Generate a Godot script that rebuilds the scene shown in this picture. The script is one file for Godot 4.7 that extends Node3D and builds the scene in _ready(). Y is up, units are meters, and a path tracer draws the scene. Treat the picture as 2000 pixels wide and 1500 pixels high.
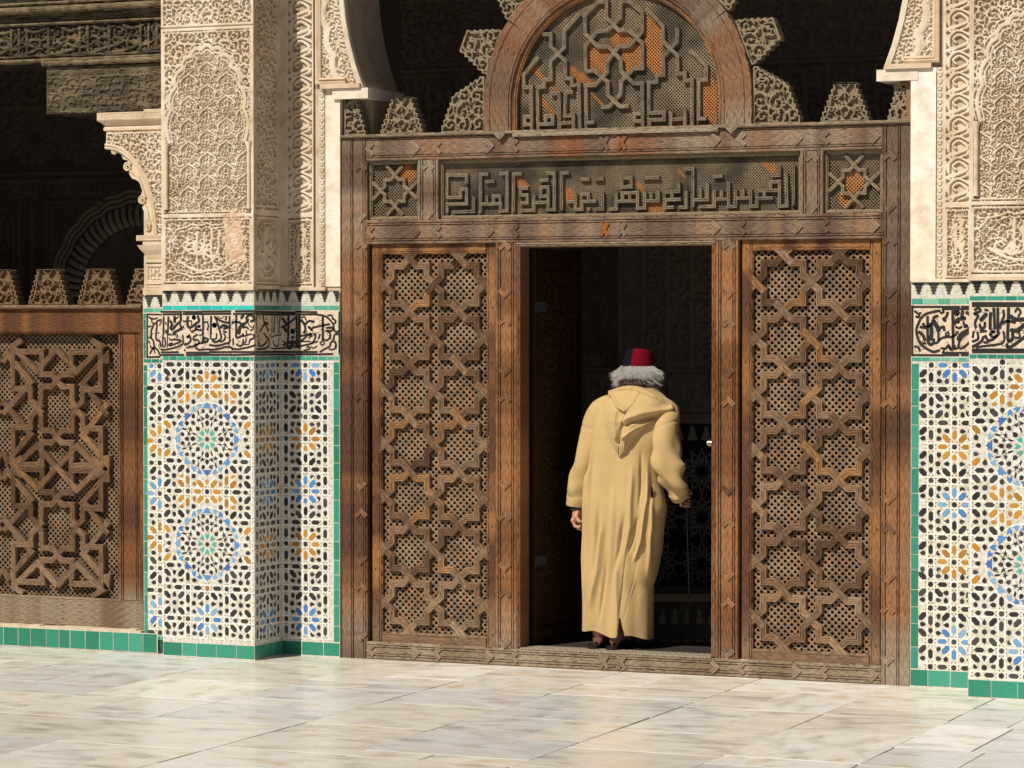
extends Node3D

var rng := RandomNumberGenerator.new()
var patches := FastNoiseLite.new()
var fine := FastNoiseLite.new()
var M := {}
var used := {}
var part_count := {}

const WHITE := Color(1, 1, 1)

func _ready() -> void:
	rng.seed = 20240611
	# ---- camera -------------------------------------------------------------
	var cam := Camera3D.new()
	cam.name = "camera"
	cam.fov = 14.84
	cam.near = 0.1
	cam.far = 200.0
	cam.position = Vector3(5.9705, 1.9599, 15.3082)
	cam.rotation = Vector3(deg_to_rad(-1.2432), deg_to_rad(23.3), 0)
	add_child(cam)
	# ---- sky, sun, exposure ---------------------------------------------------
	var env := Environment.new()
	env.background_mode = Environment.BG_SKY
	var sky_material := ProceduralSkyMaterial.new()
	sky_material.sky_top_color = Color(0.40, 0.48, 0.60)
	sky_material.sky_horizon_color = Color(0.78, 0.74, 0.68)
	sky_material.sky_curve = 0.12
	sky_material.ground_bottom_color = Color(0.42, 0.37, 0.31)
	sky_material.ground_horizon_color = Color(0.60, 0.56, 0.50)
	sky_material.energy_multiplier = 1.0
	var sky := Sky.new()
	sky.sky_material = sky_material
	env.sky = sky
	env.background_energy_multiplier = 0.55
	env.tonemap_mode = Environment.TONE_MAPPER_LINEAR
	env.tonemap_exposure = 1.1
	env.sdfgi_enabled = true
	env.ssao_enabled = true
	env.ssil_enabled = true
	var world := WorldEnvironment.new()
	world.name = "world_environment"
	world.environment = env
	add_child(world)
	var sun := DirectionalLight3D.new()
	sun.name = "sun"
	sun.light_energy = 1.45
	sun.light_color = Color(1.0, 0.968, 0.915)
	sun.light_angular_distance = 0.5
	sun.shadow_enabled = true
	var az := deg_to_rad(21.6)
	var el := deg_to_rad(46.0)
	var towards := Vector3(sin(az) * cos(el), -sin(el), -cos(az) * cos(el))
	sun.look_at_from_position(Vector3.ZERO, towards, Vector3.UP)
	add_child(sun)

	patches.seed = 5
	patches.frequency = 1.0
	patches.fractal_octaves = 3
	fine.seed = 9
	fine.frequency = 9.0
	fine.fractal_octaves = 3
	make_materials()
	build_ground()
	build_gallery()
	build_walls()
	build_piers()
	build_beam()
	build_screen()
	build_barrier()
	build_person()
# traced centre lines, millimetres: width:x,y;x,y|...
const FRIEZE := "12.1:-918,2735;-918,2785;-1040,2787;-1040,2660;-955,2658;-955,2705;-918,2705;-918,2622;-1040,2621;-1040,2571|12.1:-873,2662;-873,2577;-1004,2576|12.1:-782,2788;-831,2789;-831,2568|12.1:-831,2618;-707,2618;-707,2577;-665,2578;-665,2791;-713,2789|12.1:-791,2667;-791,2625|12.1:-749,2627;-749,2663;-710,2662;-710,2621|12.1:-800,2745;-743,2747|12.1:-626,2570;-626,2785;-575,2786|12.1:-537,2704;-584,2705;-584,2666;-543,2665;-543,2621;-587,2619|12.1:-584,2578;-500,2578;-500,2664|12.1:-500,2621;-418,2622|12.1:-415,2658;-459,2656;-459,2707;-415,2709;-415,2581;-376,2580;-376,2785;-427,2786|12.1:-465,2746;-412,2748|12.1:-288,2786;-332,2785;-332,2577|12.1:-299,2623;-255,2624|12.1:-249,2668;-249,2579;-208,2580;-208,2624;-123,2624|12.1:-170,2626;-170,2664;-217,2665|12.1:-217,2748;-164,2748|12.1:-135,2747;-80,2748|12.1:-179,2580;-158,2581|12.1:-85,2671;-85,2580;-135,2578|12.1:-4,2670;-4,2579;-48,2578|12.1:32,2749;86,2749;86,2700;32,2700;32,2749|12.1:-4,2621;120,2622|12.1:34,2626;34,2666;123,2667;123,2581;167,2582;167,2667|12.1:77,2666;77,2625|12.1:167,2621;247,2621;247,2676|12.1:204,2669;204,2623|12.1:152,2748;253,2749|12.1:367,2717;367,2671;279,2667|12.1:327,2669;327,2626|12.1:379,2627;287,2624;287,2581;339,2583|12.1:410,2673;410,2582;365,2582|12.1:398,2791;450,2793;450,2582|12.1:458,2622;535,2622;535,2714|12.1:492,2688;493,2624|12.1:487,2584;576,2584;576,2673|12.1:576,2623;654,2624|12.1:617,2672;617,2624|12.1:657,2717;658,2581;699,2583;698,2674|12.1:699,2626;785,2627|12.1:741,2676;741,2628|12.1:785,2672;785,2582;822,2581;822,2624;914,2625|12.1:864,2626;863,2665|12.1:819,2664;950,2667|12.1:900,2673;900,2712;950,2714;950,2579;994,2581;988,2758|12.1:1030,2800;1030,2583|12.1:949,2801;949,2748;902,2747|12.1:566,2748;622,2750"
const TYMP := "13.0:-226,3671;-315,3581;-315,3490;-396,3416;-396,3311;-437,3310;-437,3272;-478,3271;-475,3016;-513,3017;-516,3272;-560,3273;-563,3344;-472,3440|13.0:-446,3565;-396,3566;-396,3493;-309,3410;-309,3314;-269,3312;-269,3275;-226,3276;-220,3020;-257,3024;-260,3107;-312,3105;-306,3239;-260,3235|13.0:-399,3231;-347,3232;-344,3021|13.0:-344,3063;-260,3067|13.0:-516,3106;-557,3107;-557,3061;-516,3063|13.0:-466,3061;-385,3062;-385,3105;-428,3106;-428,3063|13.0:-133,3066;-179,3062;-185,3270;-131,3271;-56,3343;-56,3401;12,3481;50,3480|13.0:-93,3147;-47,3149;27,3223;27,3287;50,3313|13.0:-185,3350;-136,3353;-53,3284;-53,3215;15,3147;51,3148|13.0:-185,3350;-188,3491;-116,3571;-53,3571;23,3642;26,3732|13.0:50,3570;12,3574;-62,3643;-59,3736;-117,3733;-191,3662;-188,3558;-111,3483;-48,3483;27,3398;27,3340;50,3313|13.0:24,3732;67,3733;152,3664;152,3563;76,3481;13,3481;-18,3453|13.0:-21,3602;13,3569;70,3569;152,3494;152,3357;101,3356;25,3287;25,3218;-15,3182|13.0:-18,3453;24,3404;27,3345;98,3274;152,3272;155,3021;198,3023;195,3068;282,3068;282,3108;192,3107;192,3276;237,3278;237,3312;279,3316;276,3416;358,3497;360,3571|13.0:180,3683;273,3582;276,3500;361,3413;361,3318;403,3320;403,3280;445,3279;445,3024;406,3023;403,3117|13.0:403,3070;319,3067|13.0:322,3112;319,3022;232,3022|13.0:147,3106;107,3104;107,3062;147,3064|13.0:433,3447;528,3355;528,3281;484,3280;484,3068;528,3067|13.0:-15,3182;19,3149;73,3150"
const NEW_FRIEZE := "0.6:-618,2777;-577,2776;-538,2712;-618,2713|0.6:-324,2730;-262,2674;-262,2625;-324,2632|0.6:-251,2625;-221,2625;-221,2587;-251,2587|0.6:-487,2591;-451,2546;-487,2547|0.6:835,2820;918,2813;932,2760;885,2761|0.6:171,2608;275,2606;298,2547;172,2548|0.6:102,2722;119,2727;166,2673;154,2667|0.6:355,2787;372,2790;409,2743;389,2741|0.6:41,2737;70,2736;70,2712;41,2713"
const NEW_TYMP := "0.5:-52,3556;46,3579;46,3505;5,3490|0.5:-178,3497;-40,3486;-52,3413;-63,3344;-97,3318;-178,3366|0.5:-520,3375;-491,3390;-363,3241;-380,3242|0.5:-299,3400;-143,3293;-143,3272;-264,3297|0.5:-464,3207;-363,3123;-374,3097;-464,3169|0.5:-172,3251;-74,3158;-109,3159;-172,3230|0.5:-339,3053;-264,3051;-264,3019;-183,3001;-351,2995|0.5:-561,3263;-529,3262;-529,3225|0.5:-45,3577;86,3561;75,3482;-45,3476|0.5:18,3474;143,3496;143,3358;41,3319|0.5:159,3669;261,3576;264,3317;222,3324;165,3384|0.5:491,3262;525,3272;536,3350;580,3244;581,3008;491,3100|0.5:402,3323;430,3285;407,3270|0.5:329,3057;391,3055;391,3003;329,3004"
const INK_STRIP := "7.0:-2866,1993;-2867,1741|5.8:-2866,1993;-2803,1993;-2772,1991|7.0:-2867,1741;-2783,1744|7.5:-2772,1961;-2793,1957;-2804,1945;-2824,1933;-2830,1915;-2840,1897;-2837,1879;-2840,1855;-2825,1837;-2821,1815;-2814,1797;-2797,1785;-2787,1767;-2776,1752|7.5:-2799,1933;-2804,1897;-2807,1861;-2804,1843;-2783,1837;-2775,1810|5.8:-2855,1978;-2838,1966;-2834,1948;-2824,1939|5.8:-2838,1970;-2819,1966;-2800,1972|6.4:-2855,1921;-2843,1924|7.0:-2825,1800;-2839,1776;-2846,1764|5.2:-2825,1800;-2814,1767|5.8:-2845,1809;-2837,1794;-2816,1791|5.2:-2856,1858;-2844,1855;-2842,1861|5.2:-2859,1836;-2849,1824|5.8:-2790,1885;-2790,1884|4.6:-2781,1930;-2776,1945;-2769,1951"
const INK_PIER := "8.1:-2680,1975;-2682,1885|6.4:-2684,1876;-2687,1838;-2686,1808;-2673,1807;-2669,1826;-2674,1856|8.1:-2649,1975;-2653,1885|4.6:-2656,1877;-2657,1802|5.8:-2666,1946;-2665,1936|7.0:-2667,1899;-2664,1886|10.4:-2634,1951;-2624,1933;-2634,1918;-2628,1906;-2612,1914;-2591,1936;-2568,1954;-2567,1981|12.2:-2608,1975;-2607,1952|5.8:-2608,1963;-2584,1977|10.4:-2612,1886;-2591,1897;-2563,1909|7.5:-2571,1936;-2561,1915;-2549,1921|5.2:-2649,1874;-2626,1875;-2595,1877|7.0:-2629,1844;-2598,1847;-2564,1838;-2592,1826;-2639,1811;-2643,1820;-2626,1825|4.6:-2639,1844;-2644,1856|4.6:-2595,1859;-2588,1871|7.0:-2554,1868;-2550,1832;-2565,1814;-2609,1799;-2653,1790;-2696,1786|6.4:-2547,2009;-2547,2007|6.4:-2547,1996;-2547,1994|6.4:-2548,1954;-2537,1952|6.4:-2541,1819;-2541,1816|6.4:-2541,1786;-2541,1783|10.4:-2520,1975;-2523,1939;-2513,1918;-2493,1921;-2462,1942;-2446,1954;-2452,1978|5.2:-2517,1954;-2496,1954;-2495,1936|16.2:-2480,1975;-2479,1974|8.7:-2420,1981;-2419,1886|7.5:-2493,1891;-2463,1904;-2434,1900|9.9:-2462,1921;-2469,1904|11.6:-2446,1924;-2444,1924|6.4:-2408,1948;-2392,1948;-2384,1924;-2392,1904|6.4:-2503,1901;-2503,1900|8.1:-2510,1871;-2524,1862;-2503,1859;-2503,1838;-2524,1820;-2534,1823|7.0:-2459,1874;-2480,1862;-2483,1847;-2456,1844;-2446,1827;-2473,1812;-2524,1800|4.1:-2446,1874;-2436,1870;-2428,1880|7.5:-2419,1874;-2422,1838;-2429,1830;-2470,1815;-2466,1800;-2449,1788;-2412,1790;-2380,1791|5.8:-2409,1859;-2412,1836;-2395,1839;-2384,1850;-2403,1856|5.2:-2388,1845;-2392,1833;-2429,1824|8.7:-2366,1978;-2368,1886|6.4:-2368,1877;-2366,1850;-2334,1854;-2330,1880|8.1:-2341,1978;-2331,1960;-2308,1892;-2300,1862;-2308,1845;-2341,1832;-2355,1839|8.1:-2334,1975;-2307,1957;-2274,1947;-2245,1944|8.1:-2245,1978;-2245,1886;-2246,1833;-2274,1824;-2321,1812;-2375,1815|18.6:-2344,1930;-2344,1930|10.4:-2301,1919;-2284,1930;-2257,1919;-2277,1912|7.0:-2284,1895;-2267,1891|7.0:-2281,1880;-2273,1863;-2288,1839;-2308,1836|8.1:-2267,1978;-2270,1963|2.9:-2321,1981;-2301,1969;-2280,1983|8.1:-2375,1788;-2321,1792;-2274,1804;-2234,1801;-2227,1792|4.6:-2257,1827;-2247,1815|8.7:-2200,1983;-2202,1886;-2200,1860;-2177,1863;-2156,1875|12.8:-2158,1985;-2165,1975|8.7:-2227,1945;-2200,1950;-2173,1942|15.1:-2156,1933;-2177,1916;-2185,1889|7.0:-2222,1851;-2221,1820|7.5:-2197,1819;-2177,1810;-2160,1822;-2156,1845|7.5:-2224,1794;-2187,1792;-2154,1798;-2120,1804;-2079,1816|10.4:-2153,1936;-2133,1951;-2133,1975;-2113,1989;-2090,1980;-2086,1960;-2103,1953|4.1:-2120,1966;-2123,1939;-2100,1916|7.0:-2154,1916;-2134,1919;-2123,1909|7.5:-2104,1901;-2103,1901|4.6:-2090,1928;-2093,1904|6.4:-2154,1866;-2127,1875;-2104,1878|5.2:-2137,1898;-2133,1878|7.0:-2090,1875;-2086,1857;-2110,1848;-2116,1831|5.8:-2137,1851;-2140,1833;-2154,1830|4.6:-2154,1819;-2120,1821|7.5:-2695,2008;-2561,2007|7.5:-2683,1993;-2561,1993|7.5:-2537,2007;-2428,2007|7.5:-2537,1994;-2240,1996|7.5:-2422,2009;-2240,2010|7.5:-2217,1995;-2080,1997|7.5:-2203,2010;-2080,2011|7.5:-2694,1772;-2585,1773|7.5:-2694,1757;-2551,1758|7.5:-2527,1771;-2382,1772|7.5:-2527,1757;-2382,1759|7.5:-2373,1774;-2232,1776|7.5:-2373,1759;-2232,1760|7.5:-2221,1776;-2079,1776|7.5:-2221,1759;-2079,1763"
const INK_RETURN := "4.1:-316,1983;-317,1886|4.1:-298,1874;-298,1807|9.3:-235,1984;-229,1951;-179,1939|3.5:-291,1981;-272,1969|9.3:-267,1898;-236,1927;-210,1933;-178,1898|7.5:-223,1880;-211,1868;-184,1856;-205,1827;-273,1809;-286,1830|7.5:-311,1792;-230,1794;-173,1806;-166,1850|4.1:-129,1981;-129,1889|5.8:-97,1981;-104,1891|4.1:-65,1981;-65,1933|7.0:-27,1978;-40,1933;-46,1888|4.6:-135,1859;-78,1870;-16,1873|4.6:-116,1838;-104,1817;-53,1808;-46,1855|5.2:-139,1796;-78,1793;-16,1795|7.5:-322,2007;-15,2005|7.5:-322,1994;-15,1991|7.5:-323,1775;-16,1774|7.5:-323,1760;-16,1759"
const INK_RECESS := "9.3:-2035,1978;-2037,1885;-2039,1802;-2018,1799;-2007,1817|8.1:-2077,1918;-2035,1939;-1990,1972|10.4:-2072,1966;-2055,1945;-2041,1939|12.2:-2059,1911;-2051,1897|18.6:-2008,1894;-2007,1893|12.2:-2008,1858;-2007,1858|8.7:-1981,1978;-1981,1808|8.7:-1964,1978;-1966,1796|11.6:-2028,1828;-2008,1835;-1991,1829|5.8:-2008,1826;-2028,1805|5.8:-2008,1826;-1991,1798|5.8:-2072,1837;-2052,1825;-2069,1816;-2051,1810|5.8:-2077,1795;-2045,1798|5.8:-1948,1975;-1930,1978;-1920,1960|10.4:-1948,1957;-1931,1933;-1924,1909;-1931,1888|8.7:-1928,1933;-1901,1954;-1870,1950|8.1:-1877,1915;-1827,1926;-1770,1936|10.4:-1811,1972;-1811,1915;-1811,1850|10.4:-1901,1918;-1883,1903|7.5:-1954,1867;-1928,1871;-1914,1879|7.5:-1954,1838;-1924,1859;-1910,1874|15.7:-1892,1874;-1890,1872|6.4:-1899,1856;-1899,1855|7.0:-1867,1880;-1860,1856;-1884,1826;-1928,1814;-1985,1802|5.2:-1954,1835;-1894,1836|6.4:-1888,1823;-1847,1835|7.5:-1811,1850;-1788,1841;-1764,1859;-1764,1883;-1781,1895|7.5:-1831,1874;-1837,1855|8.7:-1781,1915;-1747,1915;-1754,1898;-1788,1897|5.8:-1814,1838;-1801,1826;-1814,1814;-1828,1826;-1814,1838|5.2:-1884,1805;-1871,1796;-1850,1808|5.8:-1914,1802;-1901,1805;-1894,1793;-1934,1784|7.5:-1844,1990;-1814,1987;-1787,1978;-1764,1960;-1744,1936;-1738,1909;-1731,1892;-1707,1895|7.5:-1707,1880;-1734,1874;-1741,1847;-1761,1826;-1764,1809;-1794,1794;-1828,1776|6.4:-1777,1987;-1754,1987;-1747,1971|7.5:-1747,1969;-1727,1954;-1734,1941|7.5:-1734,1835;-1724,1818;-1728,1802|6.4:-1768,1791;-1748,1788;-1724,1800|4.6:-1704,2004;-1705,1898|4.6:-1705,1880;-1705,1767|7.5:-1988,2008;-1851,2006|7.5:-2077,2003;-1994,2003|7.5:-2077,1991;-1851,1993|7.5:-2077,1773;-1851,1775|7.5:-1981,1760;-1848,1761|7.5:-2077,1758;-1995,1758|7.5:-1838,1761;-1748,1763"
const INK_RIGHT_RECESS := "7.8:1710,2032;1710,1773|7.2:1710,2030;1857,2030|7.2:1710,1773;1858,1773|7.2:1862,2030;1964,2030|7.2:1876,2018;2032,2018|7.2:1877,1786;2033,1786|7.2:1863,1773;1961,1774|7.2:1979,2030;2032,2030|7.2:1980,1774;2033,1774|9.1:1858,2009;1836,2006;1810,2000;1782,1991;1757,1969;1745,1945;1735,1923;1732,1908|9.1:1732,1895;1738,1871;1748,1846;1770,1819;1795,1804;1824,1791;1856,1798|7.8:1867,1997;1880,2003;1876,2015|7.2:1878,1789;1884,1807;1868,1810|9.8:1793,1975;1793,1929;1794,1868;1797,1840;1811,1828;1824,1837;1827,1856|14.3:1811,1935;1815,1899;1812,1862|9.8:1770,1938;1786,1920;1814,1938|9.1:1757,1923;1786,1917|9.8:1826,1960;1829,1975;1846,1981|16.3:1826,1951;1842,1929;1852,1911|8.5:1852,1899;1852,1847;1833,1837|11.1:1748,1895;1767,1880;1777,1856|8.5:1852,1847;1867,1862;1886,1868;1908,1871;1930,1871;1955,1893|6.5:1892,1887;1905,1896;1909,1880;1892,1877|10.4:1930,2003;1931,1929;1932,1868;1932,1813;1921,1804;1911,1816|9.8:1861,1917;1880,1923;1884,1908|20.9:1951,2000;1952,1998|11.7:1983,2003;1980,1981;1993,1969|13.0:1939,1942;1961,1963;1993,1969|11.1:1958,1951;1959,1950|9.8:1880,1966;1895,1978;1902,1997|11.7:1886,1960;1887,1959|7.8:1949,1923;1964,1917;1977,1923|19.6:1967,1862;1983,1884;2005,1896|11.7:2007,1999;2026,1984;2032,1960|9.1:1989,1948;1996,1923|11.7:2005,1929;2005,1929|8.5:1967,1844;1961,1823;1971,1810;1993,1817;2030,1850|7.2:1943,1823;1943,1807;1959,1813|9.1:1893,1810;1908,1825;1918,1807|16.3:2020,1911;2030,1899|7.8:1725,2006;1741,1994;1754,1997|7.8:1732,1978;1741,1975;1748,1984|7.8:1726,1819;1739,1816;1751,1797|7.8:1770,1837;1780,1837"
const INK_RIGHT_PIER := "8.5:2124,2047;2392,2045|8.5:2124,2034;2392,2033|8.5:2125,1806;2393,1807|8.5:2125,1795;2393,1796|9.1:2136,2013;2151,2022;2163,2007;2133,1993;2151,1981;2136,1951;2139,1924|14.3:2169,1963;2181,1975;2191,1987|11.1:2217,1993;2215,1960;2215,1918|9.1:2187,1945;2184,1921;2166,1915;2161,1933|10.4:2234,2016;2237,1960;2239,1918|10.4:2254,2016;2256,1900|7.8:2200,2010;2190,2013|9.1:2284,2007;2287,1981;2272,1945;2267,1921|11.1:2311,2016;2310,1960;2308,1862;2330,1859;2333,1889|9.8:2278,1945;2308,1954;2342,1948|7.8:2347,2004;2359,2019;2374,2001;2363,1981|14.3:2323,1978;2347,1963;2392,1963|14.3:2329,1907;2356,1907;2392,1933|9.1:2221,1900;2236,1900;2215,1886;2236,1871;2261,1892|8.5:2166,1900;2191,1903|9.1:2191,1877;2203,1856;2227,1859;2255,1883|9.8:2125,1823;2166,1847;2179,1871|8.5:2125,1850;2151,1862;2149,1894|7.8:2127,1897;2124,1873|7.8:2145,1820;2212,1829;2272,1838;2290,1862;2285,1898|7.2:2365,1901;2369,1871;2339,1871|11.1:2303,1832;2309,1821;2333,1827;2393,1871|8.5:2185,1844;2200,1844"

# ------------------------------------------------------------------ helpers
class Geo:
	var v := PackedVector3Array()
	var n := PackedVector3Array()
	var c := PackedColorArray()
	var uv := PackedVector2Array()
	var ix := PackedInt32Array()

	func quad(p0: Vector3, p1: Vector3, p2: Vector3, p3: Vector3, c0: Color, c1: Color, u0: Vector2, u1: Vector2, u2: Vector2, u3: Vector2) -> void:
		var nn := (p1 - p0).cross(p3 - p0)
		if nn.length_squared() < 1e-16:
			nn = (p2 - p1).cross(p3 - p1)
			if nn.length_squared() < 1e-18:
				return
		nn = nn.normalized()
		var b := v.size()
		v.push_back(p0); v.push_back(p1); v.push_back(p2); v.push_back(p3)
		n.push_back(nn); n.push_back(nn); n.push_back(nn); n.push_back(nn)
		c.push_back(c0); c.push_back(c0); c.push_back(c1); c.push_back(c1)
		uv.push_back(u0); uv.push_back(u1); uv.push_back(u2); uv.push_back(u3)
		ix.push_back(b); ix.push_back(b + 2); ix.push_back(b + 1)
		ix.push_back(b); ix.push_back(b + 3); ix.push_back(b + 2)

	func tri(p0: Vector3, p1: Vector3, p2: Vector3, col: Color) -> void:
		var nn := (p1 - p0).cross(p2 - p0)
		if nn.length_squared() < 1e-18:
			return
		nn = nn.normalized()
		var b := v.size()
		v.push_back(p0); v.push_back(p1); v.push_back(p2)
		n.push_back(nn); n.push_back(nn); n.push_back(nn)
		c.push_back(col); c.push_back(col); c.push_back(col)
		uv.push_back(Vector2(p0.x, p0.y)); uv.push_back(Vector2(p1.x, p1.y)); uv.push_back(Vector2(p2.x, p2.y))
		ix.push_back(b); ix.push_back(b + 2); ix.push_back(b + 1)

	func flat(p0: Vector3, p1: Vector3, p2: Vector3, p3: Vector3, col: Color) -> void:
		var l := (p1 - p0).length()
		var w := (p3 - p0).length()
		quad(p0, p1, p2, p3, col, col, Vector2(0, 0), Vector2(l, 0), Vector2(l, w), Vector2(0, w))

	# a box with a chamfered front (the +z side) and no back
	func tile(x0: float, y0: float, x1: float, y1: float, z0: float, z1: float, ch: float, col: Color) -> void:
		var a := [Vector3(x0, y0, z0), Vector3(x1, y0, z0), Vector3(x1, y1, z0), Vector3(x0, y1, z0)]
		var b := [Vector3(x0, y0, z1 - ch), Vector3(x1, y0, z1 - ch), Vector3(x1, y1, z1 - ch), Vector3(x0, y1, z1 - ch)]
		var d := [Vector3(x0 + ch, y0 + ch, z1), Vector3(x1 - ch, y0 + ch, z1), Vector3(x1 - ch, y1 - ch, z1), Vector3(x0 + ch, y1 - ch, z1)]
		for i in 4:
			var j := (i + 1) % 4
			flat(a[i], a[j], b[j], b[i], col)
			flat(b[i], b[j], d[j], d[i], col)
		quad(d[0], d[1], d[2], d[3], col, col, Vector2(x0, y0), Vector2(x1, y0), Vector2(x1, y1), Vector2(x0, y1))

	func box(p: Vector3, q: Vector3, col: Color) -> void:
		flat(Vector3(p.x, p.y, q.z), Vector3(q.x, p.y, q.z), Vector3(q.x, q.y, q.z), Vector3(p.x, q.y, q.z), col)
		flat(Vector3(q.x, p.y, p.z), Vector3(p.x, p.y, p.z), Vector3(p.x, q.y, p.z), Vector3(q.x, q.y, p.z), col)
		flat(Vector3(q.x, p.y, q.z), Vector3(q.x, p.y, p.z), Vector3(q.x, q.y, p.z), Vector3(q.x, q.y, q.z), col)
		flat(Vector3(p.x, p.y, p.z), Vector3(p.x, p.y, q.z), Vector3(p.x, q.y, q.z), Vector3(p.x, q.y, p.z), col)
		flat(Vector3(p.x, q.y, q.z), Vector3(q.x, q.y, q.z), Vector3(q.x, q.y, p.z), Vector3(p.x, q.y, p.z), col)
		flat(Vector3(p.x, p.y, p.z), Vector3(q.x, p.y, p.z), Vector3(q.x, p.y, q.z), Vector3(p.x, p.y, q.z), col)

	# extruded polygon (counterclockwise), chamfered front, open back
	func prism(poly: PackedVector2Array, z0: float, z1: float, ch: float, col: Color) -> void:
		var m := poly.size()
		var top := poly
		if ch > 0.0:
			var inner := Geometry2D.offset_polygon(poly, -ch)
			if inner.size() == 1 and inner[0].size() == m:
				# match the start vertex
				var best := 0
				for k in m:
					if inner[0][k].distance_squared_to(poly[0]) < inner[0][best].distance_squared_to(poly[0]):
						best = k
				var turned := PackedVector2Array()
				for k in m:
					turned.push_back(inner[0][(best + k) % m])
				if turned[1].distance_squared_to(poly[1]) > turned[m - 1].distance_squared_to(poly[1]):
					var rev := PackedVector2Array()
					for k in m:
						rev.push_back(turned[(m - k) % m])
					turned = rev
				top = turned
			else:
				ch = 0.0
		for i in m:
			var j := (i + 1) % m
			flat(Vector3(poly[i].x, poly[i].y, z0), Vector3(poly[j].x, poly[j].y, z0), Vector3(poly[j].x, poly[j].y, z1 - ch), Vector3(poly[i].x, poly[i].y, z1 - ch), col)
			if ch > 0.0:
				flat(Vector3(poly[i].x, poly[i].y, z1 - ch), Vector3(poly[j].x, poly[j].y, z1 - ch), Vector3(top[j].x, top[j].y, z1), Vector3(top[i].x, top[i].y, z1), col)
		var t := Geometry2D.triangulate_polygon(top)
		for k in range(0, t.size(), 3):
			var a := top[t[k]]
			var b := top[t[k + 1]]
			var d := top[t[k + 2]]
			if (b - a).cross(d - a) < 0:
				var s := b
				b = d
				d = s
			tri(Vector3(a.x, a.y, z1), Vector3(b.x, b.y, z1), Vector3(d.x, d.y, z1), col)

	# profile (left to right: offset, height) swept along a path in the x-y plane with mitred corners
	func sweep(pts: PackedVector2Array, closed: bool, prof: PackedVector2Array, tint: Variant, u0 := 0.0, caps := true) -> void:
		var m := pts.size()
		var dirs: Array[Vector2] = []
		var along := PackedFloat32Array()
		var l := rngless(pts[0])
		for i in m:
			var prev := pts[(i - 1 + m) % m] if (closed or i > 0) else pts[i]
			var nxt := pts[(i + 1) % m] if (closed or i < m - 1) else pts[i]
			var d0 := (pts[i] - prev).normalized() if pts[i] != prev else (nxt - pts[i]).normalized()
			var d1 := (nxt - pts[i]).normalized() if nxt != pts[i] else d0
			var n0 := Vector2(-d0.y, d0.x)
			var n1 := Vector2(-d1.y, d1.x)
			var s := (n0 + n1)
			var den := maxf(0.25, s.length_squared() * 0.5)
			dirs.push_back(s / den)
			if i > 0:
				l += pts[i].distance_to(pts[i - 1])
			along.push_back(l)
		var steps := m if closed else m - 1
		for i in steps:
			var j := (i + 1) % m
			var la := along[i]
			var lb := la + pts[i].distance_to(pts[j])
			var ca: Color = tint.call(pts[i].x, pts[i].y) if tint is Callable else tint
			var cb: Color = tint.call(pts[j].x, pts[j].y) if tint is Callable else tint
			for k in prof.size() - 1:
				var a := pts[i] + dirs[i] * prof[k].x
				var b := pts[i] + dirs[i] * prof[k + 1].x
				var cc := pts[j] + dirs[j] * prof[k + 1].x
				var d := pts[j] + dirs[j] * prof[k].x
				quad(Vector3(a.x, a.y, prof[k].y), Vector3(b.x, b.y, prof[k + 1].y), Vector3(cc.x, cc.y, prof[k + 1].y), Vector3(d.x, d.y, prof[k].y), ca, cb,
					Vector2(u0 + prof[k].x + prof[k].y, la), Vector2(u0 + prof[k + 1].x + prof[k + 1].y, la), Vector2(u0 + prof[k + 1].x + prof[k + 1].y, lb), Vector2(u0 + prof[k].x + prof[k].y, lb))
		if caps and not closed:
			var zm := 1e9
			for p in prof:
				zm = minf(zm, p.y)
			for e in 2:
				var i := 0 if e == 0 else m - 1
				var col: Color = tint.call(pts[i].x, pts[i].y) if tint is Callable else tint
				for k in prof.size() - 1:
					var a := pts[i] + dirs[i] * prof[k].x
					var b := pts[i] + dirs[i] * prof[k + 1].x
					var q := [Vector3(a.x, a.y, prof[k].y), Vector3(a.x, a.y, zm), Vector3(b.x, b.y, zm), Vector3(b.x, b.y, prof[k + 1].y)]
					if e == 0:
						flat(q[0], q[1], q[2], q[3], col)
					else:
						flat(q[3], q[2], q[1], q[0], col)

	func rngless(p: Vector2) -> float:
		return fposmod(p.x * 3.71 + p.y * 1.93, 2.0)

	# a tube through 3-d points; radii per point; smooth normals
	func tube(pts: PackedVector3Array, rad: PackedFloat32Array, sides: int, col: Color, cap := true) -> void:
		var m := pts.size()
		var up := Vector3(0.31, 0.9, 0.2).normalized()
		var b0 := v.size()
		var l := 0.0
		for i in m:
			var t := (pts[mini(i + 1, m - 1)] - pts[maxi(i - 1, 0)]).normalized()
			var s := t.cross(up)
			if s.length() < 0.05:
				s = t.cross(Vector3.RIGHT)
			s = s.normalized()
			var w := s.cross(t).normalized()
			if i > 0:
				l += pts[i].distance_to(pts[i - 1])
			for k in sides + 1:
				var a := TAU * k / sides
				var d := s * cos(a) + w * sin(a)
				v.push_back(pts[i] + d * rad[i])
				n.push_back(d)
				c.push_back(col)
				uv.push_back(Vector2(a * rad[i], l))
		for i in m - 1:
			for k in sides:
				var p := b0 + i * (sides + 1) + k
				var q := p + sides + 1
				ix.push_back(p); ix.push_back(p + 1); ix.push_back(q)
				ix.push_back(p + 1); ix.push_back(q + 1); ix.push_back(q)
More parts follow.
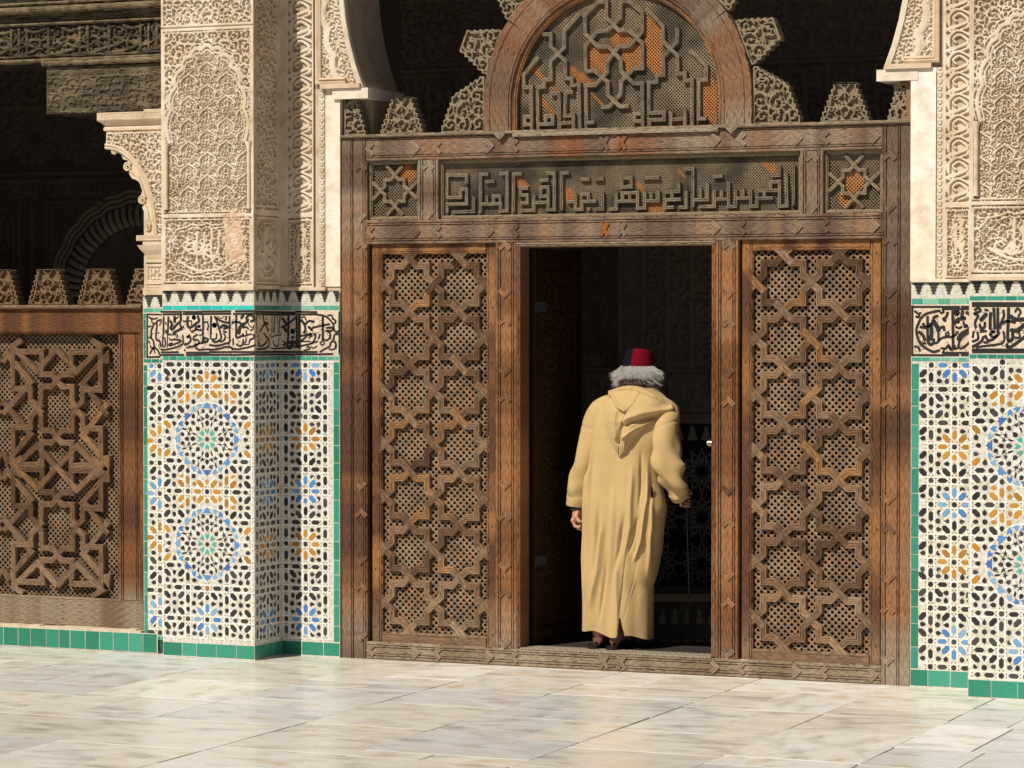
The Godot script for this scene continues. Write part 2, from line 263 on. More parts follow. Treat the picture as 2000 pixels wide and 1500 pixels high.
		if cap:
			for e in 2:
				var i := 0 if e == 0 else m - 1
				var base := b0 + i * (sides + 1)
				var cn := v.size()
				v.push_back(pts[i])
				n.push_back((pts[0] - pts[1]).normalized() if e == 0 else (pts[m - 1] - pts[m - 2]).normalized())
				c.push_back(col)
				uv.push_back(Vector2.ZERO)
				for k in sides:
					if e == 0:
						ix.push_back(cn); ix.push_back(base + k + 1); ix.push_back(base + k)
					else:
						ix.push_back(cn); ix.push_back(base + k); ix.push_back(base + k + 1)

	# a grid of points, smooth; wrap joins the columns
	func grid(rows: Array, wrap: bool, col: Variant, flip := false) -> void:
		var m := rows.size()
		var w: int = rows[0].size()
		var b0 := v.size()
		for j in m:
			var row: PackedVector3Array = rows[j]
			for i in w:
				var il := (i - 1 + w) % w if wrap else maxi(i - 1, 0)
				var ir := (i + 1) % w if wrap else mini(i + 1, w - 1)
				var du := row[ir] - row[il]
				var dv: Vector3 = rows[mini(j + 1, m - 1)][i] - rows[maxi(j - 1, 0)][i]
				var nn := du.cross(dv)
				if flip:
					nn = -nn
				v.push_back(row[i])
				n.push_back(nn.normalized() if nn.length_squared() > 1e-16 else Vector3(0, 0, 1))
				c.push_back(col.call(row[i]) if col is Callable else col)
				uv.push_back(Vector2(row[i].x, row[i].y))
		for j in m - 1:
			for i in (w if wrap else w - 1):
				var p := b0 + j * w + i
				var r := b0 + j * w + (i + 1) % w
				var q := p + w
				var s := r + w
				if flip:
					ix.push_back(p); ix.push_back(r); ix.push_back(q)
					ix.push_back(r); ix.push_back(s); ix.push_back(q)
				else:
					ix.push_back(p); ix.push_back(q); ix.push_back(r)
					ix.push_back(r); ix.push_back(q); ix.push_back(s)

	func mesh() -> ArrayMesh:
		var a := []
		a.resize(Mesh.ARRAY_MAX)
		a[Mesh.ARRAY_VERTEX] = v
		a[Mesh.ARRAY_NORMAL] = n
		a[Mesh.ARRAY_COLOR] = c
		a[Mesh.ARRAY_TEX_UV] = uv
		a[Mesh.ARRAY_INDEX] = ix
		var am := ArrayMesh.new()
		am.add_surface_from_arrays(Mesh.PRIMITIVE_TRIANGLES, a)
		return am


# a carved surface: a height field worked with strokes, rings and leaves
class Carve:
	var w: int
	var h: int
	var res: float
	var x0: float
	var y0: float
	var buf := PackedFloat32Array()
	var lock := PackedByteArray()
	var col := PackedColorArray()

	func _init(ax0: float, ay0: float, ax1: float, ay1: float, ares: float, level: float) -> void:
		x0 = ax0
		y0 = ay0
		w = maxi(2, int(round((ax1 - ax0) * ares)) + 1)
		h = maxi(2, int(round((ay1 - ay0) * ares)) + 1)
		res = ares
		buf.resize(w * h)
		buf.fill(level)
		lock.resize(w * h)

	func stamp(x: float, y: float, r: float, ht: float) -> void:
		var fx := (x - x0) * res
		var fy := (y - y0) * res
		var rr := r * res
		var i0 := maxi(0, int(ceil(fx - rr)))
		var i1 := mini(w - 1, int(floor(fx + rr)))
		var j0 := maxi(0, int(ceil(fy - rr)))
		var j1 := mini(h - 1, int(floor(fy + rr)))
		var q := 1.0 / (rr * rr)
		for j in range(j0, j1 + 1):
			for i in range(i0, i1 + 1):
				var d := ((i - fx) * (i - fx) + (j - fy) * (j - fy)) * q
				if d <= 1.0:
					var k := j * w + i
					if lock[k] == 0:
						var z := ht - 0.0028 * d * d
						if z > buf[k]:
							buf[k] = z

	func stroke(p: PackedVector2Array, r0: float, r1: float, ht: float) -> void:
		var total := 0.0
		for i in p.size() - 1:
			total += p[i].distance_to(p[i + 1])
		var done := 0.0
		for i in p.size() - 1:
			var l := p[i].distance_to(p[i + 1])
			var n := maxi(1, int(l * res / 0.7))
			for k in n + 1:
				var q := p[i].lerp(p[i + 1], float(k) / n)
				var t := (done + l * k / n) / maxf(total, 1e-6)
				stamp(q.x, q.y, maxf(lerpf(r0, r1, t), 0.55 / res), ht)
			done += l

	func ring(c: Vector2, rad: float, r: float, ht: float) -> void:
		var p := PackedVector2Array()
		for k in 13:
			p.push_back(c + Vector2.from_angle(TAU * k / 12.0) * rad)
		stroke(p, r, r, ht)

	func rect(ax0: float, ay0: float, ax1: float, ay1: float, ht: float, hold := false) -> void:
		for j in range(maxi(0, int(ceil((ay0 - y0) * res))), mini(h - 1, int(floor((ay1 - y0) * res))) + 1):
			for i in range(maxi(0, int(ceil((ax0 - x0) * res))), mini(w - 1, int(floor((ax1 - x0) * res))) + 1):
				buf[j * w + i] = ht
				if hold:
					lock[j * w + i] = 1

	func border(ax0: float, ay0: float, ax1: float, ay1: float, r: float, ht: float) -> void:
		stroke(PackedVector2Array([Vector2(ax0, ay0), Vector2(ax1, ay0), Vector2(ax1, ay1), Vector2(ax0, ay1), Vector2(ax0, ay0)]), r, r, ht)

	func lock_where(outside: Callable) -> void:
		for j in h:
			for i in w:
				lock[j * w + i] = 1 if outside.call(x0 + i / res, y0 + j / res) else 0

	# scrolling stems with leaves over an area
	func vines(ax0: float, ay0: float, ax1: float, ay1: float, step: float, r: float, ht: float, rng: RandomNumberGenerator) -> void:
		var nx := maxi(1, int(round((ax1 - ax0) / step)))
		var ny := maxi(1, int(round((ay1 - ay0) / step)))
		for a in nx:
			for b in ny:
				var c := Vector2(ax0 + (a + 0.5) * (ax1 - ax0) / nx, ay0 + (b + 0.5) * (ay1 - ay0) / ny) + Vector2(rng.randf_range(-0.12, 0.12), rng.randf_range(-0.12, 0.12)) * step
				var turn := 1.0 if (a + b) % 2 == 0 else -1.0
				var a0 := rng.randf() * TAU
				var p := PackedVector2Array()
				for k in 15:
					var t := k / 14.0
					p.push_back(c + Vector2.from_angle(a0 + turn * t * 8.2) * step * lerpf(0.60, 0.09, t))
				stroke(p, r, r * 0.8, ht)
				stamp(p[14].x, p[14].y, r * 1.5, ht)
				for k in 5:
					var at := 1 + k * 2
					var base := p[at]
					var out := a0 + turn * at / 14.0 * 8.2 + rng.randf_range(-0.3, 0.3)
					var q := PackedVector2Array([base])
					var len := step * rng.randf_range(0.26, 0.42)
					for s in 4:
						out += turn * 0.32
						q.push_back(q[q.size() - 1] + Vector2.from_angle(out) * len * 0.25)
					stroke(q, r * 1.45, r * 0.35, ht - rng.randf_range(0.0, 0.0015))

	func weather(f: FastNoiseLite, amount: float) -> void:
		for j in h:
			for i in w:
				buf[j * w + i] += amount * f.get_noise_2d((x0 + i / res) * 3.0, (y0 + j / res) * 3.0)

	func mesh(tint: Variant, skip: Variant = null) -> ArrayMesh:
		var v := PackedVector3Array()
		var n := PackedVector3Array()
		var c := PackedColorArray()
		var uv := PackedVector2Array()
		var ix := PackedInt32Array()
		v.resize(w * h)
		n.resize(w * h)
		c.resize(w * h)
		uv.resize(w * h)
		var s := 1.0 / res
		for j in h:
			var jd := maxi(j - 1, 0) * w
			var ju := mini(j + 1, h - 1) * w
			for i in w:
				var k := j * w + i
				var x := x0 + i * s
				var y := y0 + j * s
				v[k] = Vector3(x, y, buf[k])
				var gx := buf[j * w + mini(i + 1, w - 1)] - buf[j * w + maxi(i - 1, 0)]
				var gy := buf[ju + i] - buf[jd + i]
				n[k] = Vector3(-gx, -gy, 2.0 * s).normalized()
				c[k] = tint.call(x, y) if tint is Callable else tint
				uv[k] = Vector2(x, y)
		for j in h - 1:
			for i in w - 1:
				var k := j * w + i
				if skip is Callable and skip.call(x0 + (i + 0.5) * s, y0 + (j + 0.5) * s):
					continue
				ix.push_back(k); ix.push_back(k + w + 1); ix.push_back(k + 1)
				ix.push_back(k); ix.push_back(k + w); ix.push_back(k + w + 1)
		var a := []
		a.resize(Mesh.ARRAY_MAX)
		a[Mesh.ARRAY_VERTEX] = v
		a[Mesh.ARRAY_NORMAL] = n
		a[Mesh.ARRAY_COLOR] = c
		a[Mesh.ARRAY_TEX_UV] = uv
		a[Mesh.ARRAY_INDEX] = ix
		var am := ArrayMesh.new()
		am.add_surface_from_arrays(Mesh.PRIMITIVE_TRIANGLES, a)
		return am


func add_mesh(called: String, m: Mesh, material: Material, parent: Node, at := Vector3.ZERO) -> MeshInstance3D:
	var o := MeshInstance3D.new()
	o.name = called
	o.mesh = m
	o.material_override = null
	for s in m.get_surface_count():
		o.set_surface_override_material(s, material)
	o.position = at
	put(o, parent)
	return o

func put(o: Node3D, parent: Node) -> void:
	var key := str(parent.get_instance_id()) + String(o.name)
	var k: int = used.get(key, 0)
	used[key] = k + 1
	if k > 0:
		o.name = "%s_%03d" % [o.name, k]
	parent.add_child(o, true)

func thing(called: String, label: String, category: String, at := Vector3.ZERO, group := "") -> Node3D:
	var o := Node3D.new()
	o.name = called
	o.position = at
	put(o, self)
	o.set_meta("label", label)
	o.set_meta("category", category)
	if group:
		o.set_meta("group", group)
	return o

func pivot(called: String, parent: Node, t: Transform3D) -> Node3D:
	var o := Node3D.new()
	o.name = called
	o.transform = t
	put(o, parent)
	return o

func stuff(o: Node) -> void:
	o.set_meta("kind", "stuff")

# counts the pieces of one kind on one thing; true while they may still be single parts
func single(owner: Node, kind: String) -> bool:
	var key := str(owner.get_instance_id()) + kind
	part_count[key] = part_count.get(key, 0) + 1
	return part_count[key] <= 300

func copies(called: String, m: Mesh, material: Material, parent: Node, where: Array, colors: Array) -> void:
	if where.is_empty():
		return
	var mm := MultiMesh.new()
	mm.transform_format = MultiMesh.TRANSFORM_3D
	mm.use_colors = colors.size() > 0
	mm.mesh = m
	mm.instance_count = where.size()
	for i in where.size():
		mm.set_instance_transform(i, where[i])
		if colors.size() > 0:
			mm.set_instance_color(i, colors[i])
	var o := MultiMeshInstance3D.new()
	o.name = called
	o.multimesh = mm
	o.material_override = material
	put(o, parent)
	stuff(o)

func strokes(data: String) -> Array:
	var out := []
	for s in data.split("|"):
		var two := s.split(":")
		var p := PackedVector2Array()
		for q in two[1].split(";"):
			var xy := q.split(",")
			p.push_back(Vector2(xy[0].to_float(), xy[1].to_float()) * 0.001)
		out.push_back([two[0].to_float() * 0.001, p])
	return out

func smooth_line(p: PackedVector2Array, n: int) -> PackedVector2Array:
	if p.size() < 3:
		return p
	var out := PackedVector2Array()
	for i in p.size() - 1:
		var a := p[maxi(i - 1, 0)]
		var d := p[mini(i + 2, p.size() - 1)]
		for k in n:
			out.push_back(p[i].cubic_interpolate(p[i + 1], a, d, float(k) / n))
	out.push_back(p[p.size() - 1])
	return out

func split_line(a: Vector2, b: Vector2, step: float) -> PackedVector2Array:
	var n := maxi(1, int(ceil(a.distance_to(b) / step)))
	var out := PackedVector2Array()
	for k in n + 1:
		out.push_back(a.lerp(b, float(k) / n))
	return out

func profile(list: Array) -> PackedVector2Array:
	var p := PackedVector2Array()
	for q in list:
		p.push_back(Vector2(q[0], q[1]))
	return p

# grooved moulding profile: ridges side by side
func ridged(half: float, base: float, top: float, ridges: int, groove: float) -> PackedVector2Array:
	var p := PackedVector2Array([Vector2(half, base), Vector2(half * 0.97, top - groove * 1.5)])
	for k in ridges:
		var a := lerpf(half * 0.90, -half * 0.90, float(k) / ridges)
		var b := lerpf(half * 0.90, -half * 0.90, float(k + 1) / ridges)
		p.push_back(Vector2(lerpf(a, b, 0.14), top))
		p.push_back(Vector2(lerpf(a, b, 0.80), top))
		if k < ridges - 1:
			p.push_back(Vector2(lerpf(a, b, 0.97), top - groove))
	p.push_back(Vector2(-half * 0.97, top - groove * 1.5))
	p.push_back(Vector2(-half, base))
	return p

func lin(r: float, g: float, b: float) -> Color:
	return Color(r, g, b)

# ------------------------------------------------------------------ materials
func noise_texture(size: int, freq: float, octaves: int, colors: Array, kind := FastNoiseLite.TYPE_SIMPLEX, normal := false, bump := 6.0, warp := 0.0, seed_ := 1) -> NoiseTexture2D:
	var f := FastNoiseLite.new()
	f.noise_type = kind
	f.frequency = freq
	f.fractal_octaves = octaves
	f.seed = seed_
	if warp > 0.0:
		f.domain_warp_enabled = true
		f.domain_warp_amplitude = warp
		f.domain_warp_frequency = freq * 1.5
	var t := NoiseTexture2D.new()
	t.width = size
	t.height = size
	t.seamless = true
	t.noise = f
	t.generate_mipmaps = false
	if normal:
		t.as_normal_map = true
		t.bump_strength = bump
	elif colors.size() > 0:
		var g := Gradient.new()
		var offs := PackedFloat32Array()
		var cols := PackedColorArray()
		for q in colors:
			offs.push_back(q[0])
			cols.push_back(q[1])
		g.offsets = offs
		g.colors = cols
		t.color_ramp = g
	return t

func material(called: String, color: Color, rough: float, vertex := true) -> StandardMaterial3D:
	var m := StandardMaterial3D.new()
	m.resource_name = called
	m.albedo_color = color
	m.roughness = rough
	m.vertex_color_use_as_albedo = vertex
	M[called] = m
	return m

func gray(x: float) -> Color:
	return Color(x, x, x)

func make_materials() -> void:
	# plaster
	var plaster_tone := noise_texture(512, 0.006, 5, [[0.0, Color(0.87, 0.84, 0.80)], [0.4, Color(0.96, 0.95, 0.93)], [0.7, Color(1, 1, 1)], [1.0, Color(0.95, 0.92, 0.86)]])
	var grain_bump := noise_texture(512, 0.03, 4, [], FastNoiseLite.TYPE_SIMPLEX, true, 5.0)
	var m := material("stucco", Color(1, 1, 1), 0.92)
	m.albedo_texture = plaster_tone
	m.normal_enabled = true
	m.normal_texture = grain_bump
	m.normal_scale = 0.22
	m.uv1_triplanar = true
	m.uv1_world_triplanar = true
	m.uv1_scale = Vector3(1.6, 1.6, 1.6)
	m.metallic_specular = 0.2
	# wood, two grains
	for k in 2:
		m = material("wood" if k == 0 else "wood_old", Color(1, 1, 1), 0.78)
		m.albedo_texture = noise_texture(1024, 0.012, 6, [[0.0, gray(0.34)], [0.3, gray(0.66)], [0.45, gray(0.90)], [0.6, gray(1.0)], [0.75, gray(0.86)], [1.0, gray(0.60)]] if k == 0 else [[0.0, gray(0.22)], [0.30, gray(0.58)], [0.42, gray(0.90)], [0.6, gray(1.0)], [0.74, gray(0.80)], [1.0, gray(0.48)]], FastNoiseLite.TYPE_SIMPLEX, false, 0, 9.0, 3 + k)
		m.normal_enabled = true
		m.normal_texture = noise_texture(1024, 0.012, 6, [], FastNoiseLite.TYPE_SIMPLEX, true, 5.0 + 4 * k, 9.0, 3 + k)
		m.normal_scale = 1.2
		m.uv1_scale = Vector3(24.0, 0.95, 1)
		m.metallic_specular = 0.25
	# lattice work (colour by piece)
	m = material("lattice_wood", Color(1, 1, 1), 0.85)
	m.metallic_specular = 0.2
	# carved wood of the beam
	m = material("beam_wood", Color(1, 1, 1), 0.85)
	m.albedo_texture = M["wood_old"].albedo_texture
	m.normal_enabled = true
	m.normal_texture = M["wood_old"].normal_texture
	m.normal_scale = 1.6
	m.uv1_triplanar = true
	m.uv1_world_triplanar = true
	m.uv1_scale = Vector3(0.5, 6.0, 0.5)
	m.metallic_specular = 0.2
	# glazed tiles
	var glaze := noise_texture(512, 0.02, 4, [[0.0, gray(0.80)], [0.45, gray(0.97)], [0.7, gray(1.0)], [1.0, gray(0.88)]])
	var wave := noise_texture(512, 0.012, 3, [], FastNoiseLite.TYPE_SIMPLEX, true, 2.5)
	m = material("glazed_white", Color(1, 1, 1), 0.34)
	m.albedo_texture = noise_texture(512, 0.016, 5, [[0.0, Color(0.80, 0.76, 0.68)], [0.35, Color(0.93, 0.91, 0.86)], [0.6, Color(1, 1, 0.99)], [1.0, Color(0.93, 0.93, 0.93)]])
	m.normal_enabled = true
	m.normal_texture = wave
	m.normal_scale = 0.35
	m.uv1_triplanar = true
	m.uv1_scale = Vector3(3, 3, 3)
	m = material("glazed", Color(1, 1, 1), 0.26)
	m.albedo_texture = glaze
	m.normal_enabled = true
	m.normal_texture = wave
	m.normal_scale = 0.30
	m.uv1_triplanar = true
	m.uv1_world_triplanar = true
	m.uv1_scale = Vector3(7, 7, 7)
	m = material("biscuit", Color(1, 1, 1), 0.75)
	m.albedo_texture = glaze
	m.uv1_triplanar = true
	m.uv1_scale = Vector3(4, 4, 4)
	# marble
	m = material("marble", Color(1, 1, 1), 0.36)
	m.albedo_texture = noise_texture(1024, 0.005, 6, [[0.0, Color(0.78, 0.775, 0.77)], [0.22, Color(0.91, 0.90, 0.88)], [0.42, Color(0.98, 0.975, 0.96)], [0.62, Color(1, 1, 1)], [0.78, Color(0.975, 0.955, 0.92)], [0.9, Color(0.91, 0.87, 0.80)], [1.0, Color(0.84, 0.79, 0.71)]], FastNoiseLite.TYPE_SIMPLEX, false, 0, 34.0, 11)
	m.roughness_texture = noise_texture(512, 0.02, 4, [[0.0, gray(0.55)], [0.5, gray(0.85)], [1.0, gray(1.0)]], FastNoiseLite.TYPE_SIMPLEX, false, 0, 0, 12)
	m.normal_enabled = true
	m.normal_texture = noise_texture(512, 0.01, 3, [], FastNoiseLite.TYPE_SIMPLEX, true, 1.5, 0, 13)
	m.normal_scale = 0.25
	m.uv1_scale = Vector3(0.26, 0.52, 1)
	# cloth and the person
	m = material("robe_cloth", Color(1, 1, 1), 0.9)
	m.albedo_texture = noise_texture(512, 0.05, 4, [[0.0, gray(0.90)], [0.5, gray(0.98)], [1.0, gray(1.0)]], FastNoiseLite.TYPE_SIMPLEX, false, 0, 0, 21)
	m.normal_enabled = true
	m.normal_texture = noise_texture(512, 0.25, 2, [], FastNoiseLite.TYPE_SIMPLEX, true, 2.0, 0, 22)
	m.normal_scale = 0.7
	m.uv1_triplanar = true
	m.uv1_scale = Vector3(4, 4, 4)
	m.rim_enabled = true
	m.rim = 0.25
	m.metallic_specular = 0.15
	material("felt", Color(1, 1, 1), 0.95).metallic_specular = 0.1
	material("skin", Color(1, 1, 1), 0.55)
	material("hair", Color(1, 1, 1), 0.5)
	material("leather", Color(1, 1, 1), 0.28)
	material("dull", Color(1, 1, 1), 0.9)
	m = material("brass", Color(1, 1, 1), 0.35)
	m.metallic = 0.9

# ------------------------------------------------------------------ tones
func stucco_tint(x: float, y: float) -> Color:
	var t := patches.get_noise_2d(x * 2.2, y * 2.2)
	var c := Color(0.625, 0.520, 0.395).lerp(Color(0.725, 0.645, 0.535), clampf(0.5 + t * 1.3, 0, 1))
	return c

# the plaster skin has come off the left pier in one place and shows the pink coat below
func worn(x: float, y: float) -> float:
	var d := Vector2((x + 2.215) / 0.085, (y - 2.43) / 0.20).length() + 0.55 * patches.get_noise_2d(x * 9.0, y * 9.0)
	return clampf((1.0 - d) * 2.6, 0, 1)

func pier_tint(x: float, y: float) -> Color:
	return stucco_tint(x, y).lerp(Color(0.62, 0.42, 0.30).lerp(Color(0.68, 0.54, 0.40), 0.5 + 1.2 * fine.get_noise_2d(x * 2, y * 2)), worn(x, y))

func wood_tint(x: float, y: float) -> Color:
	var t := patches.get_noise_2d(x * 4.0 + 7.0, y * 1.3)
	var s := patches.get_noise_2d(x * 9.0 - 3.0, y * 3.1 + 20.0)
	var warm := Color(0.345, 0.168, 0.080).lerp(Color(0.120, 0.060, 0.038), clampf(0.5 + t * 2.4, 0, 1))
	var grey := Color(0.355, 0.285, 0.212).lerp(Color(0.195, 0.130, 0.095), clampf(0.45 + t * 2.2, 0, 1))
	var g := smoothstep(2.05, 2.55, y + t * 0.5) * 0.85
	g = maxf(g, smoothstep(0.42, 0.06, y + s * 0.25))
	g = clampf(g + s * 0.35, 0.0, 1.0)
	return warm.lerp(grey, g)

func post_tint(x: float, y: float) -> Color:
	return wood_tint(x, y)

# paler orange-brown stiles of the two fixed panels
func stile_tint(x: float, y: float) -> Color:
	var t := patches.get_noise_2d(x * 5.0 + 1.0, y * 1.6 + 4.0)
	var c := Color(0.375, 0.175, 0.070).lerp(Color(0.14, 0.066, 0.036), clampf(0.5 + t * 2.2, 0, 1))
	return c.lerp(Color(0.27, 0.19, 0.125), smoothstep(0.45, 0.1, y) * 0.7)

# ------------------------------------------------------------------ the courtyard floor
func build_ground() -> void:
	var g := Geo.new()
	g.flat(Vector3(-60, -0.03, 60), Vector3(60, -0.03, 60), Vector3(60, -0.03, -60), Vector3(-60, -0.03, -60), Color(0.30, 0.28, 0.25))
	var ground := add_mesh("ground", g.mesh(), M["dull"], self)
	ground.set_meta("kind", "structure")
	var floor_ := Node3D.new()
	floor_.name = "courtyard_floor"
	put(floor_, self)
	floor_.set_meta("kind", "structure")
	var tones := [Color(0.70, 0.66, 0.60), Color(0.66, 0.64, 0.61), Color(0.74, 0.71, 0.66), Color(0.64, 0.59, 0.52), Color(0.60, 0.595, 0.59), Color(0.68, 0.63, 0.55), Color(0.80, 0.78, 0.75), Color(0.55, 0.55, 0.56), Color(0.66, 0.61, 0.54)]
	# strips that run away from the camera, each cut into slabs; the visible joints are at x -1.40, 1.605 and 2.245
	var xs := [-9.2, -8.3, -7.5, -6.75, -5.9, -5.2, -4.45, -3.8, -3.05, -2.2, -1.40, -0.62, 0.05, 0.86, 1.605, 2.245, 2.95, 3.7, 4.5, 5.3, 6.2]
	for i in xs.size() - 1:
		var z := -0.1
		var back: float = 0.30
		if xs[i + 1] <= -2.0:
			back = 0.20
		z = back - 0.42 - rng.randf_range(0.0, 0.35)
		while z < 6.2:
			var depth := rng.randf_range(0.42, 0.95)
			if rng.randf() < 0.28:
				depth = rng.randf_range(0.16, 0.3)
			var w: float = xs[i + 1] - xs[i]
			if rng.randf() < 0.25 and w > 0.6:
				var cut: float = xs[i] + w * rng.randf_range(0.35, 0.65)
				slab(floor_, xs[i], z, cut, z + depth, tones)
				slab(floor_, cut, z, xs[i + 1], z + depth, tones)
			else:
				slab(floor_, xs[i], z, xs[i + 1], z + depth, tones)
			z += depth

func slab(parent: Node, x0: float, z0: float, x1: float, z1: float, tones: Array) -> void:
	var g := Geo.new()
	var gap := rng.randf_range(0.0012, 0.0030)
	var c: Color = tones[rng.randi() % tones.size()]
	c = c.lerp(Color(0.73, 0.72, 0.70), 0.35) * rng.randf_range(0.97, 1.10)
	c.a = 1.0
	var e := [rng.randf_range(-0.006, 0.006), rng.randf_range(-0.006, 0.006)]
	var p := [Vector3(x0 + gap + e[0], 0, z1 - gap), Vector3(x1 - gap + e[1], 0, z1 - gap), Vector3(x1 - gap + e[0], 0, z0 + gap), Vector3(x0 + gap + e[1], 0, z0 + gap)]
	var mid: Vector3 = (p[0] + p[2]) * 0.5
	mid.y = 0
	for k in 4:
		p[k] -= mid
	var ch := 0.0016
	var top := rng.randf_range(-0.0012, 0.0)
	var off := Vector2(rng.randf() * 7.0, rng.randf() * 7.0)
	var turned := rng.randf() < 0.2
	var q := []
	for k in 4:
		var d: Vector3 = p[k]
		q.push_back(Vector3(d.x - signf(d.x) * ch, top, d.z - signf(d.z) * ch))
		p[k].y = top - ch
	for k in 4:
		var j := (k + 1) % 4
		var a: Vector3 = p[k]
		var b: Vector3 = p[j]
		g.flat(a - Vector3(0, 0.035, 0), b - Vector3(0, 0.035, 0), b, a, c * 0.8)
		g.flat(a, b, q[j], q[k], c)
	var uvs := []
	for k in 4:
		var u := Vector2(q[k].x, q[k].z)
		uvs.push_back((Vector2(u.y, u.x) if turned else u) + off)
	g.quad(q[0], q[1], q[2], q[3], c, c, uvs[0], uvs[1], uvs[2], uvs[3])
	var o := add_mesh("marble_slab", g.mesh(), M["marble"], parent, mid)
	o.rotation = Vector3(rng.randf_range(-0.0012, 0.0012), 0, rng.randf_range(-0.0012, 0.0012))

# ------------------------------------------------------------------ the dark gallery behind
func build_gallery() -> void:
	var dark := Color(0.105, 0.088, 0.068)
	var g := Geo.new()
	g.box(Vector3(-7.2, -0.40, -2.9), Vector3(4.6, -0.25, -0.46), Color(0.07, 0.065, 0.06))
	var fl := add_mesh("gallery_floor", g.mesh(), M["dull"], self)
	fl.set_meta("kind", "structure")
	g = Geo.new()
	g.box(Vector3(-7.4, 5.6, -3.1), Vector3(4.8, 5.8, -0.46), Color(0.05, 0.035, 0.025))
	var ceil_ := add_mesh("gallery_ceiling", g.mesh(), M["dull"], self)
	ceil_.set_meta("kind", "structure")
	g = Geo.new()
	g.box(Vector3(-2.2, 2.72, -2.70), Vector3(2.0, 2.90, -0.47), Color(0.05, 0.035, 0.025))  # unseen slab added to keep sun off the wall behind the doorway
	var sun_block := add_mesh("added_sun_block", g.mesh(), M["dull"], self)
	sun_block.set_meta("kind", "structure")
	for s in [[-7.4, -7.2], [4.6, 4.8]]:
		g = Geo.new()
		g.box(Vector3(s[0], -0.4, -3.1), Vector3(s[1], 5.6, -0.46), dark)
		var end := add_mesh("gallery_end_wall", g.mesh(), M["dull"], self)
		end.set_meta("label", "plain end wall closing the dark gallery on the " + ("left" if s[0] < 0 else "right"))
		end.set_meta("category", "wall")
	# back wall seen over the left barrier, with an arched doorway
	var w := thing("carved_back_wall", "dark carved wall with a ribbed arch, deep in shade above the left lattice barrier", "wall", Vector3(-4.9, -0.25, -2.75))
	var off := -w.position
	var acx := -4.62
	var acy := 2.12
	var door := PackedVector2Array([Vector2(-7.2, -0.25), Vector2(acx - 0.50, -0.25), Vector2(acx - 0.50, acy)])
	for k in range(1, 20):
		var a := PI - PI * k / 20.0
		door.push_back(Vector2(acx + cos(a) * 0.50, acy + sin(a) * 0.50))
	door.append_array(PackedVector2Array([Vector2(acx + 0.50, acy), Vector2(acx + 0.50, -0.25), Vector2(-3.0, -0.25), Vector2(-3.0, 5.6), Vector2(-7.2, 5.6)]))
	g = Geo.new()
	var moved := PackedVector2Array()
	for p in door:
		moved.push_back(p + Vector2(off.x, off.y))
	g.prism(moved, off.z - 3.05, off.z - 2.72, 0.0, dark)
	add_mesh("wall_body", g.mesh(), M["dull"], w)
	g = Geo.new()
	g.box(Vector3(-5.6, -0.25, -3.6) + off, Vector3(-3.7, 3.0, -3.5) + off, Color(0.03, 0.03, 0.03))  # near-black sheet standing in for the deep shade of the niche
	add_mesh("niche_shade_sheet", g.mesh(), M["dull"], w)
	var c := Carve.new(-6.3, 1.9, -3.6, 3.75, 120.0, -0.022)
	c.lock_where(func(x: float, y: float) -> bool: return Vector2(x - acx, y - acy).length() < 0.72 or (absf(x - acx) < 0.72 and y < acy))
	# star band on top
	for i in 9:
		var p := Vector2(-6.25 + i * 0.37, 3.27)
		for k in 16:
			var a := TAU * k / 16
			c.stroke(PackedVector2Array([p + Vector2.from_angle(a) * 0.07, p + Vector2.from_angle(a + 0.32) * 0.20]), 0.010, 0.010, 0.0)
		for k in 8:
			var q := p + Vector2.from_angle(TAU * k / 8 + 0.2) * 0.16
			c.ring(q, 0.036, 0.008, 0.002)
			c.stamp(q.x, q.y, 0.014, 0.002)
	c.vines(-6.3, 3.42, -3.6, 3.75, 0.12, 0.010, 0.0, rng)
	for y in [2.955, 3.005, 3.48]:
		c.stroke(PackedVector2Array([Vector2(-6.4, y), Vector2(-3.5, y)]), 0.014, 0.014, 0.008)
	c.vines(-6.3, 2.83, -3.6, 2.94, 0.09, 0.008, 0.0, rng)
	for q in [[-5.40, 2.80], [-5.36, 2.77]]:
		c.stroke(PackedVector2Array([Vector2(q[0], 1.8), Vector2(q[0], q[1]), Vector2(-3.5, q[1])]), 0.012, 0.012, 0.010)
	for x in [-5.68, -5.64, -5.53]:
		c.stroke(PackedVector2Array([Vector2(x, 1.8), Vector2(x, 2.79)]), 0.010, 0.010, 0.008)
	c.vines(-6.3, 1.9, -5.7, 2.8, 0.11, 0.008, 0.0, rng)
	c.vines(-5.34, 1.9, -3.6, 2.76, 0.10, 0.007, 0.0, rng)
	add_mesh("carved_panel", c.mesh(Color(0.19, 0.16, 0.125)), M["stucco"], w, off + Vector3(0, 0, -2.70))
	# ribbed arch: an outer scalloped roll and a fan of ribs
	g = Geo.new()
	for k in 34:
		var a := PI * (k + 0.5) / 34.0
		var pts := PackedVector3Array()
		var rad := PackedFloat32Array()
		for t in 4:
			var r := lerpf(0.51, 0.64, t / 3.0)
			pts.push_back(Vector3(acx + cos(a) * r, acy + sin(a) * r, -2.715 + 0.03 * sin(PI * t / 3.0)) + off)
			rad.push_back(0.021)
		g.tube(pts, rad, 7, Color(0.44, 0.39, 0.32))
	add_mesh("arch_ribs", g.mesh(), M["stucco"], w)
	g = Geo.new()
	for r in [0.665, 0.70, 0.735]:
		var pts := PackedVector3Array()
		var rad := PackedFloat32Array()
		for k in 97:
			var a := PI * k / 96.0
			var rr: float = r + 0.014 * absf(sin(a * 12))
			pts.push_back(Vector3(acx + cos(a) * rr, acy + sin(a) * rr, -2.705) + off)
			rad.push_back(0.015)
		g.tube(pts, rad, 7, Color(0.42, 0.36, 0.29))
	add_mesh("arch_moulding", g.mesh(), M["stucco"], w)
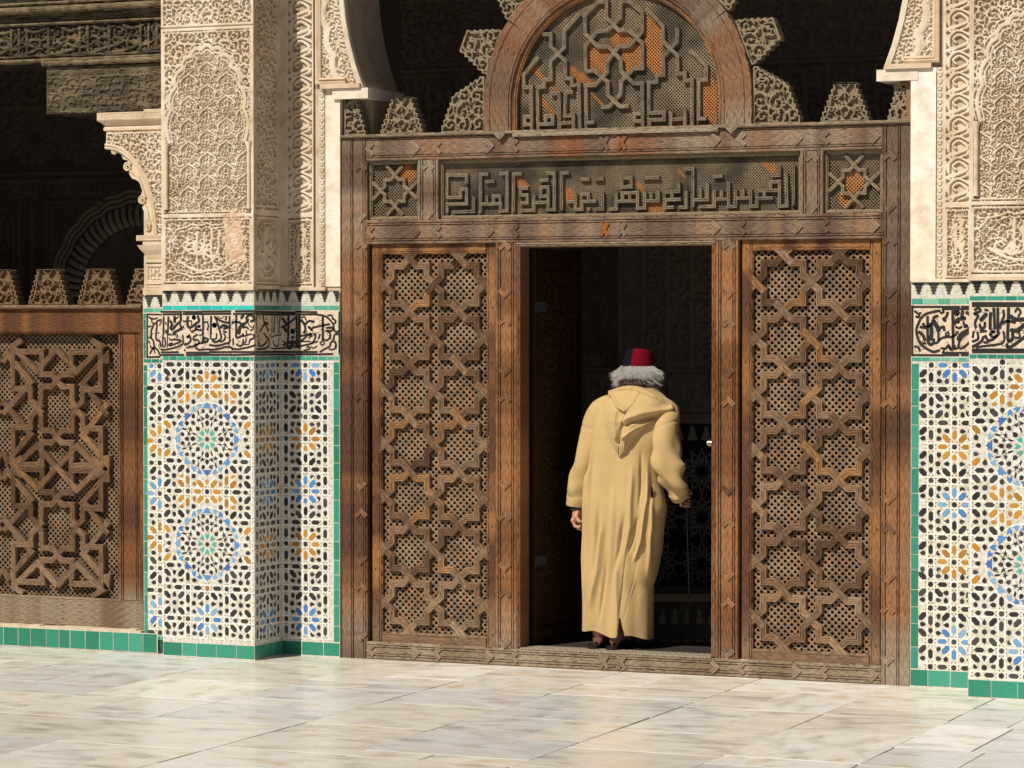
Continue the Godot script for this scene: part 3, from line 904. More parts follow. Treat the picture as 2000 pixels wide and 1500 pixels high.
	# wall behind the screen: letters above, honeycomb and mosaic seen through the door
	w = thing("carved_back_wall", "dark plaster wall with letter bands and mosaic foot, seen through the open doorway", "wall", Vector3(-0.2, -0.25, -2.75))
	off = -w.position
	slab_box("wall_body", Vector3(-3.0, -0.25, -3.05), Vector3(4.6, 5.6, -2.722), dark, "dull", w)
	c = Carve.new(-1.75, 1.29, 0.15, 2.62, 130.0, -0.020)
	for y in [1.60, 1.64, 1.345]:
		c.stroke(PackedVector2Array([Vector2(-2, y), Vector2(1, y)]), 0.010, 0.010, 0.004)
	for x in [-1.40, -1.02, -0.86, -0.69, -0.52]:
		c.stroke(PackedVector2Array([Vector2(x, 1.64), Vector2(x, 2.7)]), 0.011, 0.011, 0.004)
	for a in 3:
		for b in 8:
			sebka(c, -1.34 + a * 0.13, 1.70 + b * 0.13 + (0.065 if a % 2 else 0.0), 0.13, 0.13, 0.0)
	c.vines(-0.84, 1.66, 0.14, 2.62, 0.12, 0.009, 0.0, rng)
	for i in 20:
		var x := -1.72 + i * 0.095
		c.stroke(PackedVector2Array([Vector2(x, 1.57), Vector2(x, 1.42), Vector2(x + 0.05, 1.39)]), 0.013, 0.010, 0.0)
		c.ring(Vector2(x + 0.05, 1.47 + 0.04 * (i % 2)), 0.022, 0.009, -0.002)
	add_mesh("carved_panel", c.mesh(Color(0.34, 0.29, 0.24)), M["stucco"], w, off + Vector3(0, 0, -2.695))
	c = Carve.new(-2.6, 2.62, 1.4, 4.35, 110.0, -0.024)
	for y in [3.03, 3.08, 3.60, 3.64, 4.1]:
		c.stroke(PackedVector2Array([Vector2(-3, y), Vector2(2, y)]), 0.014, 0.014, 0.006)
	c.vines(-2.6, 2.64, 1.4, 3.02, 0.15, 0.012, 0.0, rng)
	for k in 26:
		var x := -2.55 + k * 0.155
		c.stroke(PackedVector2Array([Vector2(x, 3.55), Vector2(x + 0.01, 3.28), Vector2(x + 0.04, 3.18)]), 0.020, 0.015, 0.004)
		c.stroke(smooth_line(PackedVector2Array([Vector2(x - 0.02, 3.20), Vector2(x + 0.05, 3.14), Vector2(x + 0.13, 3.20), Vector2(x + 0.12, 3.33), Vector2(x + 0.06, 3.34), Vector2(x + 0.05, 3.27)]), 5), 0.018, 0.012, 0.004)
	c.vines(-2.6, 3.10, 1.4, 3.58, 0.13, 0.008, -0.006, rng)
	c.vines(-2.6, 3.66, 1.4, 4.35, 0.16, 0.012, 0.0, rng)
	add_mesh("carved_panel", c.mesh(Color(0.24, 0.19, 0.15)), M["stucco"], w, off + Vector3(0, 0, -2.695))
	# merlon band and star mosaic of the foot
	g = Geo.new()
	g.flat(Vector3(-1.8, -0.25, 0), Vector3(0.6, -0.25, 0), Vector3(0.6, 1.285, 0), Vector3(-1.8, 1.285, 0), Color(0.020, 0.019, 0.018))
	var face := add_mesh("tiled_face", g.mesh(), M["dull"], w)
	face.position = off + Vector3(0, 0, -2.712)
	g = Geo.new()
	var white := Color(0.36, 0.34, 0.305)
	for k in 22:
		var x := -1.75 + k * 0.095
		var p := PackedVector2Array()
		for q in [[0.032, 0.0], [0.032, 0.02], [0.022, 0.03], [0.026, 0.045], [0.013, 0.06], [0.017, 0.08], [0.006, 0.095]]:
			p.push_back(Vector2(x + q[0], 1.18 + q[1]))
		for q in [[0.006, 0.095], [0.017, 0.08], [0.013, 0.06], [0.026, 0.045], [0.022, 0.03], [0.032, 0.02], [0.032, 0.0]]:
			p.push_back(Vector2(x - q[0], 1.18 + q[1]))
		g.prism(p, 0.0, 0.004, 0.0, white)
	for x in 8:
		for y in 5:
			var ctr := Vector2(-1.65 + x * 0.30, 0.98 - y * 0.30)
			for k in 12:
				var a := TAU * k / 12.0
				var a2 := a + TAU / 12.0
				var strap := PackedVector2Array([Vector2(0.0055, 0), Vector2(0.0055, 0.003), Vector2(-0.0055, 0.003), Vector2(-0.0055, 0)])
				g.sweep(PackedVector2Array([ctr + Vector2.from_angle(a) * 0.035, ctr + Vector2.from_angle(a + 0.13) * 0.085, ctr + Vector2.from_angle(a2 - 0.10) * 0.115, ctr + Vector2.from_angle(a2 + 0.05) * 0.15]), false, strap, white, 0.0, false)
				g.sweep(PackedVector2Array([ctr + Vector2.from_angle(a2) * 0.035, ctr + Vector2.from_angle(a2 - 0.13) * 0.085, ctr + Vector2.from_angle(a + 0.10) * 0.115, ctr + Vector2.from_angle(a - 0.05) * 0.15]), false, strap, white, 0.0, false)
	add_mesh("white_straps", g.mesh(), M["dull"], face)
	# low tiled bench running back at an angle on the right
	var bench := thing("tiled_bench", "low tiled bench in the shade inside the doorway, right of the man's feet", "bench", Vector3(0.0, -0.25, -1.9))
	g = Geo.new()
	g.box(Vector3(-0.9, 0, -0.25), Vector3(0.9, 0.50, 0.25), Color(0.05, 0.045, 0.04))
	g.box(Vector3(-0.92, 0.50, -0.27), Vector3(0.92, 0.545, 0.275), Color(0.22, 0.17, 0.11))
	for k in 24:
		var x := -0.87 + k * 0.075
		g.box(Vector3(x - 0.022, 0.36, 0.25), Vector3(x + 0.022, 0.40, 0.254), Color(0.14, 0.13, 0.115))
		g.box(Vector3(x - 0.012, 0.40, 0.25), Vector3(x + 0.012, 0.45, 0.254), Color(0.14, 0.13, 0.115))
		g.box(Vector3(x - 0.02, 0.25, 0.25), Vector3(x + 0.02, 0.27, 0.254), Color(0.14, 0.13, 0.115))
	add_mesh("bench_body", g.mesh(), M["dull"], bench)
	bench.rotation.y = deg_to_rad(26)

# ------------------------------------------------------------------ the horseshoe arch over the screen
func build_walls() -> void:
	var plaster := Color(0.60, 0.51, 0.40)
	var a := thing("horseshoe_arch", "sunlit plaster horseshoe arch with scalloped carved spandrels around the wooden screen", "arch", Vector3(0, 3.25, -0.2))
	var off := -a.position
	var cy := 3.95
	var r := 1.68
	var outline := PackedVector2Array([Vector2(-2.098, 3.302), Vector2(-1.552, 3.302)])
	var a0 := PI + asin((cy - 3.302) / r)
	var a1 := -asin((cy - 3.302) / r)
	for k in 61:
		var t := lerpf(a0, a1, k / 60.0)
		outline.push_back(Vector2(cos(t) * r, cy + sin(t) * r))
	outline.append_array(PackedVector2Array([Vector2(2.102, 3.302), Vector2(2.102, 6.4), Vector2(-2.098, 6.4)]))
	var moved := PackedVector2Array()
	for p in outline:
		moved.push_back(p + Vector2(off.x, off.y))
	var g := Geo.new()
	g.prism(moved, -0.46 + off.z, 0.003 + off.z, 0.0, Color(0.44, 0.36, 0.285))
	add_mesh("arch_body", g.mesh(), M["stucco"], a)
	# flat white edge along the opening
	var edge := PackedVector2Array()
	for k in 49:
		var t := lerpf(a0, a1, k / 48.0)
		edge.push_back(Vector2(cos(t) * r, cy + sin(t) * r) + Vector2(off.x, off.y))
	g = Geo.new()
	g.sweep(edge, false, profile([[0.030, 0.0], [0.028, 0.020], [0.002, 0.022], [-0.003, 0.018], [-0.003, -0.02]]), Color(0.70, 0.62, 0.51))
	add_mesh("arch_edge", g.mesh(), M["stucco"], a, Vector3(0, 0, 0.003 + off.z))
	for s in [-1.0, 1.0]:
		var x0 := minf(1.53 * s, 1.838 * s)
		var x1 := maxf(1.53 * s, 1.838 * s)
		var c := Carve.new(x0, 3.325, x1, 3.88, 300.0, -0.013)
		# scalloped band parallel to the opening
		var band := PackedVector2Array()
		for k in 90:
			var t := lerpf(deg_to_rad(24.0), deg_to_rad(-2.0), k / 89.0)
			var bump := 0.022 * absf(sin(t * 36.0))
			var p := Vector2(-cos(-t) * (r + 0.118 + bump), cy - sin(t) * (r + 0.118 + bump))
			band.push_back(Vector2(p.x if s < 0 else -p.x, p.y))
		c.vines(x0, 3.33, x1, 3.88, 0.060, 0.0046, -0.001, rng)
		# leafy strip next to the edge
		for k in 34:
			var t := lerpf(deg_to_rad(24.0), deg_to_rad(-2.0), k / 33.0)
			var p := Vector2(cos(t), -sin(t))
			for q in 3:
				var rr := r + 0.038
				c.stroke(PackedVector2Array([Vector2(-p.x * rr * -s, cy + p.y * rr), Vector2(s * p.x * (rr + 0.03), cy + p.y * rr + 0.004 + q * 0.006)]), 0.003, 0.002, 0.0)
		c.stroke(band, 0.017, 0.017, 0.006)
		var outer := PackedVector2Array()
		for p in band:
			outer.push_back(p + Vector2(s * 0.022, 0))
		c.stroke(outer, 0.006, 0.006, 0.002)
		var skip := func(x: float, y: float) -> bool: return Vector2(x, y - cy).length() < r + 0.004
		add_mesh("carved_spandrel", c.mesh(stucco_tint, skip), M["stucco"], a, Vector3(off.x, off.y, 0.018 + off.z))
		# upright and level mouldings that frame the spandrel
		g = Geo.new()
		g.sweep(PackedVector2Array([Vector2(1.836 * s, 3.95) + Vector2(off.x, off.y), Vector2(1.836 * s, 3.345) + Vector2(off.x, off.y), Vector2(1.66 * s, 3.345) + Vector2(off.x, off.y)]), false, profile([[0.020, 0.0], [0.018, 0.024], [0.006, 0.030], [0.0, 0.018], [-0.008, 0.024], [-0.020, 0.020], [-0.022, 0.0]]), Color(0.66, 0.53, 0.39))
		add_mesh("moulding", g.mesh(), M["stucco"], a, Vector3(0, 0, 0.003 + off.z))
		slab_box("ledge", Vector3(minf(1.56 * s, 1.815 * s), 3.298, -0.44), Vector3(maxf(1.56 * s, 1.815 * s), 3.324, 0.045), Color(0.66, 0.54, 0.40), "stucco", a)
		slab_box("impost", Vector3(minf(1.512 * s, 1.74 * s), 3.236, -0.455), Vector3(maxf(1.512 * s, 1.74 * s), 3.297, 0.030), Color(0.74, 0.68, 0.58), "stucco", a)
		slab_box("jamb", Vector3(minf(1.56 * s, 1.701 * s), -3.25 + 3.25, -0.45), Vector3(maxf(1.56 * s, 1.701 * s), 3.235, -0.135), Color(0.46, 0.38, 0.30), "stucco", a)

# ------------------------------------------------------------------ carved wooden beam over the left bay
func build_beam() -> void:
	var old := Color(0.135, 0.105, 0.07)
	var t := thing("carved_beam", "black weathered wooden beam carved with letters, above the left lattice barrier", "beam", Vector3(-4.0, 3.44, 0.05))
	var off := -t.position
	slab_box("beam_body", Vector3(-5.9, 3.50, -0.30), Vector3(-2.692, 5.6, 0.150), Color(0.06, 0.048, 0.036), "beam_wood", t)
	slab_box("bracket_beam", Vector3(-3.566, 3.188, -0.30), Vector3(-2.692, 3.470, 0.182), Color(0.09, 0.07, 0.05), "beam_wood", t)
	# long mouldings
	var lip := func(y0: float, y1: float, x0: float, z0: float, z1: float) -> void:
		var g := Geo.new()
		var m := (y0 + y1) * 0.5
		var pts := PackedVector2Array()
		var n := 26
		for k in n + 1:
			pts.push_back(Vector2(lerpf(x0, -2.694, float(k) / n), m + 0.0016 * patches.get_noise_2d(k * 0.9, y0 * 7)) + Vector2(off.x, off.y))
		var h := (y1 - y0) * 0.5
		var pr := PackedVector2Array([Vector2(h, z0), Vector2(h, z1 - 0.012), Vector2(h * 0.6, z1 - 0.002), Vector2(0, z1), Vector2(-h * 0.6, z1 - 0.004), Vector2(-h, z1 - 0.016), Vector2(-h, z0)])
		g.sweep(pts, false, pr, Color(0.25, 0.19, 0.12))
		add_mesh("moulding", g.mesh(), M["beam_wood"], t, Vector3(0, 0, off.z))
	lip.call(3.474, 3.506, -3.585, 0.10, 0.226)
	lip.call(3.500, 3.522, -5.9, 0.10, 0.205)
	lip.call(3.795, 3.832, -5.9, 0.10, 0.236)
	lip.call(3.722, 3.738, -5.9, 0.10, 0.190)
	lip.call(3.840, 3.860, -5.9, 0.10, 0.215)
	# letters
	var c := Carve.new(-5.0, 3.520, -2.694, 3.722, 330.0, -0.022)
	var r := RandomNumberGenerator.new()
	r.seed = 18
	var x := -5.0
	while x < -2.70:
		var n := r.randi_range(1, 3)
		for k in n:
			var sx := x + k * 0.055
			c.stroke(PackedVector2Array([Vector2(sx, 3.708), Vector2(sx, 3.62), Vector2(sx, 3.556)]), 0.0105, 0.0095, 0.0)
		c.stroke(smooth_line(PackedVector2Array([Vector2(x + 0.02, 3.545), Vector2(x + 0.10, 3.555), Vector2(x + 0.19, 3.585), Vector2(x + 0.20, 3.63), Vector2(x + 0.15, 3.64), Vector2(x + 0.13, 3.61), Vector2(x + 0.22, 3.58)]), 6), 0.0115, 0.008, 0.001)
		c.stroke(smooth_line(PackedVector2Array([Vector2(x + 0.10, 3.70), Vector2(x + 0.16, 3.685), Vector2(x + 0.24, 3.70)]), 6), 0.011, 0.006, 0.0)
		c.stroke(smooth_line(PackedVector2Array([Vector2(x - 0.03, 3.60), Vector2(x + 0.03, 3.585), Vector2(x + 0.09, 3.605)]), 6), 0.012, 0.007, -0.001)
		c.stroke(PackedVector2Array([Vector2(x - 0.05, 3.535), Vector2(x + 0.26, 3.538 + r.randf_range(-0.006, 0.008))]), 0.008, 0.007, 0.0)
		x += r.randf_range(0.20, 0.30)
	c.vines(-5.0, 3.53, -2.694, 3.72, 0.085, 0.0055, -0.009, r)
	for j in c.h:
		for i in c.w:
			c.buf[j * c.w + i] += 0.0016 * fine.get_noise_2d((c.x0 + i / c.res) * 0.35, (c.y0 + j / c.res) * 5.0)
	var wood := func(px: float, py: float) -> Color:
		var k := clampf(0.5 + 1.5 * patches.get_noise_2d(px * 2.5, py * 14.0), 0, 1)
		return Color(0.10, 0.078, 0.053).lerp(Color(0.20, 0.152, 0.096), k)
	add_mesh("carved_letters", c.mesh(wood), M["beam_wood"], t, Vector3(off.x, off.y, off.z + 0.172))
	# dentil strip above the letters
	c = Carve.new(-5.0, 3.740, -2.694, 3.795, 330.0, -0.004)
	for k in 70:
		var q := -4.99 + k * 0.034
		c.rect(q, 3.748, q + 0.020, 3.765, 0.0)
	for j in c.h:
		for i in c.w:
			c.buf[j * c.w + i] += 0.0014 * fine.get_noise_2d((c.x0 + i / c.res) * 0.35, (c.y0 + j / c.res) * 5.0)
	add_mesh("dentil_strip", c.mesh(wood), M["beam_wood"], t, Vector3(off.x, off.y, off.z + 0.170))
	# bracket beam: flatter leaf carving
	c = Carve.new(-3.566, 3.190, -2.694, 3.468, 300.0, -0.002)
	var incise := PackedVector2Array()
	for k in 40:
		var q := -3.55 + k * 0.0225
		c.rect(q, 3.418, q + 0.013, 3.432, 0.003)
	c.vines(-3.55, 3.205, -2.70, 3.40, 0.105, 0.0085, 0.006, r)
	c.border(-3.555, 3.20, -2.70, 3.405, 0.006, 0.004)
	for j in c.h:
		for i in c.w:
			c.buf[j * c.w + i] += 0.0018 * fine.get_noise_2d((c.x0 + i / c.res) * 0.4, (c.y0 + j / c.res) * 4.0)
	var brown := func(px: float, py: float) -> Color:
		var k := clampf(0.5 + 1.4 * patches.get_noise_2d(px * 2.5, py * 9.0), 0, 1)
		return Color(0.11, 0.087, 0.06).lerp(Color(0.20, 0.155, 0.10), k)
	add_mesh("carved_leaves", c.mesh(brown), M["beam_wood"], t, Vector3(off.x, off.y, off.z + 0.196))
	# unseen eave, placed high above to keep sun off the upper wall and gallery
	var e := thing("unseen_eave", "unseen wooden eave out of view, placed to shade the upper wall and gallery", "eave", Vector3(-1.5, 6.0, 0.7))
	g_eave(e)
	# far support of the beam, out of view to the left, blocks light there
	var p := thing("unseen_far_pier", "plain plaster pier out of view at the far left end of the carved beam", "pier", Vector3(-6.3, 0, 0.0))
	var g := Geo.new()
	g.box(Vector3(-1.0, 0, -0.46), Vector3(0.4, 6.4, 0.33), Color(0.6, 0.5, 0.38))
	add_mesh("pier_core", g.mesh(), M["stucco"], p)

func g_eave(e: Node3D) -> void:  # boards and rafters of the unseen shading eave
	var g := Geo.new()
	g.box(Vector3(-6.5, 0.0, -1.2), Vector3(6.5, 0.10, 1.15), Color(0.09, 0.06, 0.04))
	add_mesh("boarding", g.mesh(), M["wood_old"], e)
	for k in 26:
		g = Geo.new()
		g.box(Vector3(-6.4 + k * 0.51, -0.12, -0.6), Vector3(-6.28 + k * 0.51, -0.001, 1.05), Color(0.10, 0.065, 0.04))
		add_mesh("rafter", g.mesh(), M["wood_old"], e)

# ------------------------------------------------------------------ cut-tile mosaic
const UNIT := 0.128            # the long gap of the pattern; the longer one is 1.414 of it
var black_tones := [Color(0.030, 0.026, 0.025), Color(0.040, 0.035, 0.034), Color(0.024, 0.021, 0.020), Color(0.060, 0.055, 0.055)]
var ochre_tones := [Color(0.47, 0.225, 0.035), Color(0.37, 0.18, 0.035), Color(0.52, 0.26, 0.045)]
var blue_tones := [Color(0.07, 0.20, 0.48), Color(0.16, 0.33, 0.56), Color(0.09, 0.25, 0.55), Color(0.22, 0.40, 0.58)]
var deep_tones := [Color(0.06, 0.14, 0.42), Color(0.10, 0.26, 0.55), Color(0.20, 0.36, 0.56)]
var teal_tones := [Color(0.05, 0.42, 0.34), Color(0.12, 0.36, 0.27), Color(0.09, 0.40, 0.31)]
var green_tones := [Color(0.025, 0.235, 0.150), Color(0.035, 0.275, 0.180), Color(0.020, 0.200, 0.120), Color(0.05, 0.31, 0.215), Color(0.03, 0.25, 0.175)]
var pale_tones := [Color(0.16, 0.44, 0.33), Color(0.10, 0.38, 0.28), Color(0.22, 0.50, 0.38), Color(0.06, 0.33, 0.23)]
var sea_tones := [Color(0.02, 0.50, 0.44), Color(0.03, 0.56, 0.48), Color(0.02, 0.44, 0.40)]
var glaze_mats := {}
var cut := {}
var lay_at := Vector2.ZERO

func glaze(tone: Color) -> StandardMaterial3D:
	if not glaze_mats.has(tone):
		var m: StandardMaterial3D = M["glazed"].duplicate()
		m.resource_name = "glaze"
		m.albedo_color = tone.linear_to_srgb()
		m.vertex_color_use_as_albedo = false
		glaze_mats[tone] = m
	return glaze_mats[tone]

func star_points(n: int, outer: float, inner: float, turn := 0.0) -> PackedVector2Array:
	var p := PackedVector2Array()
	for k in n * 2:
		p.push_back(Vector2.from_angle(turn + PI * k / n) * (outer if k % 2 == 0 else inner))
	return p

func poly(list: Array, s := 1.0) -> PackedVector2Array:
	var p := PackedVector2Array()
	for q in list:
		p.push_back(Vector2(q[0], q[1]) * s)
	return p

func cut_tile(kind: String) -> ArrayMesh:
	if cut.has(kind):
		return cut[kind]
	var p: PackedVector2Array
	match kind:
		"star_tile":
			p = star_points(8, 0.128, 0.098)
		"hexagon_tile":
			p = poly([[0.225, 0], [0.125, 0.098], [-0.125, 0.098], [-0.225, 0], [-0.125, -0.098], [0.125, -0.098]])
		"diagonal_tile":
			p = poly([[0.235, 0.01], [0.12, 0.115], [-0.12, 0.115], [-0.235, -0.01], [-0.12, -0.115], [0.12, -0.115]])
		"drop_tile":
			p = poly([[0.135, 0], [0.03, 0.095], [-0.07, 0.095], [-0.105, 0.06], [-0.125, 0], [-0.105, -0.06], [-0.07, -0.095], [0.03, -0.095]])
		"chevron_tile":
			p = poly([[0.17, 0], [0.03, 0.105], [-0.15, 0.105], [-0.06, 0], [-0.15, -0.105], [0.03, -0.105]])
		"bird_tile":
			p = poly([[0.16, 0], [0.07, 0.06], [0.09, 0.13], [0.0, 0.115], [-0.10, 0.22], [-0.10, -0.22], [0.0, -0.115], [0.09, -0.13], [0.07, -0.06]])
		"lozenge_tile":
			p = poly([[0.15, 0.03], [-0.06, 0.055], [-0.15, -0.03], [0.06, -0.055]])
		"arrow_tile":
			p = poly([[0.16, 0.0], [0.03, 0.035], [0.02, 0.12], [-0.03, 0.035], [-0.13, 0.05], [-0.06, -0.01], [-0.10, -0.09], [0.0, -0.045], [0.05, -0.09], [0.045, -0.03]])
		"dot_tile":
			p = poly([[0.032, 0], [-0.018, 0.03], [-0.018, -0.03]])
	for i in p.size():
		p[i] *= UNIT
	var g := Geo.new()
	g.prism(p, -0.003, 0.0016, 0.0007 if kind != "dot_tile" else 0.0, WHITE)
	cut[kind] = g.mesh()
	return cut[kind]

# lays one tile; the first 300 of a kind are single parts, the rest are gathered
func lay(owner: Node, panel: Node, rest: Dictionary, kind: String, at: Vector2, angle: float, tones: Array, scale := 1.0) -> void:
	var tone: Color = tones[rng.randi() % tones.size()]
	var b := Basis(Vector3(0, 0, 1), angle + rng.randf_range(-0.035, 0.035))
	b = Basis(Vector3(1, 0, 0), rng.randf_range(-0.012, 0.012)) * Basis(Vector3(0, 1, 0), rng.randf_range(-0.012, 0.012)) * b
	var s := scale * rng.randf_range(0.96, 1.03)
	var t := Transform3D(b.scaled(Vector3(s, s, 1)), Vector3(lay_at.x + at.x + rng.randf_range(-0.0008, 0.0008), lay_at.y + at.y + rng.randf_range(-0.0008, 0.0008), rng.randf_range(-0.0003, 0.0003)))
	if single(owner, kind):
		var o := MeshInstance3D.new()
		o.name = kind
		o.mesh = cut_tile(kind)
		o.transform = t
		o.set_surface_override_material(0, glaze(tone))
		put(o, panel)
	else:
		if not rest.has(kind):
			rest[kind] = [[], []]
		rest[kind][0].push_back(t)
		rest[kind][1].push_back(tone)

# the whole field: a grid with two gaps; stars on the crossings, hexagons on the lines, drops and slanted hexagons between
func zellij(owner: Node, panel: Node, w: float, h: float, xs: Array, ys: Array, flowers: Array, medallions: Array) -> void:
	var rest := {}
	var dots := []
	var slants := []
	var inside := func(p: Vector2, m: float) -> bool:
		if p.x < m or p.y < m or p.x > w - m or p.y > h - m:
			return false
		for c in medallions:
			if p.distance_to(c) < 0.222:
				return false
		return true
	var tones := func(p: Vector2, kind: String) -> Array:
		for f in flowers:
			var d: float = p.distance_to(f[0])
			if d < f[2] and (d > 0.02 or f[2] < 0.03):
				return f[1]
		return black_tones
	var put_tile := func(kind: String, p: Vector2, angle: float, m: float) -> void:
		if inside.call(p, m):
			lay(owner, panel, rest, kind, p, angle, tones.call(p, kind))
	var long := func(d: float) -> bool:
		return d > UNIT * 1.2
	for i in xs.size():
		for j in ys.size():
			var p := Vector2(xs[i], ys[j])
			put_tile.call("star_tile", p, 0.0, 0.012)
			for k in 8:
				var q := p + Vector2.from_angle(PI / 8 + k * PI / 4) * UNIT * 0.225
				if inside.call(q, 0.003):
					dots.push_back(Transform3D(Basis(Vector3(0, 0, 1), PI / 8 + k * PI / 4), Vector3(lay_at.x + q.x, lay_at.y + q.y, 0)))
	for axis in 2:
		var a: Array = xs if axis == 0 else ys
		var b: Array = ys if axis == 0 else xs
		for i in a.size() - 1:
			for j in b.size():
				var d: float = a[i + 1] - a[i]
				var turn := 0.0 if axis == 0 else PI / 2
				if not long.call(d):
					var mid: float = (a[i] + a[i + 1]) * 0.5
					put_tile.call("hexagon_tile", Vector2(mid, b[j]) if axis == 0 else Vector2(b[j], mid), turn, 0.014)
				else:
					var near := (i + j) % 2 == 0
					var pd: float = a[i] + 0.43 * UNIT if near else a[i + 1] - 0.43 * UNIT
					var ph: float = a[i + 1] - 0.505 * UNIT if near else a[i] + 0.505 * UNIT
					put_tile.call("drop_tile", Vector2(pd, b[j]) if axis == 0 else Vector2(b[j], pd), turn + (PI if near else 0.0), 0.014)
					put_tile.call("hexagon_tile", Vector2(ph, b[j]) if axis == 0 else Vector2(b[j], ph), turn, 0.014)
	for i in xs.size() - 1:
		for j in ys.size() - 1:
			var lx: bool = long.call(xs[i + 1] - xs[i])
			var ly: bool = long.call(ys[j + 1] - ys[j])
			var mid := Vector2(xs[i] + xs[i + 1], ys[j] + ys[j + 1]) * 0.5
			# which corner is the heart of a flower
			var heart := Vector2i(-1, -1)
			for f in flowers:
				for a in 2:
					for b in 2:
						if f[0].distance_to(Vector2(xs[i + a], ys[j + b])) < 0.02 and f[2] > 0.03:
							heart = Vector2i(a, b)
			if heart.x < 0:
				heart = Vector2i((i + 1) % 2, (j + 1) % 2)
			for a in 2:
				for b in 2:
					var corner := Vector2(xs[i + a], ys[j + b])
					var dir := Vector2(1 - 2 * a, 1 - 2 * b)
					var p := corner + dir * UNIT * 0.345
					var slanted := (lx and ly) or (lx and not ly and b == heart.y) or (ly and not lx and a == heart.x) or (not lx and not ly and a == heart.x and b == heart.y)
					if slanted:
						put_tile.call("diagonal_tile", p, PI / 4 if dir.x * dir.y > 0 else -PI / 4, 0.016)
						if inside.call(p, 0.03):
							slants.push_back([p, dir.normalized()])
					else:
						var vertical := (a + b + i) % 2 == 0
						put_tile.call("drop_tile", p, (PI / 2 * dir.y) if vertical else (0.0 if dir.x > 0 else PI), 0.014)
			if lx and ly:
				put_tile.call("star_tile", mid, 0.0, 0.012)
				for k in 4:
					put_tile.call("drop_tile", mid + Vector2.from_angle(k * PI / 2) * UNIT * 0.38, k * PI / 2, 0.014)
			elif ly:
				put_tile.call("star_tile", Vector2(xs[i + 1 - heart.x] + (1 - 2 * (1 - heart.x)) * UNIT * 0.30, mid.y), 0.0, 0.012)
				put_tile.call("drop_tile", Vector2(xs[i + heart.x] + (1 - 2 * heart.x) * UNIT * 0.33, mid.y), PI if heart.x == 1 else 0.0, 0.014)
			elif lx:
				put_tile.call("star_tile", Vector2(mid.x, ys[j + 1 - heart.y] + (1 - 2 * (1 - heart.y)) * UNIT * 0.30), 0.0, 0.012)
				put_tile.call("drop_tile", Vector2(mid.x, ys[j + heart.y] + (1 - 2 * heart.y) * UNIT * 0.33), -PI / 2 if heart.y == 1 else PI / 2, 0.014)
	white_straps(panel, w, h, xs, ys, medallions, slants)
	for c in medallions:
		medallion(owner, panel, rest, c, w, h)
	for kind in rest:
		copies("further_" + kind + "s", cut_tile(kind), M["glazed"], panel, rest[kind][0], rest[kind][1])
	copies("dot_tiles", cut_tile("dot_tile"), glaze(black_tones[0]), panel, dots, [])

# the white interlace between the coloured pieces, with its joints
func white_straps(panel: Node, w: float, h: float, xs: Array, ys: Array, medallions: Array, slants: Array) -> void:
	var g := Geo.new()
	var half := UNIT * 0.036
	var bar := func(a: Vector2, b: Vector2, z: float) -> void:
		var d := (b - a).normalized()
		var n := Vector2(-d.y, d.x) * half
		var c := Color(0.80, 0.79, 0.755) * rng.randf_range(0.93, 1.03)
		var p := [a + n + lay_at, a - n + lay_at, b - n + lay_at, b + n + lay_at]
		g.quad(Vector3(p[0].x, p[0].y, z), Vector3(p[1].x, p[1].y, z), Vector3(p[2].x, p[2].y, z), Vector3(p[3].x, p[3].y, z), c, c, p[0], p[1], p[2], p[3])
		for s in [[0, 3], [2, 1]]:
			var q: Vector2 = p[s[0]]
			var r: Vector2 = p[s[1]]
			g.flat(Vector3(r.x, r.y, 0), Vector3(q.x, q.y, 0), Vector3(q.x, q.y, z), Vector3(r.x, r.y, z), c)
	var free := func(p: Vector2) -> bool:
		if p.x < 0.004 or p.y < 0.004 or p.x > w - 0.004 or p.y > h - 0.004:
			return false
		for c in medallions:
			if p.distance_to(c) < 0.215:
				return false
		return true
	for axis in 2:
		var across: Array = ys if axis == 0 else xs
		var along := w if axis == 0 else h
		for q in across:
			for s in [-1.0, 1.0]:
				var at: float = q + s * UNIT * 0.142
				var t := 0.004
				while t < along - 0.004:
					var e := minf(t + UNIT * rng.randf_range(0.30, 0.52), along - 0.004)
					var a := Vector2(t, at) if axis == 0 else Vector2(at, t)
					var b := Vector2(e - 0.0008, at) if axis == 0 else Vector2(at, e - 0.0008)
					if free.call(a) and free.call(b):
						bar.call(a, b, 0.0007 if axis == 0 else 0.0010)
					t = e
	for q in slants:
		var n := Vector2(-q[1].y, q[1].x)
		for s in [-1.0, 1.0]:
			var m: Vector2 = q[0] + n * s * UNIT * 0.158
			bar.call(m - q[1] * UNIT * 0.27, m + q[1] * UNIT * 0.27, 0.0013 if s < 0 else 0.00145)
	for c in medallions:
		# ring of straps and the two crossed squares of the big rosette
		for k in 16:
			var a := TAU * k / 16.0
			for r in [[0.214, 0.214, TAU / 16.0], [0.072, 0.160, 0.26], [0.072, 0.160, -0.26], [0.160, 0.160, TAU / 16.0]]:
				var p: Vector2 = c + Vector2.from_angle(a) * r[0]
				var e: Vector2 = c + Vector2.from_angle(a + r[2]) * r[1]
				if free.call(c + (p - c) * 1.6 + Vector2(0, 0)) or (p.x > 0.01 and e.x > 0.01 and p.x < w - 0.01 and e.x < w - 0.01):
					bar.call(p, e, 0.00050 + 0.00003 * k)
	stuff(add_mesh("white_straps", g.mesh(), M["glazed_white"], panel))

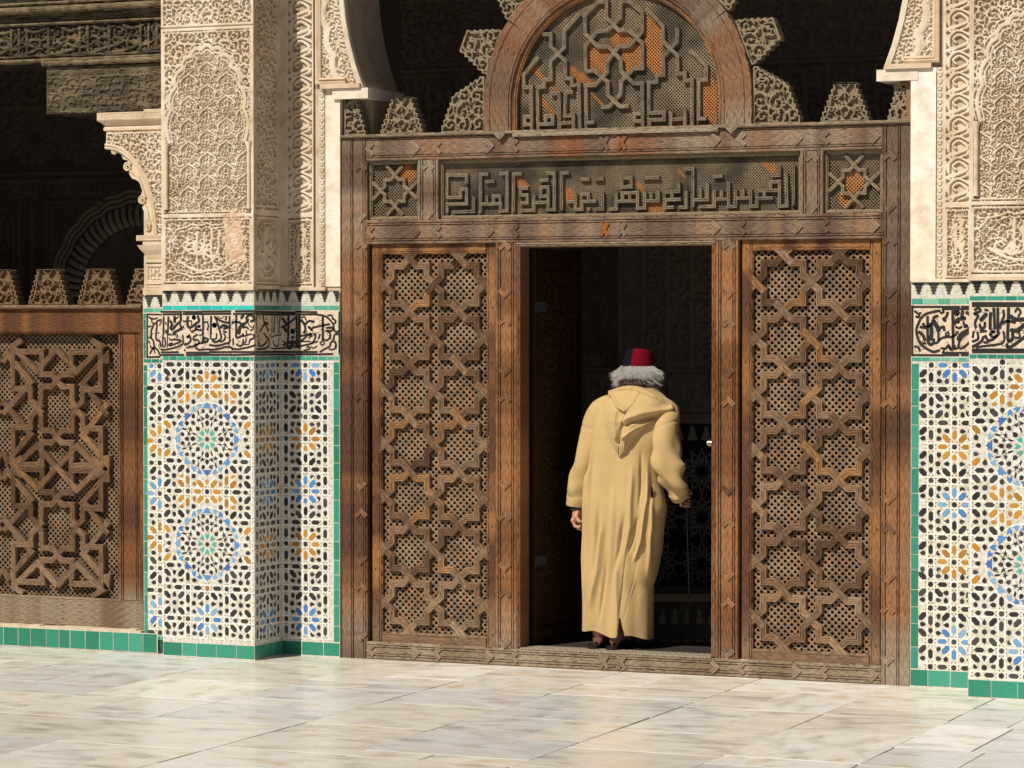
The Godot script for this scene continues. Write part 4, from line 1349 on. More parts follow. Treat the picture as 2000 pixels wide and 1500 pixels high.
func medallion(owner: Node, panel: Node, rest: Dictionary, c: Vector2, w: float, h: float) -> void:
	var u := 1.0 / 3350.0
	var set_piece := func(kind: String, q: Vector2, angle: float, tones: Array, s: float) -> void:
		var p := c + q * u
		if p.x > 0.012 and p.x < w - 0.012 and p.y > 0.012 and p.y < h - 0.012:
			lay(owner, panel, rest, kind, p, angle, tones, s)
	set_piece.call("star_tile", Vector2.ZERO, 0.0, black_tones, 0.95)
	for k in 8:
		var a := k * PI / 4
		set_piece.call("chevron_tile", Vector2.from_angle(a) * 158, a + PI, teal_tones, 0.90)
	for k in 4:
		var a := k * PI / 2
		var turn := func(v: Vector2) -> Vector2: return v.rotated(a)
		set_piece.call("drop_tile", turn.call(Vector2(305, 0)), a + PI, black_tones, 1.12)
		set_piece.call("drop_tile", turn.call(Vector2(448, 0)), a, black_tones, 0.95)
		set_piece.call("bird_tile", turn.call(Vector2(650, 0)), a, deep_tones, 1.15)
		var d := a + PI / 4
		set_piece.call("drop_tile", Vector2.from_angle(d) * 288, d, black_tones, 1.0)
		set_piece.call("drop_tile", Vector2.from_angle(d) * 430, d + PI, black_tones, 0.95)
		set_piece.call("bird_tile", Vector2.from_angle(d) * 628, d, deep_tones, 1.15)
		for s in [-1.0, 1.0]:
			set_piece.call("drop_tile", turn.call(Vector2(545, 88 * s)), a + s * 0.6, black_tones, 0.92)
			set_piece.call("lozenge_tile", turn.call(Vector2(285, 100 * s)), a + s * 0.3, black_tones, 0.9)
			set_piece.call("lozenge_tile", turn.call(Vector2(505, 192 * s)), a + s * 0.2, black_tones, 1.0)
			set_piece.call("arrow_tile", turn.call(Vector2(400, 98 * s)), a + s * 0.9, black_tones, 1.08)
			set_piece.call("arrow_tile", turn.call(Vector2(368, 188 * s)), a + s * 1.7, black_tones, 1.08)
			set_piece.call("drop_tile", turn.call(Vector2(448, 300 * s)), a + s * 0.1, black_tones, 0.95)
			set_piece.call("chevron_tile", turn.call(Vector2(578, 292 * s)), a, blue_tones, 0.98)
			set_piece.call("chevron_tile", turn.call(Vector2(640, 172 * s)), a - s * 0.9, blue_tones, 0.95)

# rows of glazed border tiles
func tile_row(owner: Node, panel: Node, called: String, x0: float, y0: float, x1: float, y1: float, step: float, tones: Array, upright := false) -> void:
	var p := y0 if upright else x0
	var e := y1 if upright else x1
	while p < e - 0.004:
		var q := minf(e, p + step * rng.randf_range(0.72, 1.25))
		if e - q < step * 0.3:
			q = e
		var g := Geo.new()
		var gap := rng.randf_range(0.0010, 0.0020)
		var tone: Color = tones[rng.randi() % tones.size()]
		if upright:
			g.tile(x0 + 0.001, p + gap, x1 - 0.001, q - gap, -0.004, 0.0016 + rng.randf_range(-0.0006, 0.0006), 0.0014, WHITE)
		else:
			g.tile(p + gap, y0 + 0.001, q - gap, y1 - 0.001, -0.004, 0.0016 + rng.randf_range(-0.0006, 0.0006), 0.0014, WHITE)
		add_mesh(called, g.mesh(), glaze(tone), panel)
		p = q

# white frieze with black stepped firs
func stepped_frieze(panel: Node, x0: float, x1: float, top: float, phase: float) -> void:
	var step := 0.082
	var k := ceili((x0 + 0.012 - phase) / step)
	var half := [[0.028, 0.0], [0.027, 0.007], [0.014, 0.019], [0.022, 0.021], [0.009, 0.034], [0.017, 0.036], [0.005, 0.047], [0.012, 0.057]]
	while phase + k * step < x1 - 0.012:
		var cx := phase + k * step
		var p := PackedVector2Array()
		for q in half:
			p.push_back(Vector2(maxf(cx - q[0], x0 + 0.002), top - 0.006 - q[1]))
		for i in range(half.size() - 1, -1, -1):
			p.push_back(Vector2(minf(cx + half[i][0], x1 - 0.002), top - 0.006 - half[i][1]))
		var g := Geo.new()
		g.prism(p, -0.003, 0.0015, 0.0, WHITE)
		add_mesh("stepped_tile", g.mesh(), glaze(black_tones[rng.randi() % 4]), panel)
		k += 1
	var g := Geo.new()
	g.tile(x0 + 0.002, top - 0.005, x1 - 0.002, top - 0.0005, -0.003, 0.0012, 0.0005, WHITE)
	add_mesh("black_edge_tile", g.mesh(), glaze(black_tones[1]), panel)

# cream tiles with the glaze left standing as letters
func inscription(owner: Node, panel: Node, x0: float, y0: float, x1: float, y1: float, data: String) -> void:
	var cols := maxi(1, roundi((x1 - x0) / 0.125))
	for i in cols:
		for j in 2:
			var g := Geo.new()
			var a := lerpf(x0, x1, float(i) / cols)
			var b := lerpf(x0, x1, float(i + 1) / cols)
			var c := lerpf(y0, y1, 0.5 * j)
			var d := lerpf(y0, y1, 0.5 * (j + 1))
			var t := rng.randf_range(0.88, 1.05)
			g.tile(a + 0.0008, c + 0.0008, b - 0.0008, d - 0.0008, -0.004, 0.0006, 0.0006, Color(0.70 * t, 0.57 * t, 0.44 * t))
			add_mesh("inscription_tile", g.mesh(), M["biscuit"], panel)
	for s in strokes(data):
		var r: float = s[0] * 0.86
		var p: PackedVector2Array = smooth_line(s[1], 5)
		var g := Geo.new()
		var black: Color = black_tones[0]
		var taper := PackedVector2Array([Vector2(r, -0.001), Vector2(r * 0.86, 0.0024), Vector2(-r * 0.86, 0.0024), Vector2(-r, -0.001)])
		g.sweep(p, false, taper, WHITE)
		for e in [p[0], p[p.size() - 1]]:
			var disc := PackedVector2Array()
			for k in 10:
				disc.push_back(e + Vector2.from_angle(TAU * k / 10) * r * 0.98)
			g.prism(disc, -0.001, 0.0023, 0.0, WHITE)
		if single(owner, "letter"):
			add_mesh("letter", g.mesh(), glaze(black), panel)
	# hair-thin scrolls between the letters
	var thin := Geo.new()
	for k in int((x1 - x0) * 90):
		var c := Vector2(rng.randf_range(x0 + 0.02, x1 - 0.02), rng.randf_range(y0 + 0.04, y1 - 0.04))
		var a0 := rng.randf() * TAU
		var rad := rng.randf_range(0.008, 0.022)
		var p := PackedVector2Array()
		for i in 8:
			var q := c + Vector2.from_angle(a0 + i * 0.42) * rad
			p.push_back(Vector2(clampf(q.x, x0 + 0.003, x1 - 0.003), clampf(q.y, y0 + 0.022, y1 - 0.022)))
		thin.sweep(p, false, PackedVector2Array([Vector2(0.0019, 0.0004), Vector2(0, 0.0016), Vector2(-0.0019, 0.0004)]), WHITE, 0.0, false)
	stuff(add_mesh("fine_scrolls", thin.mesh(), glaze(black_tones[3]), panel))

# the tiled foot of one wall face, from the floor to the plaster; x runs from 0 to w in the panel's own frame
# edge_l / edge_r: width of an upright green border; lv: heights (base, mosaic top, letters bottom, letters top, green top, frieze top)
func dado(owner: Node, t: Transform3D, x0: float, x1: float, edge_l: float, edge_r: float, lv: Array, ink: String, xs: Array, ys: Array, flowers: Array, medals: Array, top_tones: Array, band_tones: Array, letters_l := 0.0, letters_r := 0.0) -> void:
	var g := Geo.new()
	g.quad(Vector3(x0, 0, 0), Vector3(x1, 0, 0), Vector3(x1, lv[5], 0), Vector3(x0, lv[5], 0), Color(0.62, 0.60, 0.56), Color(0.62, 0.60, 0.56), Vector2(0, 0), Vector2(1, 0), Vector2(1, 1), Vector2(0, 1))
	var panel := add_mesh("tiled_face", g.mesh(), M["glazed_white"], owner)
	panel.transform = t
	# foot
	tile_row(owner, panel, "base_tile", x0 + 0.001, 0.006, x1 - 0.001, lv[0], 0.115, green_tones)
	# mosaic
	var mx0 := x0 + edge_l
	var mx1 := x1 - edge_r
	lay_at = Vector2(mx0, lv[0] + 0.004)
	var lxs := []
	for q in xs:
		lxs.push_back(q - mx0)
	var lys := []
	for q in ys:
		lys.push_back(q - lv[0] - 0.004)
	var lf := []
	for f in flowers:
		lf.push_back([f[0] - Vector2(mx0, lv[0] + 0.004), f[1], f[2]])
	var lm := []
	for c in medals:
		lm.push_back(c - Vector2(mx0, lv[0] + 0.004))
	# tiles lie straight under the face so that they are its pieces
	zellij(owner, panel, mx1 - mx0, lv[1] - lv[0] - 0.004, lxs, lys, lf, lm)
	if edge_l > 0:
		tile_row(owner, panel, "border_tile", x0 + 0.002, lv[0] + 0.004, mx0 - 0.002, lv[2] - 0.036, 0.11, green_tones, true)
	if edge_r > 0:
		tile_row(owner, panel, "border_tile", mx1 + 0.002, lv[0] + 0.004, x1 - 0.002, lv[2] - 0.036, 0.11, green_tones, true)
	tile_row(owner, panel, "border_tile", x0 + 0.002, lv[1] + 0.003, x1 - 0.002, lv[2] - 0.002, 0.05, band_tones)
	if letters_l > 0:
		tile_row(owner, panel, "border_tile", x0 + 0.002, lv[2], x0 + letters_l - 0.002, lv[3], 0.06, band_tones, true)
	if letters_r > 0:
		tile_row(owner, panel, "border_tile", x1 - letters_r + 0.002, lv[2], x1 - 0.002, lv[3], 0.06, band_tones, true)
	inscription(owner, panel, x0 + letters_l, lv[2], x1 - letters_r, lv[3], ink)
	tile_row(owner, panel, "border_tile", x0 + 0.002, lv[3] + 0.003, x1 - 0.002, lv[4], 0.085, top_tones)
	stepped_frieze(panel, x0, x1, lv[5], x0 + 0.041)

# ------------------------------------------------------------------ carved plaster
func sebka(c: Carve, cx: float, cy: float, w: float, h: float, ht: float) -> void:
	for s in [-1.0, 1.0]:
		# the pointed net, a double line
		var p := smooth_line(PackedVector2Array([Vector2(cx, cy + h * 0.56), Vector2(cx + s * w * 0.07, cy + h * 0.46), Vector2(cx + s * w * 0.30, cy + h * 0.34), Vector2(cx + s * w * 0.43, cy + h * 0.14), Vector2(cx + s * w * 0.40, cy - h * 0.02), Vector2(cx + s * w * 0.50, cy - h * 0.10)]), 4)
		c.stroke(p, 0.0050, 0.0050, ht + 0.002)
		var q := smooth_line(PackedVector2Array([Vector2(cx, cy + h * 0.40), Vector2(cx + s * w * 0.10, cy + h * 0.31), Vector2(cx + s * w * 0.27, cy + h * 0.15), Vector2(cx + s * w * 0.26, cy - h * 0.02)]), 4)
		c.stroke(q, 0.0026, 0.0026, ht - 0.004)
		# the paired stems with their looped feet
		c.stroke(smooth_line(PackedVector2Array([Vector2(cx + s * w * 0.05, cy + h * 0.28), Vector2(cx + s * w * 0.11, cy + h * 0.16), Vector2(cx + s * w * 0.10, cy - h * 0.06), Vector2(cx + s * w * 0.20, cy - h * 0.22)]), 4), 0.0042, 0.0036, ht)
		c.ring(Vector2(cx + s * w * 0.125, cy - h * 0.30), w * 0.070, 0.0032, ht)
		# curling leaves outside
		c.stroke(smooth_line(PackedVector2Array([Vector2(cx + s * w * 0.30, cy - h * 0.06), Vector2(cx + s * w * 0.34, cy - h * 0.20), Vector2(cx + s * w * 0.29, cy - h * 0.34)]), 4), 0.0050, 0.0018, ht - 0.002)
		c.stroke(smooth_line(PackedVector2Array([Vector2(cx + s * w * 0.50, cy + h * 0.42), Vector2(cx + s * w * 0.44, cy + h * 0.30), Vector2(cx + s * w * 0.50, cy + h * 0.16)]), 3), 0.0022, 0.0050, ht - 0.001)
		c.stroke(PackedVector2Array([Vector2(cx + s * w * 0.36, cy + h * 0.44), Vector2(cx + s * w * 0.24, cy + h * 0.52)]), 0.0050, 0.0020, ht - 0.002)
		c.stroke(PackedVector2Array([Vector2(cx + s * w * 0.46, cy - h * 0.20), Vector2(cx + s * w * 0.40, cy - h * 0.36)]), 0.0048, 0.0016, ht - 0.003)
	c.stroke(PackedVector2Array([Vector2(cx - w * 0.10, cy + h * 0.05), Vector2(cx + w * 0.10, cy + h * 0.05)]), 0.0034, 0.0034, ht)
	c.stroke(PackedVector2Array([Vector2(cx, cy - h * 0.06), Vector2(cx, cy - h * 0.20)]), 0.0048, 0.0016, ht - 0.002)

# a lobed arch line from the springing on the left to the one on the right
func lobed(cx: float, y0: float, half: float, rise: float, lobes: int, swell: float, n := 9) -> PackedVector2Array:
	var p := PackedVector2Array()
	var total := lobes * 2 + 1
	for k in total * n + 1:
		var t := float(k) / (total * n)
		var a := PI * (1.0 - t)
		var base := Vector2(cx + cos(a) * half, y0 + pow(sin(a), 0.85) * rise)
		var outward := Vector2(cos(a) * rise, sin(a) * half).normalized()
		var bump := absf(sin(t * total * PI))
		p.push_back(base + outward * swell * bump)
	return p

func cartouche(c: Carve, x0: float, y0: float, x1: float, y1: float, ht: float, seed_: int) -> void:
	c.border(x0 + 0.012, y0 + 0.012, x1 - 0.012, y1 - 0.012, 0.006, ht)
	var cx := (x0 + x1) * 0.5
	var cy := (y0 + y1) * 0.5
	var a := (x1 - x0) * 0.5 - 0.035
	var b := (y1 - y0) * 0.5 - 0.035
	for ring in 2:
		var p := PackedVector2Array()
		for k in 97:
			var t := TAU * k / 96.0
			var rx := a - ring * 0.02
			var ry := b - ring * 0.02
			var e := pow(pow(absf(cos(t)), 3.0) + pow(absf(sin(t)), 3.0), -0.3333)
			var bump := 0.010 * absf(sin(t * 8.0))
			p.push_back(Vector2(cx + cos(t) * e * (rx - bump), cy + sin(t) * e * (ry - bump)))
		c.stroke(p, 0.0052 if ring == 0 else 0.0034, 0.0052 if ring == 0 else 0.0034, ht)
	# tall letters and sweeping tails
	var r := RandomNumberGenerator.new()
	r.seed = seed_
	var wide := a > 0.2
	var stems := 5 if wide else 2
	for k in stems:
		var x := cx + (float(k) / maxf(1, stems - 1) - 0.35) * a * 0.75
		c.stroke(PackedVector2Array([Vector2(x, cy + b * r.randf_range(0.62, 0.80)), Vector2(x - 0.004, cy), Vector2(x, cy - b * r.randf_range(0.3, 0.55))]), 0.0095, 0.0075, ht)
	for k in (6 if wide else 3):
		var x := cx + r.randf_range(-0.7, 0.5) * a
		var y := cy + r.randf_range(-0.5, 0.35) * b
		var s := r.randf_range(0.25, 0.5) * minf(a, b)
		c.stroke(smooth_line_static(PackedVector2Array([Vector2(x + s, y + s * 0.5), Vector2(x + s * 0.6, y - s * 0.35), Vector2(x - s * 0.3, y - s * 0.4), Vector2(x - s * 0.7, y + s * 0.1), Vector2(x - s * 0.2, y + s * 0.4), Vector2(x + s * 0.15, y + s * 0.1)])), 0.0085, 0.0065, ht)
	c.stroke(smooth_line_static(PackedVector2Array([Vector2(cx - a * 0.75, cy - b * 0.35), Vector2(cx - a * 0.3, cy - b * 0.72), Vector2(cx + a * 0.35, cy - b * 0.66), Vector2(cx + a * 0.78, cy - b * 0.3)])), 0.0085, 0.006, ht)

func smooth_line_static(p: PackedVector2Array) -> PackedVector2Array:
	return smooth_line(p, 6)

# plain flat-faced wall piece
func slab_box(called: String, p: Vector3, q: Vector3, color: Variant, mat: String, parent: Node) -> MeshInstance3D:
	var root: Vector3 = parent.position if parent.get_parent() == self else Vector3.ZERO
	var g := Geo.new()
	g.box(p - root, q - root, color)
	return add_mesh(called, g.mesh(), M[mat], parent)

func build_piers() -> void:
	var plaster := Color(0.62, 0.52, 0.40)
	# ================= left pier
	var lp := thing("tiled_pier", "carved plaster pier on mosaic foot between the lattice barrier and wooden screen", "pier", Vector3(-2.39, 0, 0.1))
	var off := -lp.position
	slab_box("pier_core", Vector3(-2.69, 0, -0.45), Vector3(-2.0995, 6.4, 0.332), plaster, "stucco", lp)
	slab_box("recess_core", Vector3(-2.10, 0, -0.45), Vector3(-1.702, 3.30, 0.004), plaster, "stucco", lp)
	slab_box("side_strip", Vector3(-2.895, 0, -0.45), Vector3(-2.69, 3.2, 0.203), plaster, "stucco", lp)
	var lv := [0.084, 1.722, 1.752, 2.014, 2.044, 2.13]
	var fy := [0.097, 0.225, 0.406, 0.534, 0.662, 0.790, 0.967, 1.143, 1.271, 1.399, 1.576, 1.702]
	var cx := -2.395
	var fx := [cx - UNIT - 0.181, cx - UNIT, cx, cx + UNIT, cx + UNIT + 0.181]
	var flowers := [[Vector2(cx, 0.225), blue_tones, 0.078], [Vector2(cx, 0.406), ochre_tones, 0.025], [Vector2(cx, 0.967), ochre_tones, 0.076], [Vector2(cx, 1.576), ochre_tones, 0.076]]
	for my in [0.662, 1.271]:
		for s in [-1.0, 1.0]:
			for q in [Vector2(0.225 * s, 0.225), Vector2(0.225 * s, -0.225), Vector2(0.10 * s, 0.245), Vector2(0.10 * s, -0.245), Vector2(0.225 * s, 0.10), Vector2(0.225 * s, -0.10), Vector2(0.16 * s, 0.24), Vector2(0.16 * s, -0.24), Vector2(0.30 * s, 0.0), Vector2(0.26 * s, 0.06), Vector2(0.26 * s, -0.06)]:
				flowers.push_back([Vector2(cx, my) + q, ochre_tones, 0.030])
	dado(lp, Transform3D(Basis(), off + Vector3(0, 0, 0.345)), -2.69, -2.0855, 0.0, 0.0, lv, INK_PIER, fx, fy, flowers, [Vector2(cx, 0.662), Vector2(cx, 1.271)], sea_tones, green_tones)
	# return face, looking right
	var ry := [0.085, 0.213, 0.394, 0.522, 0.653, 0.781, 0.962, 1.090, 1.268, 1.396, 1.569, 1.697]
	var rf := []
	for q in [[0.213, blue_tones], [0.653, ochre_tones], [0.962, blue_tones], [1.268, ochre_tones], [1.697, blue_tones]]:
		rf.push_back(q)
	var side := Transform3D(Basis(Vector3(0, 0, -1), Vector3(0, 1, 0), Vector3(1, 0, 0)), off + Vector3(-2.0855, 0, 0))
	var flr := []
	for q in rf:
		flr.push_back([Vector2(-0.185, q[0]), q[1], 0.078])
	dado(lp, side, -0.345, -0.016, 0.0, 0.0, lv, INK_RETURN, [-0.313, -0.185, -0.057], ry, flr, [], green_tones, green_tones)
	# recess beside the screen
	var fl2 := []
	for q in rf:
		fl2.push_back([Vector2(-1.925, q[0]), q[1], 0.078])
	dado(lp, Transform3D(Basis(), off + Vector3(0, 0, 0.016)), -2.0855, -1.703, 0.0, 0.042, lv, INK_RECESS, [-2.234, -2.053, -1.925, -1.797, -1.616], ry, fl2, [], pale_tones, pale_tones, 0.0, 0.012)
	# narrow strip between barrier and pier
	dado(lp, Transform3D(Basis(), off + Vector3(0, 0, 0.216)), -2.895, -2.69, 0.03, 0.0, [0.10, 1.705, 1.733, 2.001, 2.03, 2.10], INK_STRIP, [-2.965, -2.784, -2.656], [0.12, 0.24, 0.37, 0.50, 0.68, 0.81, 0.94, 1.12, 1.25, 1.38, 1.56, 1.69], [[Vector2(-2.784, 1.69), blue_tones, 0.07], [Vector2(-2.784, 1.25), ochre_tones, 0.07], [Vector2(-2.784, 0.94), blue_tones, 0.07], [Vector2(-2.784, 0.68), ochre_tones, 0.07], [Vector2(-2.784, 0.24), blue_tones, 0.07]], [], pale_tones, green_tones, 0.022, 0.0)
	# carved plaster of the front
	var c := Carve.new(-2.69, 2.14, -2.084, 3.90, 330.0, -0.020)
	front_carving(c, -2.69, -2.084, 2.16, 31)
	add_mesh("carved_panel", c.mesh(pier_tint), M["stucco"], lp, off + Vector3(0, 0, 0.352))
	for s in [-1.0, 1.0]:
		colonette(lp, off + Vector3(-2.387 + s * 0.272, 0, 0.349), 2.60, 2.985)
	slab_box("string_course", Vector3(-2.694, 2.131, 0.30), Vector3(-2.080, 2.152, 0.362), Color(0.66, 0.54, 0.40), "stucco", lp)
	# carved return (narrow, turned to the right)
	c = Carve.new(-0.35, 2.14, -0.004, 3.90, 240.0, -0.018)
	c.rect(-0.36, 2.0, 0, 2.165, 0.0, true)
	c.rect(-0.36, 2.565, 0, 2.60, 0.0, true)
	c.rect(-0.36, 2.0, -0.325, 4.0, 0.0, true)
	c.rect(-0.03, 2.0, 0.1, 4.0, 0.0, true)
	cartouche(c, -0.325, 2.165, -0.03, 2.565, 0.0, 5)
	c.border(-0.31, 2.62, -0.045, 3.95, 0.006, 0.0)
	c.vines(-0.30, 2.61, -0.05, 3.90, 0.075, 0.005, -0.001, rng)
	add_mesh("carved_panel", c.mesh(stucco_tint), M["stucco"], lp).transform = Transform3D(Basis(Vector3(0, 0, -1), Vector3(0, 1, 0), Vector3(1, 0, 0)), off + Vector3(-2.084, 0, 0))
	# recess: carved band, plain moulding, beaded strip, plain plaster
	recess_carving(lp, off, -1.0, 2.15)
	slab_box("string_course", Vector3(-2.0855, 2.131, -0.1), Vector3(-1.79, 2.152, 0.034), Color(0.64, 0.52, 0.38), "stucco", lp)
	corbel(lp, off)
	# ================= right pier
	var rp := thing("tiled_pier", "carved plaster pier on a mosaic foot at the right edge, beside the sunlit white jamb", "pier", Vector3(2.40, 0, 0.1))
	off = -rp.position
	slab_box("pier_core", Vector3(2.103, 0, -0.45), Vector3(2.90, 6.4, 0.332), plaster, "stucco", rp)
	slab_box("recess_core", Vector3(1.702, 0, -0.45), Vector3(2.103, 3.30, 0.004), plaster, "stucco", rp)
	lv = [0.093, 1.737, 1.764, 2.040, 2.075, 2.16]
	var qy := [0.112, 0.249, 0.425, 0.552, 0.674, 0.802, 0.979, 1.106, 1.286, 1.414, 1.592, 1.720]
	var fr := []
	for q in [[0.249, blue_tones], [0.674, ochre_tones], [0.979, blue_tones], [1.286, ochre_tones], [1.720, blue_tones]]:
		fr.push_back([Vector2(1.942, q[0]), q[1], 0.078])
	dado(rp, Transform3D(Basis(), off + Vector3(0, 0, 0.016)), 1.703, 2.10, 0.046, 0.0, lv, INK_RIGHT_RECESS, [1.633, 1.814, 1.942, 2.07, 2.251], qy, fr, [], pale_tones, pale_tones, 0.010, 0.0)
	lv = [0.095, 1.757, 1.785, 2.057, 2.084, 2.163]
	cx = 2.408
	var py := [0.122, 0.250, 0.442, 0.570, 0.698, 0.826, 1.004, 1.182, 1.310, 1.438, 1.616, 1.744]
	fx = [cx - UNIT - 0.181, cx - UNIT, cx, cx + UNIT, cx + UNIT + 0.181]
	flowers = [[Vector2(cx, 0.250), blue_tones, 0.078], [Vector2(cx, 1.004), ochre_tones, 0.076], [Vector2(cx, 1.616), ochre_tones, 0.076]]
	for my in [0.698, 1.310]:
		for s in [-1.0, 1.0]:
			for q in [Vector2(0.225 * s, 0.225), Vector2(0.225 * s, -0.225), Vector2(0.10 * s, 0.245), Vector2(0.10 * s, -0.245), Vector2(0.225 * s, 0.10), Vector2(0.225 * s, -0.10), Vector2(0.16 * s, 0.24), Vector2(0.16 * s, -0.24), Vector2(0.30 * s, 0.0), Vector2(0.26 * s, 0.06), Vector2(0.26 * s, -0.06)]:
				flowers.push_back([Vector2(cx, my) + q, ochre_tones, 0.030])
	dado(rp, Transform3D(Basis(), off + Vector3(0, 0, 0.345)), 2.1035, 2.72, 0.0, 0.0, lv, INK_RIGHT_PIER, fx, py, flowers, [Vector2(cx, 0.698), Vector2(cx, 1.310)], green_tones, green_tones)
	c = Carve.new(2.102, 2.165, 2.72, 3.75, 330.0, -0.020)
	front_carving(c, 2.102, 2.72, 2.19, 47)
	add_mesh("carved_panel", c.mesh(stucco_tint), M["stucco"], rp, off + Vector3(0, 0, 0.352))
	colonette(rp, off + Vector3(2.411 - 0.272, 0, 0.349), 2.60, 2.985)
	slab_box("string_course", Vector3(2.098, 2.164, 0.30), Vector3(2.72, 2.184, 0.362), Color(0.66, 0.54, 0.40), "stucco", rp)
	recess_carving(rp, off, 1.0, 2.165)
	slab_box("string_course", Vector3(1.703, 2.161, -0.1), Vector3(2.10, 2.178, 0.030), Color(0.72, 0.64, 0.53), "stucco", rp)

func front_carving(c: Carve, x0: float, x1: float, y0: float, seed_: int) -> void:
	var cx := (x0 + x1) * 0.5
	var r := RandomNumberGenerator.new()
	r.seed = seed_
	# flat fillets
	c.rect(x0 - 1, 0, x0 + 0.016, 9, 0.0, true)
	c.rect(x1 - 0.016, 0, x1 + 1, 9, 0.0, true)
	c.rect(x0 - 1, 0, x1 + 1, y0 + 0.008, 0.0, true)
	c.rect(x0 - 1, 2.552, x1 + 1, 2.574, 0.001, true)
	c.rect(x0 - 1, 3.630, x1 + 1, 3.668, 0.001, true)
	c.rect(x0 - 1, 3.644, x1 + 1, 3.654, -0.006, true)
	cartouche(c, x0 + 0.012, y0 + 0.008, x1 - 0.012, 2.552, 0.0, seed_)
	c.vines(x0 + 0.02, y0 + 0.014, x1 - 0.02, 2.545, 0.062, 0.0038, -0.003, r)
	# lobed arch over the honeycomb field
	var arch := lobed(cx, 2.99, 0.250, 0.535, 5, 0.020)
	var top := 3.630
	var out_x := 0.292
	var inside := func(x: float, y: float) -> bool:
		if y < 2.99:
			return absf(x - cx) < 0.252
		var t := absf(x - cx) / 0.272
		return t < 1.0 and y < 2.99 + 0.545 * pow(maxf(0.0, 1.0 - t * t), 0.44)
	var keep := c.lock.duplicate()
	for j in c.h:
		for i in c.w:
			var k := j * c.w + i
			var x := c.x0 + i / c.res
			var y := c.y0 + j / c.res
			if keep[k] == 0 and y > 2.57 and y < 3.632 and not inside.call(x, y):
				c.lock[k] = 1
	var pw := 0.1235
	var ph := 0.130
	c.vines(x0 + 0.016, 2.575, x1 - 0.016, 3.60, 0.048, 0.0036, -0.010, r)
	for a in range(-3, 4):
		for b in 9:
			var y := 2.60 + b * ph + (0.5 * ph if posmod(a, 2) == 1 else 0.0)
			sebka(c, cx + a * pw, y, pw, ph, -0.0015)
	# the other way round for the spandrels
	for j in c.h:
		for i in c.w:
			var k := j * c.w + i
			var x := c.x0 + i / c.res
			var y := c.y0 + j / c.res
			if keep[k] == 0 and y > 2.99 and y < 3.632:
				c.lock[k] = 1 if inside.call(x, y) else 0
	c.vines(x0 + 0.016, 3.02, x1 - 0.016, 3.632, 0.070, 0.0052, -0.001, r)
	c.lock = keep
	c.stroke(arch, 0.012, 0.012, 0.004)
	c.stroke(lobed(cx, 2.99, 0.228, 0.508, 5, 0.019), 0.006, 0.006, 0.0005)
	c.stroke(lobed(cx, 2.99, 0.272, 0.562, 5, 0.021), 0.005, 0.005, 0.001)
	c.border(x0 + 0.022, 2.584, x1 - 0.022, 3.622, 0.004, 0.0)
	# upper field
	c.vines(x0 + 0.016, 3.67, x1 - 0.016, 3.95, 0.066, 0.0048, -0.001, r)
	c.stroke(lobed(cx, 3.70, 0.03, 0.05, 1, 0.01), 0.008, 0.008, 0.002)
	# chipped, rubbed surface where the plaster is gone
	if cx < 0:
		for j in c.h:
			for i in c.w:
				var x := c.x0 + i / c.res
				var y := c.y0 + j / c.res
				if absf(x + 2.24) < 0.2 and absf(y - 2.43) < 0.35:
					var t := worn(x, y)
					if t > 0:
						var k := j * c.w + i
						c.buf[k] = lerpf(c.buf[k], -0.008 + 0.005 * fine.get_noise_2d(x * 4, y * 4), t)
	c.weather(patches, 0.0012)

func colonette(parent: Node, at: Vector3, y0: float, y1: float) -> void:
	var g := Geo.new()
	var pts := PackedVector3Array()
	var rad := PackedFloat32Array()
	for q in [[0.0, 0.018], [0.012, 0.018], [0.016, 0.013], [0.05, 0.0125], [0.80, 0.012], [0.86, 0.012], [0.865, 0.015], [0.88, 0.015], [0.885, 0.012], [0.93, 0.016], [0.97, 0.021], [1.0, 0.021]]:
		pts.push_back(Vector3(0, lerpf(y0, y1, q[0]), 0))
		rad.push_back(q[1])
	g.tube(pts, rad, 14, Color(0.68, 0.57, 0.43))
	add_mesh("colonette", g.mesh(), M["stucco"], parent, at)

